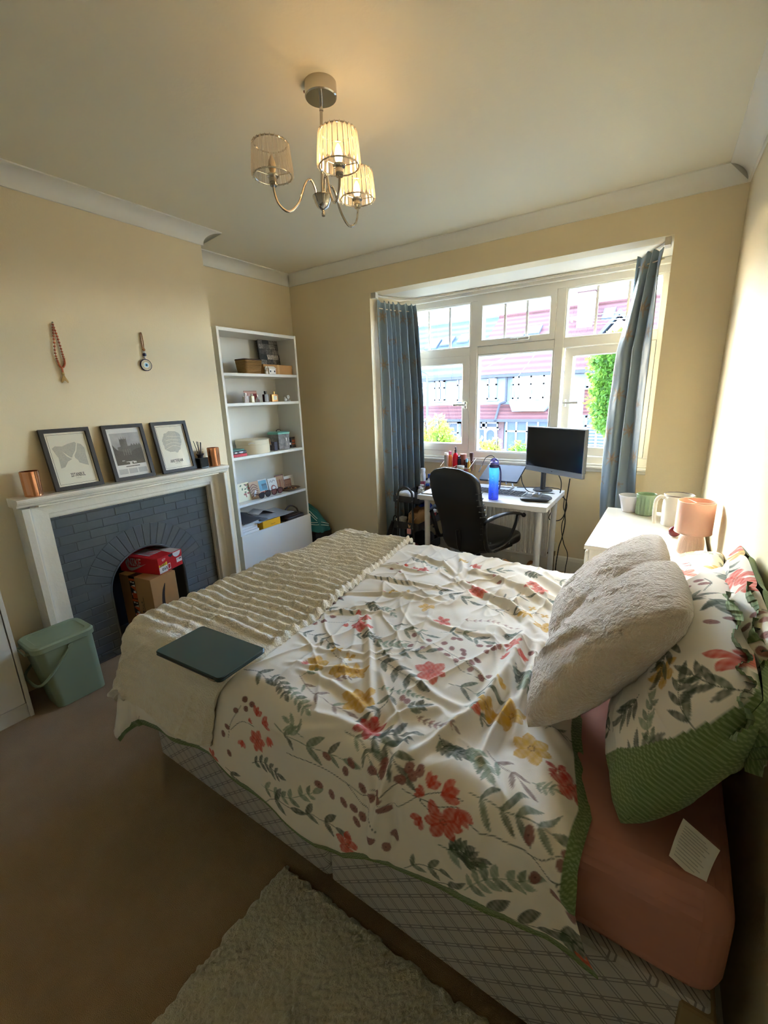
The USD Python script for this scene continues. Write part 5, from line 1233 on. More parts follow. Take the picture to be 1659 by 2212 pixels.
rd = mat('red_scent', (206, 20, 40), 0.12); org = mat('orange_bottle', (214, 110, 50), 0.2)
cosm(-.113, .01, [(0, 0), (.019, 0), (.019, .12), (0, .12)], mat('brushed_can', (190, 180, 166), 0.25, 0.8), 'silver spray can at the trolley end of the organiser', [(0, .12), (.017, .12), (.015, .138), (0, .14)], Mt['white'])
cosm(-.072, .0, [(0, 0), (.016, 0), (.016, .115), (.008, .125), (0, .125)], org, 'orange bottle with a pink cap beside the silver can', [(0, .125), (.012, .125), (.011, .155), (0, .157)], Mt['pink'])
cosm(-.034, .025, [(0, 0), (.026, 0), (.026, .095), (.020, .125), (.010, .14), (0, .14)], rd, 'bright red bottle with a black pump', [(0, .14), (.010, .14), (.010, .165), (.006, .168), (.006, .19), (0, .19)], M_ink)
cosm(.004, .02, [(0, 0), (.014, 0), (.014, .085), (.009, .095), (0, .095)], mat('midnight', (34, 32, 60), 0.2), 'dark blue bottle with a round stopper', [(0, .095), (.011, .098), (.013, .11), (0, .118)], mat('midnight_cap', (40, 40, 70), 0.2))
cosm(.028, .048, [(0, 0), (.024, 0), (.026, .115), (.028, .13), (0, .13)], mat('terracotta_tube', (150, 84, 66), 0.4), 'terracotta coloured flared tube at the back of the organiser')
cosm(.055, .04, [(0, 0), (.018, 0), (.018, .085), (0, .085)], mat('maroon_pot', (96, 40, 34), 0.3), 'maroon pot beside the terracotta tube')
cosm(.04, -.03, [(0, 0), (.03, 0), (.03, .025), (0, .025)], Mt['cream'], 'flat cream jar at the front of the organiser', [(0, .025), (.031, .025), (.031, .042), (0, .044)], Mt['white'])
cosm(.082, -.005, [(0, 0), (.010, 0), (.010, .07), (0, .07)], M_ink, 'slim black tube with a pale blue cap', [(0, .07), (.011, .07), (.010, .098), (0, .10)], M_lblue)
cosm(.105, .04, [(0, 0), (.020, 0), (.022, .075), (0, .075)], mat('brush_pot', (110, 70, 60), 0.4), 'brown pot holding make up brushes at the window end', [(0, .075), (.008, .075), (.018, .13), (.016, .145), (0, .148)], mat('brush_hair', (84, 46, 38), 0.8))
cosm(.112, -.03, [(0, 0), (.014, 0), (.012, .07), (.004, .085), (0, .085)], mat('mustard_tube', (206, 160, 60), 0.35), 'mustard yellow tube at the window end of the organiser')
cosm(.095, -.05, [(0, 0), (.020, 0), (.020, .016), (0, .018)], mat('blush_pot', (150, 60, 50), 0.35), 'small red blusher pot at the front of the organiser')

# ---------------------------------------------------------------- office chair
M_lthr = mat('black_leather', (17, 16, 16), 0.42, bump=(160, .0008))
M_plas = mat('black_plastic', (24, 24, 25), 0.32)
ch = thing('office_chair', 'black leather swivel office chair with loop arms drawn up to the desk', 'office chair', (-1.135, 2.935, 0), -17.5)
# back: a padded slab, leaning back, broad at the shoulders with rounded corners
bz = np.linspace(.40, 1.005, 26); rsb = []
for z in bz:
    s = (z - .40) / .605
    hw = .168 + .052 * math.sin(min(s * 1.5, 1) * PI / 2) - .0 * s
    rc = 1.0
    if s > .80: hw *= math.sqrt(max(1 - ((s - .80) / .205) ** 2.6, .02)) ** .8
    if s < .10: hw *= .80 + .20 * math.sqrt(s / .10)
    yc = -.185 - .115 * s ** 1.15 + .03 * math.sin(PI * min(s * 1.6, 1))
    dp = .043 * (1 - .75 * max(0, (s - .86) / .14) ** 2) * (1 - .4 * max(0, (.08 - s) / .08))
    rsb.append([[hw * math.copysign(abs(math.cos(w_)) ** .45, math.cos(w_)), yc + dp * math.copysign(abs(math.sin(w_)) ** .7, math.sin(w_)), z] for w_ in np.arange(48) * 2 * PI / 48])
obj('backrest', loft(rsb), M_lthr, ch, smooth=60)
for k in range(9):
    z = .52 + k * .042; s = (z - .40) / .605; hw = .168 + .052 * math.sin(min(s * 1.5, 1) * PI / 2); yc = -.185 - .115 * s ** 1.15 + .03 * math.sin(PI * min(s * 1.6, 1))
    obj('gathered_seam', tube([(hw - .016, yc - .030, z), (hw + .002, yc, z), (hw - .014, yc + .034, z + .004)], .005, 6), M_lthr, ch)
obj('seat', superell(0, .03, .455, .235, .235, .048, .45, .45, 20, 44), M_lthr, ch, smooth=60)
obj('seat_pan', rprism(-.17, .17, -.16, .20, .395, .425, .06, .01), M_plas, ch)
obj('back_bracket', tube(spline([(0, .05, .40), (0, -.16, .395), (0, -.215, .43), (0, -.235, .56)], 6), [.016] * 19, 8), M_plas, ch)
for s in (-1, 1):
    x = s * .262
    armp = [(x - s * .012, -.255, .665), (x, -.16, .690), (x, -.03, .690), (x, .09, .668), (x, .165, .640)]
    am_ = spline(armp, 6); nrm = np.array([0, 0, 1.0]); n_ = len(am_)
    P = np.array([[p + np.array([.022 * math.cos(t), 0, .010 * math.sin(t)]) * (1 - .55 * max(0, abs(i / (n_ - 1) - .5) - .38) / .12) for t in np.linspace(0, 2 * PI, 15)[::-1]] for i, p in enumerate(am_)])
    obj('armrest', [sheet(P), mv(trimesh.creation.icosphere(2, .016), am_[-1])], M_plas, ch, smooth=60)
    lw_ = spline([(x, .095, .662), (x, .075, .60), (x - s * .004, .02, .515), (x - s * .014, -.05, .462), (x - s * .026, -.15, .445), (x - s * .034, -.195, .47), (x - s * .03, -.225, .56), (x - s * .015, -.25, .66)], 6)
    P = np.array([[p + np.array([.013 * math.cos(t), .013 * math.sin(t), .013 * math.sin(t)]) for t in np.linspace(0, 2 * PI, 13)] for p in lw_])
    obj('arm_loop', [sheet(P), box(x - s * .03 - .02, x - s * .03 + .02, -.14, .06, .43, .45)], M_plas, ch, smooth=60)
    for p in ((-.10, .448), (.0, .47), (-.21, .52)): obj('screw', cyl((x + s * .006, p[0], p[1]), (x - s * .002, p[0], p[1]), .006, n=10), M_pst, ch)
obj('gas_lift', [cyl((0, 0, .10), (0, 0, .25), .026, n=20), cyl((0, 0, .24), (0, 0, .40), .016, n=20)], M_plas, ch)
for k in range(5):
    a = k * 2 * PI / 5 + .35; d = np.array([math.cos(a), math.sin(a), 0])
    obj('base_leg', tube([d * .02 + [0, 0, .105], d * .14 + [0, 0, .095], d * .285 + [0, 0, .068]], [.024, .020, .014], 10), M_plas, ch)
    q = d * .28; e = np.array([-d[1], d[0], 0])
    obj('castor', [cyl(q - e * .022 + [0, 0, .026], q - e * .006 + [0, 0, .026], .026, n=18), cyl(q + e * .006 + [0, 0, .026], q + e * .022 + [0, 0, .026], .026, n=18), cyl(q + [0, 0, .03], q + [0, 0, .068], .007, n=8)], M_plas, ch)

# ---------------------------------------------------------------- on the floor under the desk
M_suede = mat('tan_suede', (176, 116, 56), 0.8, var=(20, .1)); M_fleece = mat('fleece', (222, 204, 178), 0.95, bump=(90, .006)); M_sole = mat('slipper_sole', (150, 96, 50), 0.7)


def slipper(loc, rz, label):
    t = thing('slipper', label, 'slipper', loc, rz, group='tan slippers under the desk')
    out = Polygon(spline([(-.13, -.032), (-.06, -.040), (.05, -.046), (.115, -.034), (.135, 0), (.115, .034), (.05, .044), (-.06, .038), (-.13, .032), (-.142, 0), (-.13, -.032)], 5))
    obj('sole', extrude(out, .016), M_sole, t)
    nu, nv = 14, 20; P = np.zeros((nu, nv, 3))
    for i, u in enumerate(np.linspace(0, 1, nu)):
        x = -.01 + .143 * u; hw = .044 * math.sqrt(max(1 - max(0, (u - .35) / .66) ** 2.2, 0.004)); hh_ = .056 * (1 - .55 * u ** 1.6) + .010
        for q, w_ in enumerate(np.linspace(0, PI, nv)): P[i, q] = (x, hw * math.cos(w_), .014 + hh_ * math.sin(w_) ** .8 * (1 if u < .97 else .4))
    obj('upper', sheet(P, .004), M_suede, t, smooth=60)
    obj('collar', [tube(spline([(-.008, -.042, .022), (-.010, -.036, .052), (-.012, 0, .074), (-.010, .036, .052), (-.008, .042, .022)], 6), .012, 10), tube(spline([(-.01, -.040, .022), (-.08, -.038, .030), (-.135, -.020, .036), (-.135, .020, .036), (-.08, .036, .030), (-.01, .040, .022)], 6), .012, 10)], M_fleece, t, smooth=True)
    obj('lining', extrude(out.buffer(-.01), .006, .0162), M_fleece, t)


slipper((-1.115, 3.505, .001), -32, 'tan sheepskin lined slipper lying beside the chair castor')
slipper((-.875, 3.545, .001), 118, 'tan sheepskin lined slipper behind the front desk leg')
M_clearbag = material('clear_plastic', {**GLZ, 'd': ('diffuse_bsdf', {'color': (0.62, 0.66, 0.68)}), 't': ('transparent_bsdf', {'color': (0.9, 0.92, 0.93)}), 'g': ('glossy_bsdf', {'color': (.95, .97, 1), 'roughness': 0.12}), 'm': ('mix_closure', {}), 'm2': ('mix_closure', {'fac': 0.30})}, [*GLL, ('t.BSDF', 'm.closure1'), ('g.BSDF', 'm.closure2'), ('m.closure', 'm2.closure1'), ('d.BSDF', 'm2.closure2')], 'm2.closure')
t = thing('clear_bag', 'large clear plastic bag standing on the carpet behind the office chair', 'bag', (-1.475, 3.47, .001), 0)
obj('bag', loft([[[(.115 + .012 * math.sin(5 * w_ + q) + .01 * math.sin(9 * w_ + 2 * q)) * f * math.copysign(abs(math.cos(w_)) ** .7, math.cos(w_)), (.08 + .012 * math.sin(4 * w_ + q)) * f * math.copysign(abs(math.sin(w_)) ** .7, math.sin(w_)), z + .01 * math.sin(3 * w_ + q)] for w_ in np.arange(48) * 2 * PI / 48] for q, (f, z) in enumerate(((.95, .012), (1.05, .03), (1.06, .1), (1.02, .17), (1.0, .23), (.8, .27), (.4, .285)))]), M_clearbag, t, smooth=60)
obj('contents', superell(0, 0, .085, .095, .06, .075, .7, .7, 14, 24), mat('bag_filling', (150, 156, 158), 0.7, bump=(18, .02)), t)
# power strip and cables
M_cab = mat('cable_black', (22, 21, 21), 0.45)
ps = thing('power_strip', 'small black mains adapter on the carpet below the monitor cables', 'power adapter', (-.655, 3.46, .001), 35)
obj('body', rbox(-.06, .06, -.028, .028, 0, .032, .008), M_cab, ps); obj('plug', [box(-.03, .0, -.018, .018, .03, .05, .004)], M_cab, ps)


def cable(pts, r, label, name='cable'):
    p = np.asarray(pts, float); t = thing(name, label, 'cable', p[0], group=None); obj('flex', tube(spline(p - p[0], 9), r, 7), M_cab, t); return t


cpx = lambda u, v, y: at(1040 + u / 6.9125, 980 + v / 6.9125, 1, y)
cable([cpx(1155, 320, 3.33), cpx(1190, 420, 3.34), cpx(1180, 560, 3.38), cpx(1120, 720, 3.42), cpx(1010, 940, 3.45), cpx(1060, 1000, 3.46), cpx(1180, 985, 3.47), cpx(1245, 890, 3.47), cpx(1275, 760, 3.46), cpx(1230, 660, 3.43), cpx(1060, 595, 3.33), (-.81, 3.30, DT + .004), (-.905, 3.34, DT + .004), (-.955, 3.36, .80), (-.957, 3.33, .858)], .0035, 'black cable looping from the laptop over the desk edge to the monitor')
cable([cpx(1320, 375, 3.27), cpx(1285, 600, 3.32), cpx(1250, 850, 3.40), cpx(1245, 1050, 3.44), cpx(1200, 1260, 3.47), cpx(1150, 1420, 3.48), cpx(1105, 1740, 3.46), (-.66, 3.47, .05)], .004, 'thick black cable hanging straight from the monitor to the floor adapter')
cable([(-1.02, 3.44, DT + .004), (-.93, 3.475, DT + .004), (-.80, 3.475, DT + .016), cpx(1090, 515, 3.45), cpx(1180, 545, 3.47), cpx(1235, 660, 3.49), cpx(1225, 800, 3.49), cpx(1245, 900, 3.48), cpx(1195, 1100, 3.48), cpx(1225, 1330, 3.49), cpx(1285, 1500, 3.50), cpx(1260, 1680, 3.50), (-.62, 3.48, .02)], .003, 'thin black cable winding down behind the desk to the floor')
cable([(-1.33, 3.40, .93 - .075), (-1.33, 3.47, .90), (-1.31, 3.50, .96), (-1.25, 3.48, .985), (-1.20, 3.45, .95), (-1.19, 3.44, .925)], .0035, 'short black cable arching behind the laptop by the window sill')

# ---------------------------------------------------------------- white chest and what stands on it
M_chest = mat('chest_white', (232, 226, 214), 0.22)
cs_ = thing('chest_of_drawers', 'white three drawer chest standing between bed and window bay', 'chest of drawers', (-.295, 2.118, 0))
cw, cl_, chh = .470, .805, .78
obj('top_panel', box(-.004, cw, -.002, cl_, chh - .020, chh, .0015), M_chest, cs_)
obj('side_panel', box(.020, cw, .0, .018, 0, chh - .0205, .001), M_chest, cs_); obj('side_panel', box(.020, cw, cl_ - .018, cl_, 0, chh - .0205, .001), M_chest, cs_)
obj('back_panel', box(cw - .008, cw, .018, cl_ - .018, .02, chh - .02), M_chest, cs_)
for i in range(3):
    z0 = .055 + i * .234; d_ = obj('drawer_front', box(.0, .0185, .001, cl_ - .001, z0, z0 + .228, .006), M_chest, cs_)
    obj('drawer_box', box(.019, cw - .03, .03, cl_ - .03, z0 + .03, z0 + .19), M_chest, d_)
obj('plinth', box(.03, .045, .018, cl_ - .018, 0, .052), M_chest, cs_)
CT = .7808
M_fbowl = mat('white_bowl', (222, 220, 224), 0.2)
b = thing('bowl', 'small white flared bowl at the curtain end of the white chest', 'bowl', (-.182, 2.865, CT))
obj('bowl', lathe([(0, 0), (.035, 0), (.038, .004), (.050, .06), (.060, .098), (.0575, .099), (.047, .06), (.034, .008), (0, .008)], 36), M_fbowl, b)
M_celad = mat('celadon', (134, 158, 122), 0.15, coat_weight=0.5)
p = thing('fluted_pot', 'pale green fluted pot beside the white bowl on the white chest', 'pot', (-.098, 2.83, CT))
fl = [[[(r_ + .0022 * math.cos(16 * w_) * k) * math.cos(w_), (r_ + .0022 * math.cos(16 * w_) * k) * math.sin(w_), z] for w_ in np.arange(128) * 2 * PI / 128] for r_, z, k in ((.044, 0, 0), (.047, .004, .5), (.0475, .02, 1), (.0485, .095, 1), (.049, .105, .3), (.0515, .112, 0), (.0515, .119, 0), (.049, .121, 0), (.046, .116, 0), (.043, .02, 0))]
obj('pot', loft(fl), M_celad, p, smooth=50)
M_kettle = mat('white_enamel', (232, 226, 214), 0.25); M_dgrey = mat('warm_grey', (126, 116, 108), 0.4)
k = thing('white_kettle', 'white rounded jug with a side handle and grey open top behind the pink lamp', 'jug', (.052, 2.665, CT), 0)
obj('body', lathe([(0, 0), (.066, 0), (.068, .004), (.068, .016), (.0675, .018), (.068, .020), (.070, .09), (.069, .12), (.066, .145), (.067, .162), (.065, .164), (.060, .150), (.058, .05), (0, .05)], 48), M_kettle, k)
obj('handle', tube(spline([(-.064, -.018, .146), (-.082, -.022, .150), (-.098, -.028, .128), (-.100, -.030, .08), (-.098, -.030, .03), (-.094, -.028, .006)], 6), .0095, 10), M_kettle, k)
obj('rim', tube([(.066 * math.cos(t_), .066 * math.sin(t_), .163) for t_ in np.linspace(0, 2 * PI, 48, endpoint=False)], .003, 6, True), M_dgrey, k)
M_mar = mat('maroon_gloss', (112, 36, 40), 0.15)
q = thing('maroon_bauble', 'dark maroon glossy bauble half hidden behind the pink lamp shade', 'ornament', (.048, 2.44, CT))
obj('bauble', superell(0, 0, .026, .026, .026, .026, 1, 1, 16, 28), M_mar, q); obj('cap', lathe([(0, .05), (.006, .05), (.006, .058), (0, .06)], 12), M_gold, q)
M_pinks = material('pink_lampshade', {'p': ('principled_bsdf', {'base_color': lin((226, 190, 170)), 'roughness': 0.8}), 't': ('translucent_bsdf', {'color': lin((236, 190, 164))}), 'm': ('mix_closure', {'fac': 0.30})}, [('p.BSDF', 'm.closure1'), ('t.BSDF', 'm.closure2')], 'm.closure')
M_pinkc = mat('pink_ceramic', (222, 188, 166), 0.5)
tl_ = thing('table_lamp', 'small pink table lamp with a ribbed dome base and drum shade on the white chest', 'table lamp', (.108, 2.212, CT))
dome_p = [(.0455, 0), (.0475, .006), (.0475, .045), (.046, .062), (.040, .080), (.028, .092), (.012, .096)]
obj('base', loft([[[(r_ + .0009 * math.cos(44 * w_) * (1 if 0 < i_ < 5 else 0)) * math.cos(w_), (r_ + .0009 * math.cos(44 * w_) * (1 if 0 < i_ < 5 else 0)) * math.sin(w_), z] for w_ in np.arange(176) * 2 * PI / 176] for i_, (r_, z) in enumerate(dome_p)]), M_pinkc, tl_, smooth=50)
obj('lamp_holder', cyl((0, 0, .094), (0, 0, .155), .012, n=16), M_kettle, tl_)
obj('shade', lathe([(.0665, .097), (.0680, .097), (.0680, .232), (.0665, .232), (.0662, .165), (.0665, .097)], 56), M_pinks, tl_)
for z in (.097, .232): obj('shade_rim', tube([(.0675 * math.cos(t_), .0675 * math.sin(t_), z) for t_ in np.linspace(0, 2 * PI, 56, endpoint=False)], .0018, 6, True), M_pinkc, tl_)
obj('shade_ring', [cyl((0, 0, .225), (.066 * math.cos(t_), .066 * math.sin(t_), .228), .0014, n=6) for t_ in (0, 2.09, 4.18)], M_kettle, tl_)
M_wcab = mat('cable_white', (222, 212, 198), 0.4)
wc = thing('lamp_cable', 'white lamp cable with a switch hanging off the white chest corner', 'cable', (.145, 2.19, CT + .004))
obj('flex', tube(spline([(0, 0, .004), (.02, -.03, .002), (.035, -.075, -.004), (.038, -.085, -.04), (.034, -.078, .0), (.028, -.06, .016), (.03, -.078, .004), (.034, -.092, -.06), (.034, -.092, -.12)], 7), .0028, 7), M_wcab, wc)
obj('switch', rbox(.026, .040, -.098, -.084, -.075, -.03, .004), M_wcab, wc)
# ---------------------------------------------------------------- bed
ZT, RB, BX, BY = .652, .075, -1.645, .752             # top of the bedding, rounding at the rim, rim lines at the foot and the near side
BYF = 2.02
trellis = {'g': ('geometry', {}), 's': ('separate_xyz', {}), 'h': ('math', {'math_type': 'add'}), 'k': ('math', {'math_type': 'multiply', 'value2': 1.25})}
lnk = [('g.position', 's.vector'), ('s.x', 'h.value1'), ('s.y', 'h.value2'), ('s.z', 'k.value1')]
for nme, op in (('a', 'add'), ('b', 'subtract')):
    trellis.update({nme + '0': ('math', {'math_type': op}), nme + '1': ('math', {'math_type': 'divide', 'value2': .070}), nme + '2': ('math', {'math_type': 'fraction'}), nme + '3': ('math', {'math_type': 'subtract', 'value2': .5}),
                    nme + '4': ('math', {'math_type': 'absolute'}), nme + '5': ('math', {'math_type': 'subtract', 'value2': .085}), nme + '6': ('math', {'math_type': 'absolute'}), nme + '7': ('math', {'math_type': 'less_than', 'value2': .026}), nme + '8': ('math', {'math_type': 'less_than', 'value2': .05})})
    lnk += [('h.value', nme + '0.value1'), ('k.value', nme + '0.value2'), (nme + '0.value', nme + '1.value1'), (nme + '1.value', nme + '2.value1'), (nme + '2.value', nme + '3.value1'), (nme + '3.value', nme + '4.value1'), (nme + '4.value', nme + '5.value1'), (nme + '5.value', nme + '6.value1'), (nme + '6.value', nme + '7.value1'), (nme + '4.value', nme + '8.value1')]
trellis.update({'o': ('math', {'math_type': 'maximum'}), 'd': ('math', {'math_type': 'multiply'}), 'o2': ('math', {'math_type': 'maximum'}), 'mx': ('mix_color', {'a': lin((186, 180, 172)), 'b': lin((128, 122, 120))}), 'n': ('noise_texture', {'scale': 500.0}), 'bp': ('bump', {'distance': .0006}), 'p': ('principled_bsdf', {'roughness': 0.75})})
lnk += [('a7.value', 'o.value1'), ('b7.value', 'o.value2'), ('a8.value', 'd.value1'), ('b8.value', 'd.value2'), ('o.value', 'o2.value1'), ('d.value', 'o2.value2'), ('o2.value', 'mx.fac'), ('mx.result', 'p.base_color'), ('g.position', 'n.vector'), ('n.fac', 'bp.height'), ('bp.normal', 'p.normal')]
M_divan = material('divan_trellis', trellis, lnk, 'p.BSDF')
M_hess = mat('divan_lining', (150, 128, 92), 0.9)
bed = thing('bed', 'double divan bed with a grey trellis patterned base and a pink fitted sheet', 'bed', (-.733, 1.40, 0))
bo = lambda m: mv(m, (.733, -1.40, 0))
obj('base', bo(rprism(-1.690, -.7345, .728, 2.06, .035, .405, .025, .008)), M_divan, bed, smooth=40)
obj('base', bo(rprism(-.7325, .175, .728, 2.06, .035, .405, .012, .008)), M_divan, bed, smooth=40)
obj('base_lining', bo(rprism(.125, .180, .722, 2.05, .037, .40, .006, .004)), M_hess, bed, label='plain beige cloth at the head end of the base')
for x in (-1.55, -.85, -.62, .10):
    for y in (.85, 1.94): obj('castor', [bo(cyl((x, y, .0), (x, y, .036), .025, n=16))], M_plas, bed)
M_pink = mat('pink_sheet', (186, 128, 112), 0.75, var=(5, .04), bump=(14, .004))
nx, ny = 80, 70
mt = rbox(-1.665, .185, .732, 2.07, .405, .628, .050, 20).subdivide_to_size(.04)
v = mt.vertices; v += .006 * np.stack([fbm(v * 6, 3, 4), fbm(v * 6, 3, 5), fbm(v * 5, 3, 6)], 1); mt.vertices = v
obj('mattress', bo(mt), M_pink, bed, smooth=60, label='mattress in a dusty pink fitted sheet')


def drape(sx, sy, lift=0.0, flare=.10):
    """Where cloth lying over the bed goes: past the rim at the foot, the near side or the far side it turns down."""
    ex, ey, ef = np.maximum(0, BX - sx), np.maximum(0, BY - sy), np.maximum(0, sy - BYF)
    R = RB + lift
    e = np.sqrt(ex ** 2 + ey ** 2 + ef ** 2) + 1e-12
    ang_ = np.minimum(e / R, PI / 2); out = R * np.sin(ang_); dn = R * (1 - np.cos(ang_)); rest = np.maximum(0, e - R * PI / 2)
    corner = np.minimum(ex, ey) / (np.maximum(ex, ey) + 1e-9)
    out = out + rest * (flare + .22 * corner); dn = dn + rest * np.sqrt(1 - np.minimum(flare + .22 * corner, .9) ** 2)
    x = np.where(ex > 0, BX - out * ex / e, sx); y = np.where(ey > 0, BY - out * ey / e, np.where(ef > 0, BYF + out * ef / e, sy))
    return np.stack([x, y, ZT + lift - dn], -1)


def to_cloth(u, v):
    """Pixel of the photograph -> cloth coordinates (used only to measure the print)."""
    best = None
    p = at(u, v, 2, ZT)
    if p[1] >= BY: return np.array([p[0], p[1]])
    for ey in np.arange(0.004, .62, .004):
        q = drape(np.array(0.0), np.array(BY - ey)); r = at(u, v, 1, q[1]); d = abs(r[2] - q[2])
        if best is None or d < best[0]: best = (d, r[0], BY - ey)
    return np.array(best[1:])


# ------------- the duvet
def steps(a, b, s0, s1):
    n = int(abs(b - a) / ((s0 + s1) / 2)); t_ = np.linspace(0, 1, n); w_ = (s0 * t_ + (s1 - s0) * t_ ** 2 / 2); return a + (b - a) * w_ / w_[-1]


hem_pts = [(-2.2, .44), (-1.70, .46), (-1.45, .43), (-1.20, .385), (-1.05, .415), (-.90, .430), (-.72, .450), (-.62, .425), (-.545, .375), (-.47, .345), (-.30, .325), (-.18, .290), (-.10, .285), (-.03, .30), (.2, .30)]
hx_, hv_ = np.array(hem_pts).T
hem = lambda sx: BY - np.interp(sx, hx_, hv_)
right = lambda sy: np.interp(sy, [.42, .46, .52, .60, .68, .80, .93, 1.02, 1.3, 1.7, 1.95, 2.2], [.0, -.004, -.030, -.052, -.058, -.052, -.085, -.11, -.15, -.175, -.20, -.23])
S = steps(0, 1, .0031, .0031)[None] if False else np.linspace(0, 1, 560)
T_ = steps(0, 1, 1.0, 2.0)[:2] if False else np.linspace(0, 1, 640) ** 1.22
sx0 = -2.02
SX = np.empty((len(S), len(T_))); SY = np.empty_like(SX)
for _ in range(2):
    if _ == 0: SX[:] = (sx0 + (0.0 - sx0) * S)[:, None]
    h_ = hem(SX); SY = h_ + (2.27 - h_) * T_[None]
    SX = sx0 + (right(SY) - sx0) * S[:, None]
P0 = drape(SX, SY)
# wrinkles: ridges along lines traced on the photograph, with small random creasing across the top
Hh = np.zeros_like(SX)
ridges = [([(812, 1558), (770, 1515), (700, 1475), (640, 1450)], .010, .018), ([(806, 1548), (800, 1480), (798, 1400), (790, 1330)], .011, .016), ([(818, 1570), (870, 1545), (940, 1540)], .009, .015), ([(800, 1575), (730, 1552), (660, 1545)], .008, .018),
          ([(812, 1580), (812, 1640), (830, 1690)], .009, .014), ([(905, 1580), (860, 1640), (835, 1700), (815, 1770), (803, 1850)], .020, .020), ([(800, 1665), (806, 1730), (800, 1800)], .010, .014), ([(1010, 1560), (940, 1600), (860, 1660)], .012, .018), ([(845, 1720), (852, 1790), (838, 1860)], -.012, .018),
          ([(1140, 1360), (1118, 1420), (1085, 1480), (1030, 1540), (960, 1590)], .034, .034), ([(1160, 1400), (1150, 1450), (1130, 1500), (1085, 1560)], .024, .024), ([(1105, 1470), (1098, 1530), (1062, 1590), (1040, 1640)], .022, .020), ([(1150, 1480), (1120, 1540), (1110, 1600)], .014, .018),
          ([(1060, 1640), (1063, 1720), (1040, 1800), (1010, 1880)], .010, .022), ([(1100, 1640), (1125, 1740), (1180, 1850), (1235, 1960), (1270, 2060)], .018, .026), ([(1180, 1660), (1215, 1760), (1245, 1850)], .010, .022), ([(980, 1640), (960, 1720), (900, 1800)], .008, .024),
          ([(960, 1250), (1040, 1290), (1130, 1330), (1180, 1400)], .014, .026), ([(1010, 1240), (1090, 1265), (1170, 1300), (1240, 1350)], .016, .026), ([(1120, 1230), (1180, 1260), (1240, 1300), (1280, 1330)], .018, .030), ([(1070, 1300), (1120, 1330), (1160, 1380)], .012, .020), ([(1190, 1240), (1240, 1275), (1290, 1320)], .016, .028),
          ([(750, 1250), (830, 1262), (900, 1275), (980, 1290)], .010, .018), ([(720, 1290), (800, 1292), (880, 1300), (960, 1320)], .010, .018), ([(780, 1225), (860, 1235), (930, 1250)], .010, .018), ([(690, 1330), (760, 1330), (850, 1340)], .008, .016), ([(880, 1200), (950, 1225), (1000, 1260)], .012, .020), ([(990, 1205), (1000, 1240), (975, 1275)], .014, .020),
          ([(640, 1400), (720, 1415), (800, 1420), (880, 1410)], .007, .016), ([(620, 1440), (700, 1450), (790, 1455)], .007, .014), ([(850, 1440), (900, 1480), (960, 1520), (1030, 1530)], .008, .020), ([(900, 1345), (980, 1370), (1080, 1390)], .006, .018), ([(560, 1560), (640, 1580), (720, 1570), (790, 1575)], .007, .018), ([(1170, 1560), (1210, 1600), (1250, 1640)], .012, .024),
          ([(520, 1660), (560, 1680), (600, 1740)], .006, .03), ([(640, 1640), (680, 1720), (700, 1800)], .006, .03), ([(930, 1800), (970, 1870), (1000, 1930)], .008, .026), ([(1130, 1900), (1170, 1960), (1200, 2020)], .008, .024)]
flat = np.column_stack([SX.ravel(), SY.ravel()])
from scipy.spatial import cKDTree
ktree = cKDTree(flat); Hf = np.zeros(len(flat))
for pts, amp, wd in ridges:
    c = spline(np.array([to_cloth(*p) for p in pts]), 6); tot = np.zeros(len(flat)); nsub = len(c)
    idx = np.unique(np.concatenate([np.array(ktree.query_ball_point(p, wd * 2.6), int) for p in c]))
    q = flat[idx]; best = np.full(len(idx), 1e9); along = np.zeros(len(idx))
    for i in range(nsub - 1):
        a_, b_ = c[i], c[i + 1]; L2 = ((b_ - a_) ** 2).sum() + 1e-12; s_ = np.clip(((q - a_) @ (b_ - a_)) / L2, 0, 1); dd = np.linalg.norm(q - a_ - s_[:, None] * (b_ - a_), axis=1)
        m_ = dd < best; best[m_] = dd[m_]; along[m_] = (i + s_[m_]) / (nsub - 1)
    prof_ = np.exp(-(best / (wd * .62)) ** 2) - .30 * np.exp(-((best - wd * 1.3) / (wd * .6)) ** 2)
    Hf[idx] += amp * prof_ * np.sin(np.clip(along, .02, .98) * PI) ** .5
Hh = Hf.reshape(SX.shape)
q3 = np.stack([SX * 1.0, SY * 1.0, SX * 0], -1)
warp = q3 + .10 * np.stack([fbm(q3 * 2.2, 3, 11), fbm(q3 * 2.2, 3, 12), SX * 0], -1) * 2
band = lambda ang_, f, sd: (1 - np.abs(2 * noise(np.stack([(warp[..., 0] * math.cos(ang_) + warp[..., 1] * math.sin(ang_)) * f, (-warp[..., 0] * math.sin(ang_) + warp[..., 1] * math.cos(ang_)) * f * .22, SX * 0 + sd], -1), sd))) ** 6
topw = np.clip((SY - BY + .10) / .15, 0, 1)
Hh += topw * (.0075 * band(.15, 11, 3) + .0075 * band(-.5, 13, 7) + .006 * band(.9, 14, 9) + .020 * fbm(q3 * 2.6, 3, 2) * 2)
Hh += (1 - topw) * (.006 * np.sin(SX * 22 + 6 * fbm(q3 * 1.5, 2, 5)) + .008 * fbm(q3 * 4, 3, 8) * 2)
Hh += .030 * np.exp(-((SX + .75) / .6) ** 2 - ((SY - 1.4) / .5) ** 2)
pin = to_cloth(812, 1562); Hh -= .022 * np.exp(-((SX - pin[0]) ** 2 + (SY - pin[1]) ** 2) / .028 ** 2)
nrm = np.cross(np.gradient(P0, axis=0), np.gradient(P0, axis=1)); nrm /= np.linalg.norm(nrm, axis=-1, keepdims=True) + 1e-12
nrm *= np.sign((nrm * np.array([-.3, -.4, .85])).sum(-1, keepdims=True) + 1e-9)
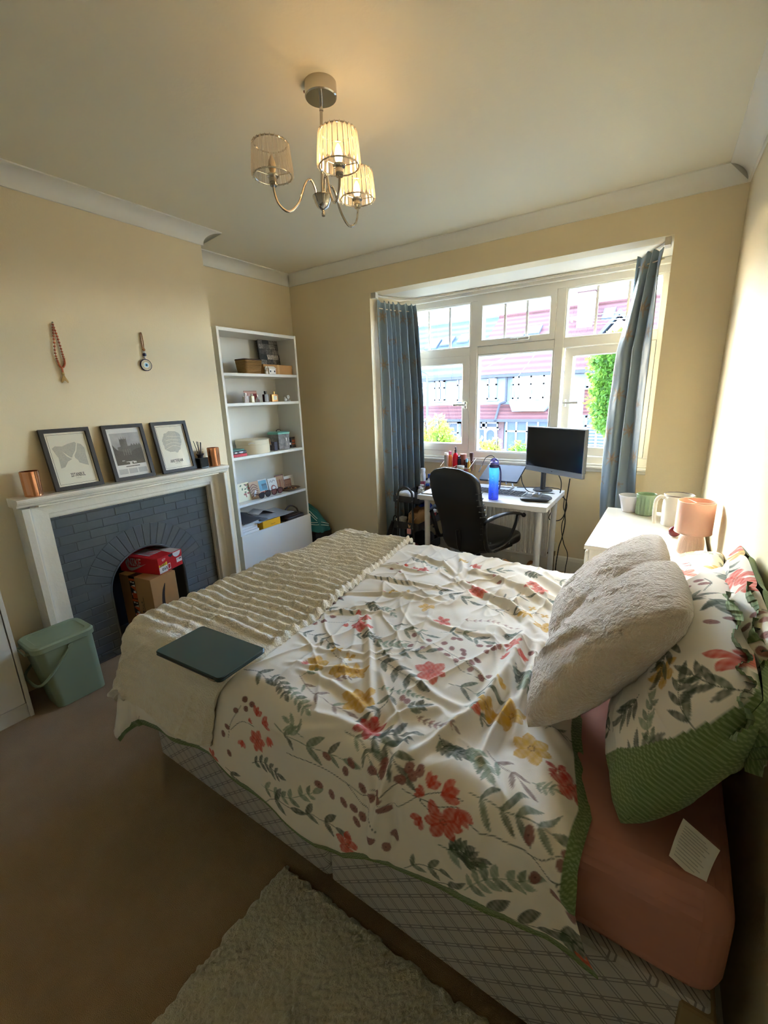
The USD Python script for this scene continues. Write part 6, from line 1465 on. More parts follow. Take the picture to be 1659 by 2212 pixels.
P1 = P0 + nrm * Hh[..., None]
edge_r = (1 - S)[:, None] * (right(SY) - sx0)                                # distance from the head-end edge
P1[..., 2] -= .030 * np.exp(-(edge_r / .035) ** 2) * topw
dist_hem = SY - hem(SX)
curl = np.exp(-(dist_hem / .03) ** 2); P1[..., 1] += .020 * curl * (1 - topw)

# ------------- its print
pr = Print(SX, SY, (240, 231, 216))
G1, G2, G3, SG, BRN = (50, 66, 48), (72, 92, 66), (96, 116, 88), (136, 152, 124), (134, 104, 92)
RED, RED2, ORG, YEL, YEL2, BER = (206, 62, 38), (184, 40, 36), (214, 84, 44), (212, 164, 44), (190, 138, 36), (140, 84, 78)
br = np.random.default_rng(77)
C_ = lambda u, v: to_cloth(u, v)


def flower(u, v, r, col, col2, n=5, rot=None, core=True):
    c = C_(u, v); rot = br.uniform(0, 6.28) if rot is None else rot
    for k in range(n):
        a = rot + k * 2 * PI / n + br.uniform(-.15, .15); pr.petal(c[0], c[1], r * br.uniform(.85, 1.1), r * br.uniform(.54, .68), a, col if k % 2 else tuple(np.array(col) * .93 + np.array(col2) * .07), .0022, 1.25, .95)
    for k in range(n): pr.petal(c[0], c[1], r * .6, r * .22, rot + k * 2 * PI / n, col2, .006, 1.0, .35)
    if core:
        for k in range(8): pr.dot(c[0] + r * .14 * math.cos(k * .8), c[1] + r * .14 * math.sin(k * .8), r * .04, r * .04, 0, (96, 70, 50), .001, .6)


def bud(u, v, r, col, ang):
    r = r * .84; c = C_(u, v); d = np.array([math.cos(ang), math.sin(ang)])
    for k in (-.45, .1, .6): pr.petal(c[0] - d[0] * r * .5, c[1] - d[1] * r * .5, r * 1.15, r * .55, ang + k, col, .0022, 1.3, .93)


def sprig(a, b, n, ln, wd, col, bend=.12, spread=.75, col2=None, stem=None, tip=.8):
    p0, p1 = C_(*a), C_(*b); d = p1 - p0; L = np.linalg.norm(d) + 1e-9; nn = np.array([-d[1], d[0]]) / L; mid = (p0 + p1) / 2 + nn * L * bend
    c = spline([p0, mid, p1], 10); pr.line([p0, mid, p1], .0022, stem or col, .8)
    for k in range(n):
        t_ = (k + .7) / (n + .2); i = min(int(t_ * (len(c) - 1)), len(c) - 2); q = c[i]; e = c[i + 1] - c[i]; a_ = math.atan2(e[1], e[0])
        for s in (-1, 1):
            sz = (.75 + .25 * math.sin(PI * t_)) * br.uniform(.85, 1.12)
            pr.petal(q[0], q[1], ln * sz, wd * sz, a_ + s * spread * br.uniform(.8, 1.15), (col2 or col) if (k + (s > 0)) % 3 == 0 else col, .0014, tip, .9)
    e = c[-1] - c[-2]; pr.petal(c[-1][0], c[-1][1], ln, wd, math.atan2(e[1], e[0]), col, .0014, tip, .9)


def berries(pts, r=.0105):
    for u, v in pts:
        c = C_(u, v); a = br.uniform(0, 3.1); pr.dot(c[0], c[1], r * 1.15, r * .85, a, BER, .0014, .9); pr.dot(c[0] + r * .3, c[1] + r * .25, r * .45, r * .35, a, (168, 116, 104), .003, .5); pr.dot(c[0], c[1], r * .16, r * .16, 0, (72, 40, 40), .001, .8)


def stems(pts, w=.0022, col=G1):
    pr.line([C_(*p) for p in pts], w, col, .8)


for a, b, n, ln, wd, c1, c2_ in [((584, 1465), (618, 1503), 5, .032, .013, G1, G2), ((626, 1486), (664, 1537), 5, .030, .013, SG, G3), ((647, 1465), (748, 1537), 3, .042, .012, BRN, SG), ((597, 1560), (740, 1640), 3, .062, .019, G3, G1), ((786, 1592), (862, 1655), 3, .066, .018, G1, G2), ((800, 1598), (866, 1590), 2, .060, .020, G1, G2), ((540, 1652), (603, 1668), 5, .040, .015, G1, G2), ((563, 1696), (680, 1708), 6, .038, .017, SG, G3), ((568, 1738), (632, 1742), 1, .060, .020, G1, G2), ((640, 1750), (724, 1790), 2, .056, .020, G1, G2), ((947, 1822), (1018, 1858), 2, .042, .015, G3, SG), ((965, 1838), (1022, 1848), 5, .046, .016, G1, G2), ((1003, 1922), (1142, 1897), 6, .042, .020, SG, G3), ((933, 1912), (995, 1938), 1, .060, .019, G1, G2), ((1009, 1950), (1160, 2008), 2, .074, .024, G1, G2), ((1193, 2006), (1250, 2052), 2, .062, .024, G1, G2), ((1014, 1713), (1193, 1800), 4, .062, .016, G2, G3), ((949, 1600), (994, 1634), 5, .038, .016, G1, G2), ((1009, 1615), (1052, 1680), 5, .034, .016, SG, G3), ((1052, 1630), (1123, 1697), 2, .050, .014, BRN, SG), ((1242, 1765), (1286, 1782), 2, .050, .014, G1, G2), ((873, 1876), (946, 1884), 2, .040, .015, G2, G3), ((804, 1256), (902, 1274), 7, .046, .008, G1, G2), ((884, 1214), (912, 1222), 5, .034, .013, G1, G2), ((912, 1220), (958, 1240), 5, .028, .009, SG, G3), ((938, 1283), (1014, 1310), 3, .060, .018, G1, G2), ((790, 1312), (820, 1328), 5, .034, .013, G1, G2), ((822, 1320), (850, 1338), 4, .028, .011, SG, G3), ((837, 1357), (920, 1383), 3, .056, .013, G2, SG), ((952, 1377), (1043, 1396), 3, .058, .017, G2, G1), ((1000, 1352), (1112, 1370), 8, .018, .007, (176, 132, 120), BRN), ((804, 1420), (920, 1420), 3, .056, .018, G2, G1), ((810, 1430), (898, 1485), 3, .058, .022, G1, G2), ((970, 1484), (1050, 1508), 2, .062, .015, G2, G1), ((819, 1490), (920, 1516), 9, .016, .008, SG, G3), ((766, 1382), (812, 1390), 5, .034, .013, G1, G2), ((806, 1400), (873, 1404), 5, .034, .015, SG, G3), ((870, 1540), (908, 1534), 2, .040, .018, G1, G2), ((900, 1550), (980, 1585), 7, .020, .008, BRN, (170, 110, 104)), ((1065, 1303), (1133, 1296), 2, .062, .010, G1, G2), ((1045, 1322), (1130, 1330), 2, .060, .010, G1, G2), ((1174, 1294), (1200, 1304), 4, .030, .013, G1, G2), ((1188, 1336), (1245, 1368), 3, .058, .015, G1, G2), ((1113, 1455), (1140, 1484), 4, .036, .016, G1, G2), ((1118, 1478), (1148, 1512), 4, .034, .015, SG, G3), ((1159, 1455), (1195, 1480), 2, .056, .012, G1, G2), ((1085, 1386), (1112, 1386), 4, .028, .012, G1, G2), ((1132, 1242), (1160, 1252), 4, .034, .013, G1, G2), ((1036, 1242), (1085, 1240), 2, .060, .018, G2, G1), ((690, 1270), (730, 1300), 2, .046, .012, G1, G2), ((642, 1373), (720, 1405), 4, .046, .013, G1, G2), ((700, 1320), (770, 1330), 3, .040, .011, G2, G1), ((652, 1466), (690, 1450), 2, .034, .011, SG, G3), ((530, 1455), (575, 1470), 1, .050, .016, G1, G2), ((1200, 1255), (1270, 1290), 4, .046, .012, G1, G2), ((1210, 1310), (1262, 1340), 4, .034, .012, SG, G3), ((1150, 1690), (1196, 1716), 3, .022, .008, SG, G3), ((1178, 1580), (1260, 1605), 2, .030, .009, G2, SG), ((745, 1580), (800, 1640), 2, .05, .012, G2, SG), ((720, 1475), (760, 1470), 3, .022, .009, BRN, (176, 132, 120)), ((290, 1575), (350, 1600), 3, .040, .016, G1, G2), ((360, 1615), (440, 1635), 2, .05, .018, G1, G2), ((300, 1548), (262, 1590), 3, .026, .012, BER, G1), ((660, 1590), (630, 1560), 2, .035, .012, SG, G3), ((1005, 1530), (1050, 1560), 2, .03, .010, G2, SG), ((490, 1655), (508, 1680), 1, .045, .015, G1, G2), ((850, 1490), (800, 1540), 2, .05, .016, G1, G2)]:
    sprig(a, b, n, ln, wd, c1, br.uniform(-.12, .16), .75, c2_)
# berry branches
stems([(626, 1621), (690, 1655), (748, 1690), (800, 1718), (860, 1690), (910, 1668)]); stems([(748, 1690), (785, 1735), (806, 1760), (820, 1790)]); stems([(806, 1700), (850, 1740), (905, 1718)], .0018)
stems([(1015, 1780), (1090, 1815), (1150, 1845), (1205, 1895), (1265, 1930)]); stems([(1150, 1845), (1190, 1850), (1215, 1845)], .0016); stems([(1205, 1895), (1230, 1950), (1262, 1980)], .0018)
stems([(870, 1393), (930, 1405), (975, 1425), (1010, 1448), (1056, 1480)]); stems([(975, 1425), (990, 1455), (1035, 1475)], .0016)
stems([(500, 1575), (520, 1560), (545, 1572)], .002); stems([(495, 1590), (500, 1560), (520, 1525)], .0018); stems([(905, 1718), (955, 1712), (1000, 1728)], .002); stems([(905, 1718), (912, 1740), (955, 1765)], .002); stems([(870, 1705), (930, 1738), (990, 1745)], .002)
stems([(720, 1418), (745, 1440), (760, 1462)], .0016); stems([(690, 1350), (770, 1352), (800, 1355)], .0016); stems([(1150, 1325), (1175, 1345), (1190, 1362)], .0016)
berries([(705, 1635), (759, 1648), (746, 1666), (808, 1661), (832, 1650), (830, 1667), (884, 1656), (908, 1667), (865, 1683), (891, 1676), (689, 1693), (716, 1715), (743, 1734), (766, 1744), (785, 1701), (805, 1718), (824, 1713), (785, 1760), (773, 1771), (835, 1743), (808, 1802), (854, 1802), (836, 1826), (1146, 1807), (1230, 1848), (1219, 1869), (1157, 1893), (1201, 1935), (1235, 1976)], .0125)
berries([(895, 1383), (887, 1404), (913, 1411), (927, 1395), (951, 1417), (966, 1428), (960, 1403), (980, 1392), (993, 1393), (1000, 1417), (976, 1413), (1002, 1425), (985, 1440), (998, 1435), (1016, 1458), (1019, 1446), (1031, 1440), (1039, 1473), (1056, 1469), (1050, 1422), (1066, 1417), (1077, 1411), (1036, 1407), (1057, 1409), (857, 1227), (846, 1238), (862, 1248), (1010, 1268), (1078, 1267), (1068, 1258), (529, 1510), (543, 1520), (529, 1531), (510, 1535), (493, 1569), (485, 1582), (497, 1626), (282, 1561), (263, 1550), (256, 1560), (272, 1572), (1146, 1424), (700, 1350), (688, 1342), (720, 1340), (680, 1355), (870, 1516), (880, 1522), (1290, 1320), (1275, 1300), (690, 1300), (712, 1295), (735, 1303), (722, 1312)], .0105)
for u, v, r, col, col2, n in [(552, 1604, .040, RED, ORG, 6), (931, 1460, .056, (206, 84, 60), RED2, 6), (956, 1354, .036, (206, 72, 56), RED2, 5), (924, 1326, .040, YEL, YEL2, 5), (1032, 1290, .048, (206, 84, 60), RED2, 6), (687, 1440, .040, YEL, YEL2, 5), (734, 1457, .038, YEL, YEL2, 5), (772, 1457, .040, YEL, YEL2, 5), (729, 1412, .024, YEL, YEL2, 4), (755, 1427, .020, YEL, YEL2, 4), (778, 1514, .054, YEL, YEL2, 6), (799, 1568, .042, RED2, RED, 6), (776, 1364, .034, RED, RED2, 6), (789, 1349, .028, RED, RED2, 5), (850, 1292, .026, YEL, YEL2, 5), (879, 1294, .028, YEL, YEL2, 5), (913, 1241, .032, RED, RED2, 6), (895, 1238, .024, RED, RED2, 5), (1166, 1279, .038, (208, 92, 72), RED2, 7), (1150, 1268, .030, (208, 92, 72), RED2, 6), (1135, 1337, .030, YEL, YEL2, 5), (1173, 1359, .040, YEL, YEL2, 5), (1200, 1363, .038, YEL, YEL2, 5), (1150, 1319, .020, YEL, YEL2, 4), (1177, 1334, .018, YEL, YEL2, 4), (1106, 1411, .030, RED, ORG, 5), (1104, 1556, .042, YEL, YEL2, 5), (1079, 1556, .036, YEL, YEL2, 5), (1050, 1540, .032, YEL, YEL2, 5), (1148, 1621, .052, YEL, YEL2, 6), (1289, 1290, .030, RED, ORG, 5), (955, 1778, .050, RED, ORG, 6), (751, 1827, .046, RED, ORG, 5), (1234, 1700, .050, RED2, RED, 5), (1204, 1667, .028, RED2, RED, 4), (1028, 1234, .030, RED, RED2, 5), (1000, 1221, .030, YEL, YEL2, 5), (1211, 1417, .030, YEL, YEL2, 5), (254, 1600, .034, RED, ORG, 5), (1281, 2100, .026, ORG, RED, 5), (1262, 2092, .024, ORG, RED, 4), (460, 1632, .03, RED, ORG, 5)]:
    flower(u, v, r, col, col2, n)
for u, v, r, col, a in [(554, 1541, .036, RED, 1.2), (537, 1560, .018, RED, .3), (573, 1564, .040, RED, .3), (520, 1606, .030, RED, -1.9), (582, 1602, .034, RED, -1.0), (662, 1442, .022, RED, 3.0), (774, 1336, .026, RED, .8), (748, 1360, .024, RED, 2.6), (797, 1366, .026, RED, -.4), (833, 1293, .018, RED, 3), (877, 1232, .022, RED, 1.6), (1093, 1430, .030, RED, 2.8), (1126, 1433, .034, RED, -.9), (1081, 1498, .026, YEL, 1.5), (1030, 1551, .026, ORG, 2.8), (933, 1690, .036, RED, 1.1), (908, 1713, .026, RED, 2.8), (971, 1718, .044, RED, .5), (903, 1772, .036, RED, -2.2), (995, 1765, .044, RED, -.9), (1139, 1283, .026, (208, 92, 72), 2.6)]:
    bud(u, v, r, col, a)
# the plain green reverse shows as a strip at the hem and down the head-end edge
wave = lambda a_, b_: (np.abs(((a_ * 95 + .28 * np.sin(b_ * 520)) % 1) - .5) < .17)
GR, GRL = np.array(lin((104, 124, 76))), np.array(lin((140, 156, 110)))
strip = .020 + .022 * np.clip(fbm(np.stack([SX * 7, SX * 0, SX * 0], -1), 3, 31) * 2 + .45, 0, 1) - .016 * np.exp(-((SX - .0) / .05) ** 2)
gm = (dist_hem < strip).ravel() | ((edge_r < .026) & (SY > .60)).ravel()
wv = wave(SY, SX).ravel()
pr.C[gm] = np.where(wv[gm, None], GRL, GR)
M_duvet = print_mat('duvet_cotton', 0.85, sheen_weight=0.15, specular_ior_level=0.25)
obj('duvet', sheet(P1), M_duvet, color=pr.C, label='white duvet printed with red and yellow flowers rumpled over the bed', cat='duvet')

# ------------- the ribbed throw across the foot
M_throw = mat('cream_fleece', (238, 226, 200), 0.95, bump=(150, .006), sheen_weight=0.6, sheen_roughness=0.5)
nu, nv = 250, 700
rt = lambda sy: np.interp(sy, [.35, .55, .70, .80, .90, 1.1, 1.4, 1.7, 2.0, 2.3], [-1.16, -1.115, -1.06, -1.035, -1.045, -1.06, -1.10, -1.15, -1.20, -1.22])
lf = lambda sy: np.interp(sy, [.30, .6, .9, 1.5, 2.3], [-1.96, -1.95, -1.93, -1.90, -1.86])
Sq, Tq = np.meshgrid(np.linspace(0, 1, nu), np.linspace(0, 1, nv), indexing='ij')
hm = lambda a: BY - np.interp(a, [-2.1, -1.75, -1.6, -1.4, -1.25, -1.16, -1.0], [.26, .32, .365, .36, .365, .335, .31])
TX_ = lf(1.0) + (rt(1.0) - lf(1.0)) * Sq
for _ in range(3):
    TY_ = hm(TX_) + (2.30 - hm(TX_)) * Tq; TX_ = lf(TY_) + (rt(TY_) - lf(TY_)) * Sq
Pt = drape(TX_, TY_, .024, .10)
n2 = np.cross(np.gradient(Pt, axis=0), np.gradient(Pt, axis=1)); n2 /= np.linalg.norm(n2, axis=-1, keepdims=True) + 1e-12; n2 *= np.sign((n2 * np.array([-.3, -.4, .85])).sum(-1, keepdims=True) + 1e-9)
w3 = np.stack([TX_, TY_, TX_ * 0], -1)
rib = np.sin(2 * PI * (TY_ + .012 * fbm(w3 * 5, 3, 2) * 2) / .046)
rough_ = fbm(w3 * 60, 3, 4)
fade = np.clip((TY_ - .62) / .25, .25, 1)
d_edge = np.minimum.reduce([Sq * .85, (1 - Sq) * .85, Tq * 1.9]); hemroll = .010 * np.exp(-((d_edge - .018) / .012) ** 2)
hgt = fade * .0062 * rib + .006 * rough_ + hemroll + .014 * np.interp(TX_, [-1.645, -1.3, -1.06], [.2, .8, .2]) - .018 * np.exp(-(d_edge / .008) ** 2)
foldc = np.array([to_cloth(440, 1475), to_cloth(428, 1540), to_cloth(410, 1590)]); fl_ = spline(foldc, 6)
dmin = np.min(np.linalg.norm(w3[..., None, :2] - fl_[None, None], axis=-1), axis=-1); hgt += .013 * np.exp(-(dmin / .012) ** 2) - .006 * np.exp(-((dmin - .03) / .012) ** 2)
ch2 = (1 - np.abs(2 * noise(np.stack([TX_ * 3 + TY_ * 2, TY_ * 4 - TX_ * 2, TX_ * 0], -1), 14))) ** 5
hgt += .010 * ch2 + .016 * fbm(w3 * 3, 3, 9) * 2
near = ktree.query(w3[..., :2].reshape(-1, 2))[1]
hgt += .60 * Hh.ravel()[near].reshape(hgt.shape)
lapc = sum(at(u, v, 2, .70) for u, v in ((342, 1412), (430, 1353), (572, 1402), (477, 1476))) / 4; lw__ = np.exp(-(np.abs((TX_ - lapc[0]) / .21) ** 6 + np.abs((TY_ - lapc[1]) / .16) ** 6)); hgt = hgt * (1 - lw__) + .002 * lw__
obj('throw', sheet(Pt + n2 * hgt[..., None], .010), M_throw, smooth=True, label='cream ribbed fleece throw spread across the foot of the bed', cat='throw')

# ------------- dark green laptop on the throw
M_green = mat('dark_green_case', (12, 46, 42), 0.38)
q4 = [at(u, v, 2, .698) for u, v in ((342, 1412), (430, 1353), (572, 1402), (477, 1476))]
cen = sum(q4) / 4; ux = (q4[2] - q4[1] + q4[3] - q4[0]); ux /= np.linalg.norm(ux); wl = (np.linalg.norm(q4[2] - q4[1]) + np.linalg.norm(q4[3] - q4[0])) / 2; dl = (np.linalg.norm(q4[1] - q4[0]) + np.linalg.norm(q4[2] - q4[3])) / 2
la = thing('laptop', 'closed dark green laptop lying on the cream throw', 'laptop', (cen[0], cen[1], .690), math.degrees(math.atan2(ux[1], ux[0])), tilt=(0, 0))
obj('base', rprism(-wl / 2, wl / 2, -dl / 2, dl / 2, 0, .0080, .016, .003), M_green, la); obj('lid', rprism(-wl / 2, wl / 2, -dl / 2, dl / 2, .0086, .0155, .016, .003), M_green, la)
obj('hinge', cyl((-wl * .4, -dl / 2 + .003, .006), (wl * .4, -dl / 2 + .003, .006), .004, n=10), M_plas, la); obj('foot', [box(wl / 2 - .05, wl / 2 - .02, -dl / 2 - .001, -dl / 2 + .003, .001, .006)], M_silver, la)

# ------------- cushions and pillows
M_fur = mat('cream_faux_fur', (226, 208, 188), 0.95, bump=(110, .012), sheen_weight=0.7, sheen_roughness=0.6)


def pillow(nu, nv, a, b, c, seed, pinch=.55, lump=.05):
    """A stuffed cushion in its own axes: a, b half lengths, c half thickness; corners drawn to points."""
    u = np.linspace(-1, 1, nu)[:, None]; w = np.linspace(-1, 1, nv)[None, :]
    X = u * np.ones_like(w); Y = w * np.ones_like(u)
    k = (1 - np.abs(X) ** 2.6) * (1 - np.abs(Y) ** 2.6)
    th = np.clip(k, 0, 1) ** pinch
    sh = 1 - .06 * (1 - np.abs(Y) ** 2) * np.abs(X) ** 3 * 0
    rx = 1 - .10 * (1 - Y ** 2) * 0 - .05 * Y ** 4; ry = 1 - .05 * X ** 4
    top_ = np.stack([a * X * rx, b * Y * ry, c * th], -1); bot_ = np.stack([a * X * rx, b * Y * ry, -c * th], -1)
    n3 = np.stack([X * 2, Y * 2, X * 0], -1)
    top_[..., 2] += lump * c * fbm(n3 * 1.6, 3, seed) * 2 * th; bot_[..., 2] += lump * c * fbm(n3 * 1.6, 3, seed + 5) * 2 * th
    return top_, bot_


def place(P, ax, ay, c):
    """Local axes ax (x), ay (y) in world directions; z completes them."""
    ax = np.array(ax, float); ax /= np.linalg.norm(ax); ay = np.array(ay, float); ay -= ax * (ay @ ax); ay /= np.linalg.norm(ay); az = np.cross(ax, ay)
    return P[..., :1] * ax + P[..., 1:2] * ay + P[..., 2:] * az + np.array(c)


def cushion(name, label, a, b, c, ax, ay, cen, seed):
    t_, b_ = pillow(150, 130, a, b, c, seed, .50, .10)
    for q, s in ((t_, 1), (b_, -1)):
        n3 = q * 45; q[..., 2] += s * np.clip(np.abs(q[..., 2]) / c * 2.2, 0, 1) * (.0045 * fbm(n3, 3, seed) * 2 + .010 * (1 - np.abs(2 * noise(np.stack([q[..., 0] * 13, q[..., 1] * 13 + q[..., 0] * 6, q[..., 0] * 0], -1), seed))) ** 5 * np.sin(np.linspace(0, PI, 150))[:, None])
    m = trimesh.util.concatenate([sheet(place(t_, ax, ay, cen)), (lambda z: (setattr(z, 'faces', z.faces[:, ::-1]), z)[1])(sheet(place(b_, ax, ay, cen)))])
    m.merge_vertices(digits_vertex=5)
    obj(name, m, M_fur, smooth=True, label=label, cat='cushion', group='cream fluffy cushions')


cushion('cushion', 'large cream fluffy cushion nearest the viewer lying against the green pillow', .235, .200, .085, (.60, .10, .79), (-.06, 1, -.08), (-.090, 1.110, .872), 3)
cushion('cushion', 'cream fluffy cushion behind the nearest one, half hidden by it', .205, .190, .078, (.66, .10, .74), (-.06, 1, -.08), (-.125, 1.430, .880), 12)


def printed_pillow(name, label, a, b, c, ax, ay, cen, seed, green, cat='pillow'):
    t_, b_ = pillow(210, 230, a, b, c, seed, .46, .08)
    t = thing(name, label, cat, (0, 0, 0))
    for q, s, nm in ((t_, 1, 'front'), (b_, -1, 'back')):
        cr_ = (1 - np.abs(2 * noise(np.stack([q[..., 0] * 9, q[..., 1] * 16, q[..., 0] * 0], -1), seed + 2))) ** 5
        q[..., 2] += s * .007 * cr_ * (1 - np.abs(q[..., 0] / a) ** 4)
        W_ = place(q, ax, ay, cen)
        g = Print(q[..., 0], q[..., 1], (238, 230, 216))
        if nm == 'front' and not green == 'all':
            r_ = np.random.default_rng(seed)
            global C_, pr
            C0, p0_ = C_, pr; C_ = lambda u_, v_: np.array([u_, v_]); pr = g
            for y in np.arange(-b, b, .105):
                for x in np.arange(-a, a, .115):
                    xx, yy = x + r_.uniform(-.03, .03), y + r_.uniform(-.03, .03); k_ = r_.integers(0, 7)
                    if k_ == 0: flower(xx, yy, .046, RED, ORG, 5)
                    elif k_ == 1: flower(xx, yy, .040, YEL, YEL2, 5)
                    elif k_ == 2: sprig((xx, yy), (xx + .07, yy + r_.uniform(-.05, .05)), 4, .034, .014, SG, .1, .75, G3)
                    elif k_ == 3: berries([(xx, yy), (xx + .03, yy + .01), (xx + .01, yy + .035)]); stems([(xx - .05, yy), (xx, yy - .01), (xx + .04, yy)])
                    else: sprig((xx, yy), (xx + r_.uniform(-.09, .09), yy + r_.uniform(-.08, .08)), 3, .050, .015, G1, .1, .7, G2)
            C_, pr = C0, p0_
        mk = green(W_, q).ravel() if callable(green) else np.ones(q.shape[0] * q.shape[1], bool)
        if nm == 'back': mk[:] = True
        wv_ = wave(q[..., 1], q[..., 0]).ravel(); g.C[mk] = np.where(wv_[mk, None], GRL, GR)
        m = sheet(W_)
        if s < 0: m.faces = m.faces[:, ::-1]
        obj(nm, m, M_duvet, t, color=g.C)
    return t


def flange(parent, pts0, pts1, seed, n=90, k=26):
    """A loose frill between two edge lines."""
    e0, e1 = spline(pts0, 12), spline(pts1, 12); i0 = np.linspace(0, len(e0) - 1, n).astype(int); i1 = np.linspace(0, len(e1) - 1, n).astype(int)
    s = np.linspace(0, 1, k)[None, :, None]; P = e0[i0][:, None] * (1 - s) + e1[i1][:, None] * s
    nn = np.cross(np.gradient(P, axis=0), np.gradient(P, axis=1)); nn /= np.linalg.norm(nn, axis=-1, keepdims=True) + 1e-12
    a_ = np.linspace(0, 1, n)[:, None]; off = .010 * np.sin(a_ * 26 + seed + 4 * s[..., 0]) * s[..., 0] + .012 * fbm(np.stack([a_ * 6 + 0 * s[..., 0], s[..., 0] * 2 + 0 * a_, 0 * a_ + 0 * s[..., 0] + seed], -1), 3, seed) * 2
    P = P + nn * off[..., None]
    L_ = np.linalg.norm(P[0, -1] - P[0, 0]); U = np.cumsum(np.r_[0, np.linalg.norm(np.diff(e0[i0], axis=0), axis=1)])[:, None] + 0 * s[..., 0]; V = L_ * s[..., 0] + 0 * U
    c = np.where(wave(V * .9, U).ravel()[:, None], GRL, GR)
    obj('frill', sheet(P, 0), M_duvet, parent, color=c, label='green wave patterned frill')


# lower pillow: lies along the wall, green reverse turned up at its near end
low = printed_pillow('pillow', 'floral pillow with a green reverse bulging at its near end, lying on the pink sheet', .335, .205, .105, (0, 1, 0), (-.42, 0, -.90), (.080, 1.125, .825), 41, lambda W_, q: (W_[..., 2] < .780 + (W_[..., 0] + .02) * 1.30 - .75 * np.clip(W_[..., 1] - .86, 0, 1)))
up = printed_pillow('pillow', 'upright floral pillow leaning on the wall above the other pillow, with green frills', .30, .19, .045, (0, 1, 0), (-.16, 0, -1), (.158, 1.22, .870), 52, lambda W_, q: (W_[..., 2] < 0))
PX = lambda x, *ps: [tuple(at(u_, v_, 0, x)) for u_, v_ in ps]
flange(low, PX(.135, (1565, 1283), (1543, 1385), (1538, 1480), (1541, 1583)), PX(.140, (1587, 1281), (1602, 1400), (1612, 1480), (1612, 1610)), 3)
flange(up, PX(.165, (1584, 1290), (1603, 1440), (1612, 1560), (1618, 1670)), PX(.172, (1628, 1258), (1646, 1380), (1652, 1520), (1650, 1680)), 9)
farp = printed_pillow('pillow', 'sunlit floral pillow at the far side of the bed beyond the cushions', .25, .185, .075, (.10, 1, 0), (-.85, 0, -.50), (.030, 1.80, .765), 63, lambda W_, q: (W_[..., 2] < 0))
M_tag = mat('care_label', (222, 216, 200), 0.7)
ct = thing('care_label', 'white printed care label hanging off the near end of the green pillow', 'label', (.120, .802, .712))
lab = np.array([[[.0 + .028 * s - .012 * t_, -.004 - .020 * s * .3 - .012 * t_ + .006 * math.sin(t_ * 3), -.085 * t_ - .012 * s + .0] for t_ in np.linspace(0, 1, 10)] for s in np.linspace(-1, 1, 6)])
obj('tag', sheet(lab, .0006), M_tag, ct)
obj('lettering', [sheet(np.array([[[.028 * s - .012 * t_, -.0052 - .006 * s - .012 * t_ + .006 * math.sin(t_ * 3), -.085 * t_ - .012 * s] for t_ in (r0, r0 + .022)] for s in np.linspace(-.8, .35 + .4 * ((k_ * 7) % 5) / 5, 5)]), .0002) for k_, r0 in enumerate(np.arange(.12, .92, .075))], M_mapg, ct, smooth=False)

# ---------------------------------------------------------------- rug
M_rug = mat('shaggy_rug', (206, 198, 172), 0.95, bump=(130, .012), sheen_weight=0.5)
nr = 330
U, V = np.meshgrid(np.linspace(-.905, .14, nr), np.linspace(-.40, .695, nr), indexing='ij')
e_ = np.minimum.reduce([U + .905, .14 - U, V + .40, .695 - V])
n3 = np.stack([U, V, U * 0], -1)
Hr = .004 + .022 * np.clip(e_ / .02, 0, 1) ** .5 + (.014 * np.abs(fbm(n3 * 55, 3, 2)) * 2 + .010 * fbm(n3 * 14, 3, 3) + .008 * fbm(n3 * 120, 2, 6)) * np.clip(e_ / .012, 0, 1)
jig = .014 * np.stack([fbm(n3 * 40, 2, 21), fbm(n3 * 40, 2, 22)], -1) * 2 * np.clip(1 - e_ / .05, 0, 1)[..., None]
obj('rug', sheet(np.stack([U + jig[..., 0], V + jig[..., 1], Hr], -1)), M_rug, smooth=True, label='cream shaggy rug on the carpet beside the bed', cat='rug')
# ---------------------------------------------------------------- outside: the terrace across the street
GZ, FYD = -2.35, 22.0                                   # street level, the line of the house fronts
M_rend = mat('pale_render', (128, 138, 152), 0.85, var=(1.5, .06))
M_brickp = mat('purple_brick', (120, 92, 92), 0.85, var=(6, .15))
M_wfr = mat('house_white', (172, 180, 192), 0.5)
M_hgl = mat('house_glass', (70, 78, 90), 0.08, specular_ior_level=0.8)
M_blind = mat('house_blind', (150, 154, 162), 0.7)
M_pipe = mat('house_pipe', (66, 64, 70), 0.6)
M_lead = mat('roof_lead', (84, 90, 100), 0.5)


def rooftile(name, c1, c2, sc):
    return material(name, {'g': ('geometry', {}), 'w': ('wave_texture', {'bands_direction': 'z', 'scale': sc, 'distortion': 0.15}), 'v': ('wave_texture', {'bands_direction': 'x', 'scale': sc * 1.2}), 'm': ('math', {'math_type': 'multiply'}), 'n': ('noise_texture', {'scale': 2.0, 'detail': 4.0}),
                           'r': ('rgb_ramp', {'ramp': [(0, lin(tuple(int(k * .72) for k in c1))), (.25, lin(c1)), (1, lin(c2))]}), 'x': ('math', {'math_type': 'multiply_add', 'value2': .6, 'value3': .0}), 'ad': ('math', {'math_type': 'add'}), 'b': ('bump', {'distance': .03}), 'p': ('principled_bsdf', {'roughness': .8})},
                    [('g.position', 'w.vector'), ('g.position', 'v.vector'), ('g.position', 'n.vector'), ('w.fac', 'x.value1'), ('x.value', 'ad.value1'), ('n.fac', 'm.value1'), ('m.value', 'ad.value2'), ('ad.value', 'r.fac'), ('r.color', 'p.base_color'), ('w.fac', 'b.height'), ('b.normal', 'p.normal')], 'p.BSDF')


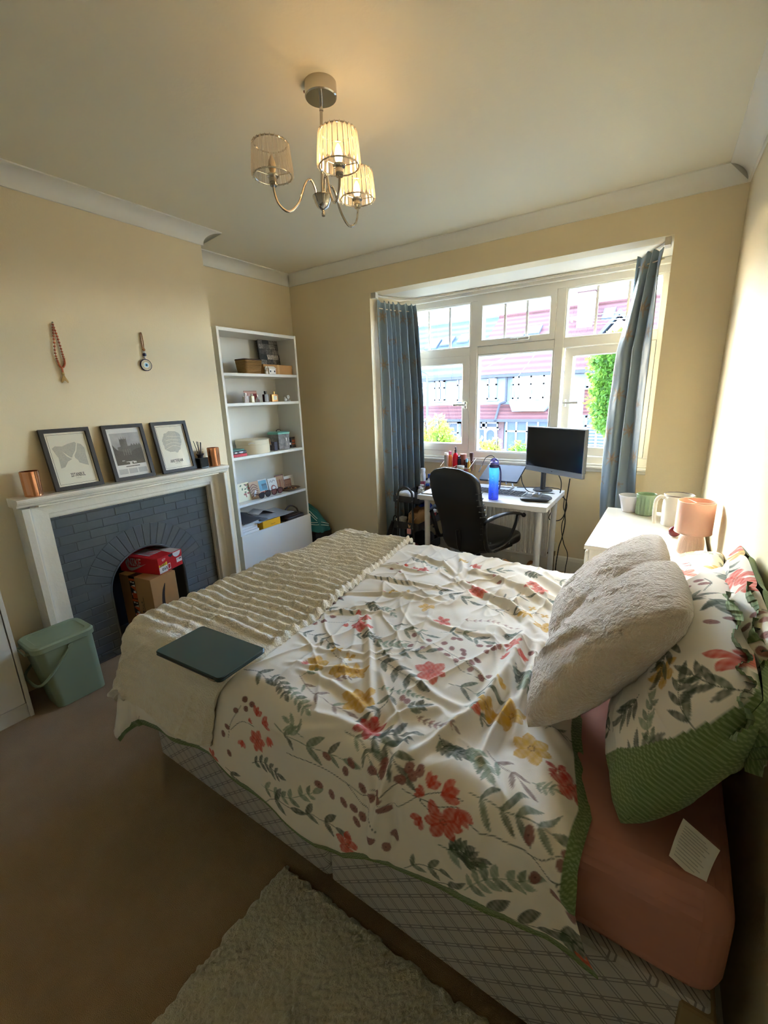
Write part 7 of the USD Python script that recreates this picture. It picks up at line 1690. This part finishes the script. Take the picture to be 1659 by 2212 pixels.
M_rred = rooftile('roof_red', (92, 54, 52), (122, 76, 72), 1.1); M_rslate = rooftile('roof_slate', (68, 78, 90), (96, 106, 118), .9); M_rcan = rooftile('canopy_red', (88, 48, 46), (114, 68, 62), 1.9)
F = lambda u, v: at(u, v, 1, FYD)
RY = 4.4                                                # ridge line behind the fronts
EZ = F(1090, 806)[2]
RZ = at(1090, 684, 1, FYD + RY)[2]


def on_roof(u, v):
    """The point of the front roof slope on the line of sight through a pixel of the photograph (measuring)."""
    n = np.array([0, -(RZ - EZ), RY + .35]); p0 = np.array([0, FYD - .35, EZ]); d = ray(u, v); return EYE + d * ((p0 - EYE) @ n) / (d @ n)


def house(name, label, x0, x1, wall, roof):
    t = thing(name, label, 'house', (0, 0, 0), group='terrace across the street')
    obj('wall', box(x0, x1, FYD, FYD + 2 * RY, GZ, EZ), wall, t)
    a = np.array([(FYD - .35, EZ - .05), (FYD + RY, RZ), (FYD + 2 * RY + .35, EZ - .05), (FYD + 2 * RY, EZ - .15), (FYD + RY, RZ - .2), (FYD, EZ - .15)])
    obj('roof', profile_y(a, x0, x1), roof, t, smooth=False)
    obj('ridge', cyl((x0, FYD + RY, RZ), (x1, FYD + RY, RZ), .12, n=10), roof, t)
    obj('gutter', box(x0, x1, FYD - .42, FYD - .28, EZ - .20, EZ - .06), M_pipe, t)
    return t


def win_(t, u0, v0, u1, v1, cols, trans=.32, blind=False, out=.12, dy=0.0, fr=.075, bands=False):
    """A white framed window filling the pixel rectangle, its panes separate."""
    y = FYD - out - dy; a, b = at(u0, v1, 1, y), at(u1, v0, 1, y); x0, x1, z0, z1 = a[0], b[0], a[2], b[2]
    f = obj('window', [box(x0, x1, y, y + out + dy, z0, z0 + fr), box(x0, x1, y, y + out + dy, z1 - fr, z1), box(x0, x0 + fr, y, y + out + dy, z0, z1), box(x1 - fr, x1, y, y + out + dy, z0, z1)]
            + [box(x0 + (x1 - x0) * c - fr / 2, x0 + (x1 - x0) * c + fr / 2, y, y + .1, z0, z1) for c in cols] + ([box(x0, x1, y, y + .1, z1 - (z1 - z0) * trans - fr / 2, z1 - (z1 - z0) * trans + fr / 2)] if trans else []), M_wfr, t, smooth=False)
    obj('pane', box(x0 + fr * .5, x1 - fr * .5, y + .05, y + .07, z0 + fr * .5, z1 - fr * .5), M_hgl, f)
    if blind: obj('blind', [box(x0 + fr, x1 - fr, y + .03, y + .045, z0 + (z1 - z0) * (.08 + k * .09), z0 + (z1 - z0) * (.12 + k * .09)) for k in range(7)] if bands else box(x0 + fr, x1 - fr, y + .03, y + .045, z0 + (z1 - z0) * .5, z1 - fr), M_blind, f, smooth=False)
    obj('sill', box(x0 - .08, x1 + .08, y - .06, y + .1, z0 - .07, z0), M_wfr, f)
    return x0, x1, z0, z1


def skylight(t, u0, v0, u1, v1):
    a, b, c = on_roof(u0, v1), on_roof(u1, v1), on_roof((u0 + u1) / 2, v0); n = np.array([0, -(RZ - EZ), RY + .35]); n /= np.linalg.norm(n); d = np.array([0, RY + .35, RZ - EZ]); d /= np.linalg.norm(d); L = (c - a) @ d; w = b[0] - a[0]
    f = obj('skylight', remap(extrude(sbox(0, 0, w, L), .09), [1, 0, 0], d, n, a + n * .01), M_lead, t, smooth=False); obj('pane', remap(extrude(sbox(.07, .07, w - .07, L - .07), .02), [1, 0, 0], d, n, a + n * .09), mat_sky, f)


mat_sky = mat('skylight_glass', (214, 222, 232), 0.1, specular_ior_level=0.8)
xA0, xA1 = F(1012, 840)[0], F(1214, 840)[0]
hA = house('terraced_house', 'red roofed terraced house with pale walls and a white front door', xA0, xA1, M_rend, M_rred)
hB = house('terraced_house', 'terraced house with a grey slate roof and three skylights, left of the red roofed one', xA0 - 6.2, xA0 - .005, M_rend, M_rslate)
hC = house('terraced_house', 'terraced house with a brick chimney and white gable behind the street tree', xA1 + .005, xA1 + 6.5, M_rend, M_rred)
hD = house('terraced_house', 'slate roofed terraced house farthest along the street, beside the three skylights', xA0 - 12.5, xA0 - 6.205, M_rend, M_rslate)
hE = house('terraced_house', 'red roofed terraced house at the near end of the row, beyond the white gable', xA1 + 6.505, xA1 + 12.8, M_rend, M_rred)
# house A
win_(hA, 1106, 809, 1193, 862, (.16, .48, .80), .36, True, .35)
win_(hA, 1051, 814, 1073, 863, (), .34, False)
zc1, zc0 = F(1060, 874)[2], F(1060, 902)[2]
can = [(FYD, zc1), (FYD - 1.0, zc0), (FYD - 1.0, zc0 - .12), (FYD, zc0 - .12)]


def canopy(t, x0, x1, ap=None):
    obj('canopy_roof', profile_y(can, x0, x1), M_rcan, t, smooth=False)
    obj('canopy_gutter', box(x0, x1, FYD - 1.06, FYD - .98, zc0 - .15, zc0 - .02), M_pipe, t)


canopy(hA, xA0, xA1); canopy(hB, xA0 - 6.2, xA0 - .01); canopy(hD, xA0 - 12.5, xA0 - 6.21)
ap0, ap1 = F(1104, 870), F(1188, 888)
obj('bay_apron', hull([(ap0[0], FYD - .45, ap0[2] + .1), (ap1[0] + .2, FYD - .45, ap0[2] + .1), (ap0[0] + .30, FYD - .75, ap1[2] + .02), (ap1[0] - .1, FYD - .75, ap1[2] + .02), (ap0[0], FYD, ap0[2] + .1), (ap1[0] + .2, FYD, ap0[2] + .1), (ap0[0] + .3, FYD, ap1[2]), (ap1[0] - .1, FYD, ap1[2])]), M_rend, hA)
win_(hA, 1090, 908, 1187, 985, (.25, .5, .75), .30, False, .55, .25)
win_(hA, 1038, 912, 1076, 925, (.33,), 0, False, .10)
dA0, dA1 = F(1046, 986), F(1076, 926)
dd = obj('front_door', box(dA0[0], dA1[0], FYD - .14, FYD, GZ, dA1[2], .01), M_wfr, hA, label='white front door')
obj('door_glass', remap(extrude(unary_union([sbox(-.2, -.3, .2, .22), affinity.translate(Point(0, 0).buffer(.2), 0, .22)]), .02), [1, 0, 0], [0, 0, 1], [0, -1, 0], [(dA0[0] + dA1[0]) / 2, FYD - .14, (dA0[2] + dA1[2]) / 2 + .25]), M_hgl, dd, smooth=False)
obj('letter_plate', box((dA0[0] + dA1[0]) / 2 - .14, (dA0[0] + dA1[0]) / 2 + .14, FYD - .17, FYD - .14, dA1[2] - 1.15, dA1[2] - 1.08), M_lead, dd)
obj('house_number', remap(text('48', .10, .01, True), [1, 0, 0], [0, 0, 1], [0, -1, 0], [(dA0[0] + dA1[0]) / 2 - .07, FYD - .142, dA1[2] - .30]), M_lead, dd, smooth=False)
obj('porch_wall', box(F(1077, 900)[0], F(1090, 900)[0], FYD - .06, FYD, GZ, zc0 - .1), M_brickp, hA); obj('side_light', box(F(1036, 900)[0], dA0[0], FYD - .05, FYD, GZ, F(1046, 912)[2]), M_hgl, hA)
px_ = F(1096, 850)[0]
obj('downpipe', [cyl((px_, FYD - .2, EZ - .1), (px_, FYD - .2, F(1096, 868)[2]), .06, n=8), cyl((px_, FYD - .2, F(1096, 868)[2]), (px_ - .25, FYD - .3, F(1090, 872)[2]), .06, n=8), cyl((px_ - .25, FYD - .35, F(1090, 872)[2]), (px_ - .2, FYD - 1.1, zc0 - .1), .06, n=8)], M_pipe, hA)
skylight(hA, 1131, 708, 1163, 726)
# house B
win_(hB, 987, 814, 1009, 866, (), .34, False); win_(hB, 938, 822, 960, 866, (.5,), .36, False); win_(hB, 909, 822, 922, 866, (), .36, False); win_(hB, 1020, 912, 1034, 985, (), .3)
for q in ((917, 738, 940, 757), (950, 731, 972, 749), (986, 725, 1009, 743)): skylight(hB, *q)
obj('lintel', box(F(986, 812)[0], F(1010, 812)[0], FYD - .06, FYD, F(986, 813)[2], F(986, 808)[2]), M_brickp, hB); obj('lower_wall', box(xA0 - 6.2, xA0 - .01, FYD - .05, FYD, GZ, zc0 - .1), M_brickp, hB)
win_(hB, 925, 912, 990, 985, (.33, .66), .3, False, .4)
# house C
obj('tile_hanging', box(F(1262, 866)[0], xA1 + 6.4, FYD - .10, FYD, F(1262, 896)[2], F(1262, 839)[2]), M_rcan, hC)
win_(hC, 1266, 776, 1318, 838, (.55,), .30, True, .25, 0, .09, True); win_(hC, 1258, 898, 1314, 975, (.55,), .28, True, .25, 0, .09, True)
ch0, ch1 = at(1249, 690, 1, FYD + 3.0), at(1290, 615, 1, FYD + 3.0)
obj('chimney', [box(ch0[0], ch1[0], FYD + 2.6, FYD + 3.6, ch0[2] - 1.2, ch1[2])], M_brickp, hC); obj('chimney_cap', box(ch0[0] - .06, ch1[0] + .06, FYD + 2.54, FYD + 3.66, ch1[2] - .30, ch1[2] - .12), M_brickp, hC)
skylight(hC, 1299, 669, 1324, 691)
g0, g1, g2 = at(1306, 722, 1, FYD - .3), at(1338, 686, 1, FYD - .3), at(1372, 722, 1, FYD - .3)
obj('gable', remap(extrude(Polygon([(g0[0], g0[2]), (g1[0], g1[2]), (g2[0], g0[2])]), 2.2), [1, 0, 0], [0, 0, 1], [0, 1, 0], [0, FYD - .3, 0]), M_wfr, hC, smooth=False)
obj('gable_roof', [remap(extrude(Polygon([(g0[0] - .3, g0[2] - .2), (g1[0], g1[2] + .12), (g1[0], g1[2] + .34), (g0[0] - .45, g0[2] - .2)]), 2.4), [1, 0, 0], [0, 0, 1], [0, 1, 0], [0, FYD - .4, 0]), remap(extrude(Polygon([(g2[0] + .3, g0[2] - .2), (g1[0], g1[2] + .12), (g1[0], g1[2] + .34), (g2[0] + .45, g0[2] - .2)]), 2.4), [1, 0, 0], [0, 0, 1], [0, 1, 0], [0, FYD - .4, 0])], M_lead, hC, smooth=False)
for h_, xo in ((hD, xA0 - 12.0), (hE, xA1 + 7.2)):
    for (a_, b_) in ((.3, 1.9), (3.0, 4.0)):
        fz = EZ - 1.5
        f = obj('window', [box(xo + a_, xo + b_, FYD - .12, FYD, fz, fz + 1.25)], M_wfr, h_); obj('pane', box(xo + a_ + .1, xo + b_ - .1, FYD - .14, FYD - .12, fz + .1, fz + 1.15), M_hgl, f)
obj('street', box(-45, 25, YW + .6, FYD, GZ - .2, GZ), mat('street_asphalt', (112, 112, 112), 0.9, var=(.8, .1)), kind='structure', label='grey street between the houses')
obj('front_wall', box(F(1000, 980)[0] - 6, F(1000, 980)[0] + 12, FYD - 3.2, FYD - 3.0, GZ, GZ + .8), M_brickp, label='low brick garden wall before the terrace', cat='wall')

# ---------------------------------------------------------------- trees, shrubs, wires
M_leaf = material('leaf_green', {'oi': ('geometry', {}), 'r': ('rgb_ramp', {'ramp': [(0, lin((70, 104, 40))), (1, lin((132, 158, 70)))]}), 'p': ('principled_bsdf', {'roughness': .45}), 't': ('translucent_bsdf', {'color': lin((150, 186, 70))}), 'm': ('mix_closure', {'fac': .45})}, [('oi.random_per_island', 'r.fac'), ('r.color', 'p.base_color'), ('p.BSDF', 'm.closure1'), ('t.BSDF', 'm.closure2')], 'm.closure')
M_leaf2 = material('leaf_lime', {'oi': ('geometry', {}), 'r': ('rgb_ramp', {'ramp': [(0, lin((120, 146, 56))), (1, lin((186, 200, 96)))]}), 'p': ('principled_bsdf', {'roughness': .45}), 't': ('translucent_bsdf', {'color': lin((206, 220, 100))}), 'm': ('mix_closure', {'fac': .5})}, [('oi.random_per_island', 'r.fac'), ('r.color', 'p.base_color'), ('p.BSDF', 'm.closure1'), ('t.BSDF', 'm.closure2')], 'm.closure')
M_bark = mat('bark', (86, 70, 54), 0.9)


def leaves(centres, radii, n, size, seed):
    """Many small folded leaves, spread through the given balls."""
    r_ = np.random.default_rng(seed); w = np.array(radii) ** 2.2; k = r_.choice(len(centres), n, p=w / w.sum()); d = r_.normal(size=(n, 3)); d /= np.linalg.norm(d, axis=1, keepdims=True)
    c = np.array(centres)[k] + d * (np.array(radii)[k] * r_.uniform(.45, 1, n) ** .5)[:, None]
    a = r_.normal(size=(n, 3)) + d * .7 + [0, 0, -.3]; a /= np.linalg.norm(a, axis=1, keepdims=True); b = np.cross(a, r_.normal(size=(n, 3))); b /= np.linalg.norm(b, axis=1, keepdims=True); u = np.cross(a, b); s = (size * r_.uniform(.6, 1.2, n))[:, None]
    v = np.stack([c, c + a * s * .5 + b * s * .30 + u * s * .08, c + a * s, c + a * s * .5 - b * s * .30 + u * s * .08], 1).reshape(-1, 3); i = np.arange(n)[:, None] * 4
    return trimesh.Trimesh(v, np.vstack([i + [0, 1, 2], i + [0, 2, 3]]), process=False)


TYD = 13.0
tp = lambda u, v, dy=0: at(u, v, 1, TYD + dy)
tree = thing('street_tree', 'leafy green street tree before the white gabled house', 'tree', (*tp(1345, 900)[:2], GZ))
o = np.array([*tp(1345, 900)[:2], GZ]); trk = tp(1350, 880)
cs_px = [(1318, 775, .3), (1345, 760, .6), (1300, 800, .25), (1330, 820, .45), (1302, 868, .30), (1325, 880, .40), (1310, 905, .28), (1345, 850, .7), (1365, 800, .7), (1293, 770, .1), (1308, 840, .25), (1320, 915, .22), (1380, 860, .7)]
cc = [tp(u, v, r_ * .5) - o for u, v, r_ in cs_px]; rad = [.20 + r_ * .62 for _, _, r_ in cs_px]
obj('foliage', leaves(cc, rad, 7000, .15, 4), M_leaf, tree, smooth=False); obj('trunk', [tube([(0, 0, 0), (.03, .02, 1.2), trk - o], [.13, .11, .07], 10)] + [cyl(trk - o, c * .96, .035, .01, 6) for c in cc[::2]], M_bark, tree)


def shrub(name, label, pxs, y, n, size, m, seed):
    pts = [at(u, v, 1, y) for u, v, _ in pxs]; o = np.array([pts[0][0], y, GZ]); t = thing(name, label, 'shrub', o, group=None)
    c = [p - o for p in pts]; r_ = [q[2] for q in pxs]
    obj('foliage', leaves(c, r_, n, size, seed), m, t, smooth=False); obj('stem', [tube([(0, 0, 0), (c[k] * [.6, .6, .6] + [0, 0, 0]), c[k]], [.03, .02, .006], 6) for k in range(len(c))], M_bark, t)


shrub('shrub', 'lime green sunlit shrub below the left light of the window', [(945, 925, .14), (930, 950, .18), (955, 945, .15), (972, 955, .12), (920, 920, .10), (948, 908, .07), (985, 962, .10), (960, 930, .10), (940, 968, .22), (975, 975, .2), (915, 960, .15)], 5.6, 1500, .075, M_leaf2, 5)
shrub('shrub', 'thin pale shrub before the white front door', [(1055, 970, .12), (1070, 955, .07), (1045, 960, .08), (1076, 948, .04), (1062, 980, .16)], 5.9, 420, .06, M_leaf2, 6)
shrub('shrub', 'small pale shrub before the lower bay window, beside the monitor', [(1120, 965, .09), (1132, 972, .09), (1112, 975, .10), (1126, 982, .14)], 5.9, 320, .06, M_leaf, 7)
lp2 = thing('street_lamp', 'thin grey street lamp column before the slate roofed house', 'street lamp', (*at(923, 900, 1, 18.0)[:2], GZ))
hz = at(923, 808, 1, 18.0)[2] - GZ
obj('column', cyl((0, 0, 0), (0, 0, hz), .07, .045, 10), M_lead, lp2); obj('arm', tube([(0, 0, hz), (-.2, -.1, hz + .12), (-.55, -.2, hz + .14)], .03, 6), M_lead, lp2); obj('lantern', box(-.95, -.5, -.30, -.12, hz + .08, hz + .18, .02), M_wfr, lp2)
M_wire = mat('overhead_wire', (196, 196, 200), 0.6)
for i, (a, m_, b) in enumerate((((1226, 686), (1280, 680), (1362, 672)), ((1226, 686), (1282, 687), (1362, 680)), ((1226, 686), (1282, 692), (1362, 687)), ((1226, 686), (1275, 699), (1362, 694)))):
    p = [at(*a, 1, 15.0), at(*m_, 1, 13.0), at(*b, 1, 11.0)]; w = thing('overhead_wire', ('topmost pale', 'second pale', 'third pale', 'lowest sagging pale')[i] + ' overhead wire crossing before the brick chimney', 'wire', p[0], group='overhead wires'); obj('wire', tube(spline([q - p[0] for q in p], 8), .012, 5), M_wire, w)
for i, (a, b) in enumerate((((1042, 798), (1120, 757)), ((1112, 822), (1160, 760)))):
    p = [at(*a, 1, 20.0), at(*b, 1, 9.0)]; w = thing('telephone_wire', ('pale slanting wire crossing the red roof', 'thin slanting wire crossing before the upper bay window')[i], 'wire', p[0]); obj('wire', tube([p[0] - p[0], p[1] - p[0]], .016 if i == 0 else .010, 5), M_wire, w)
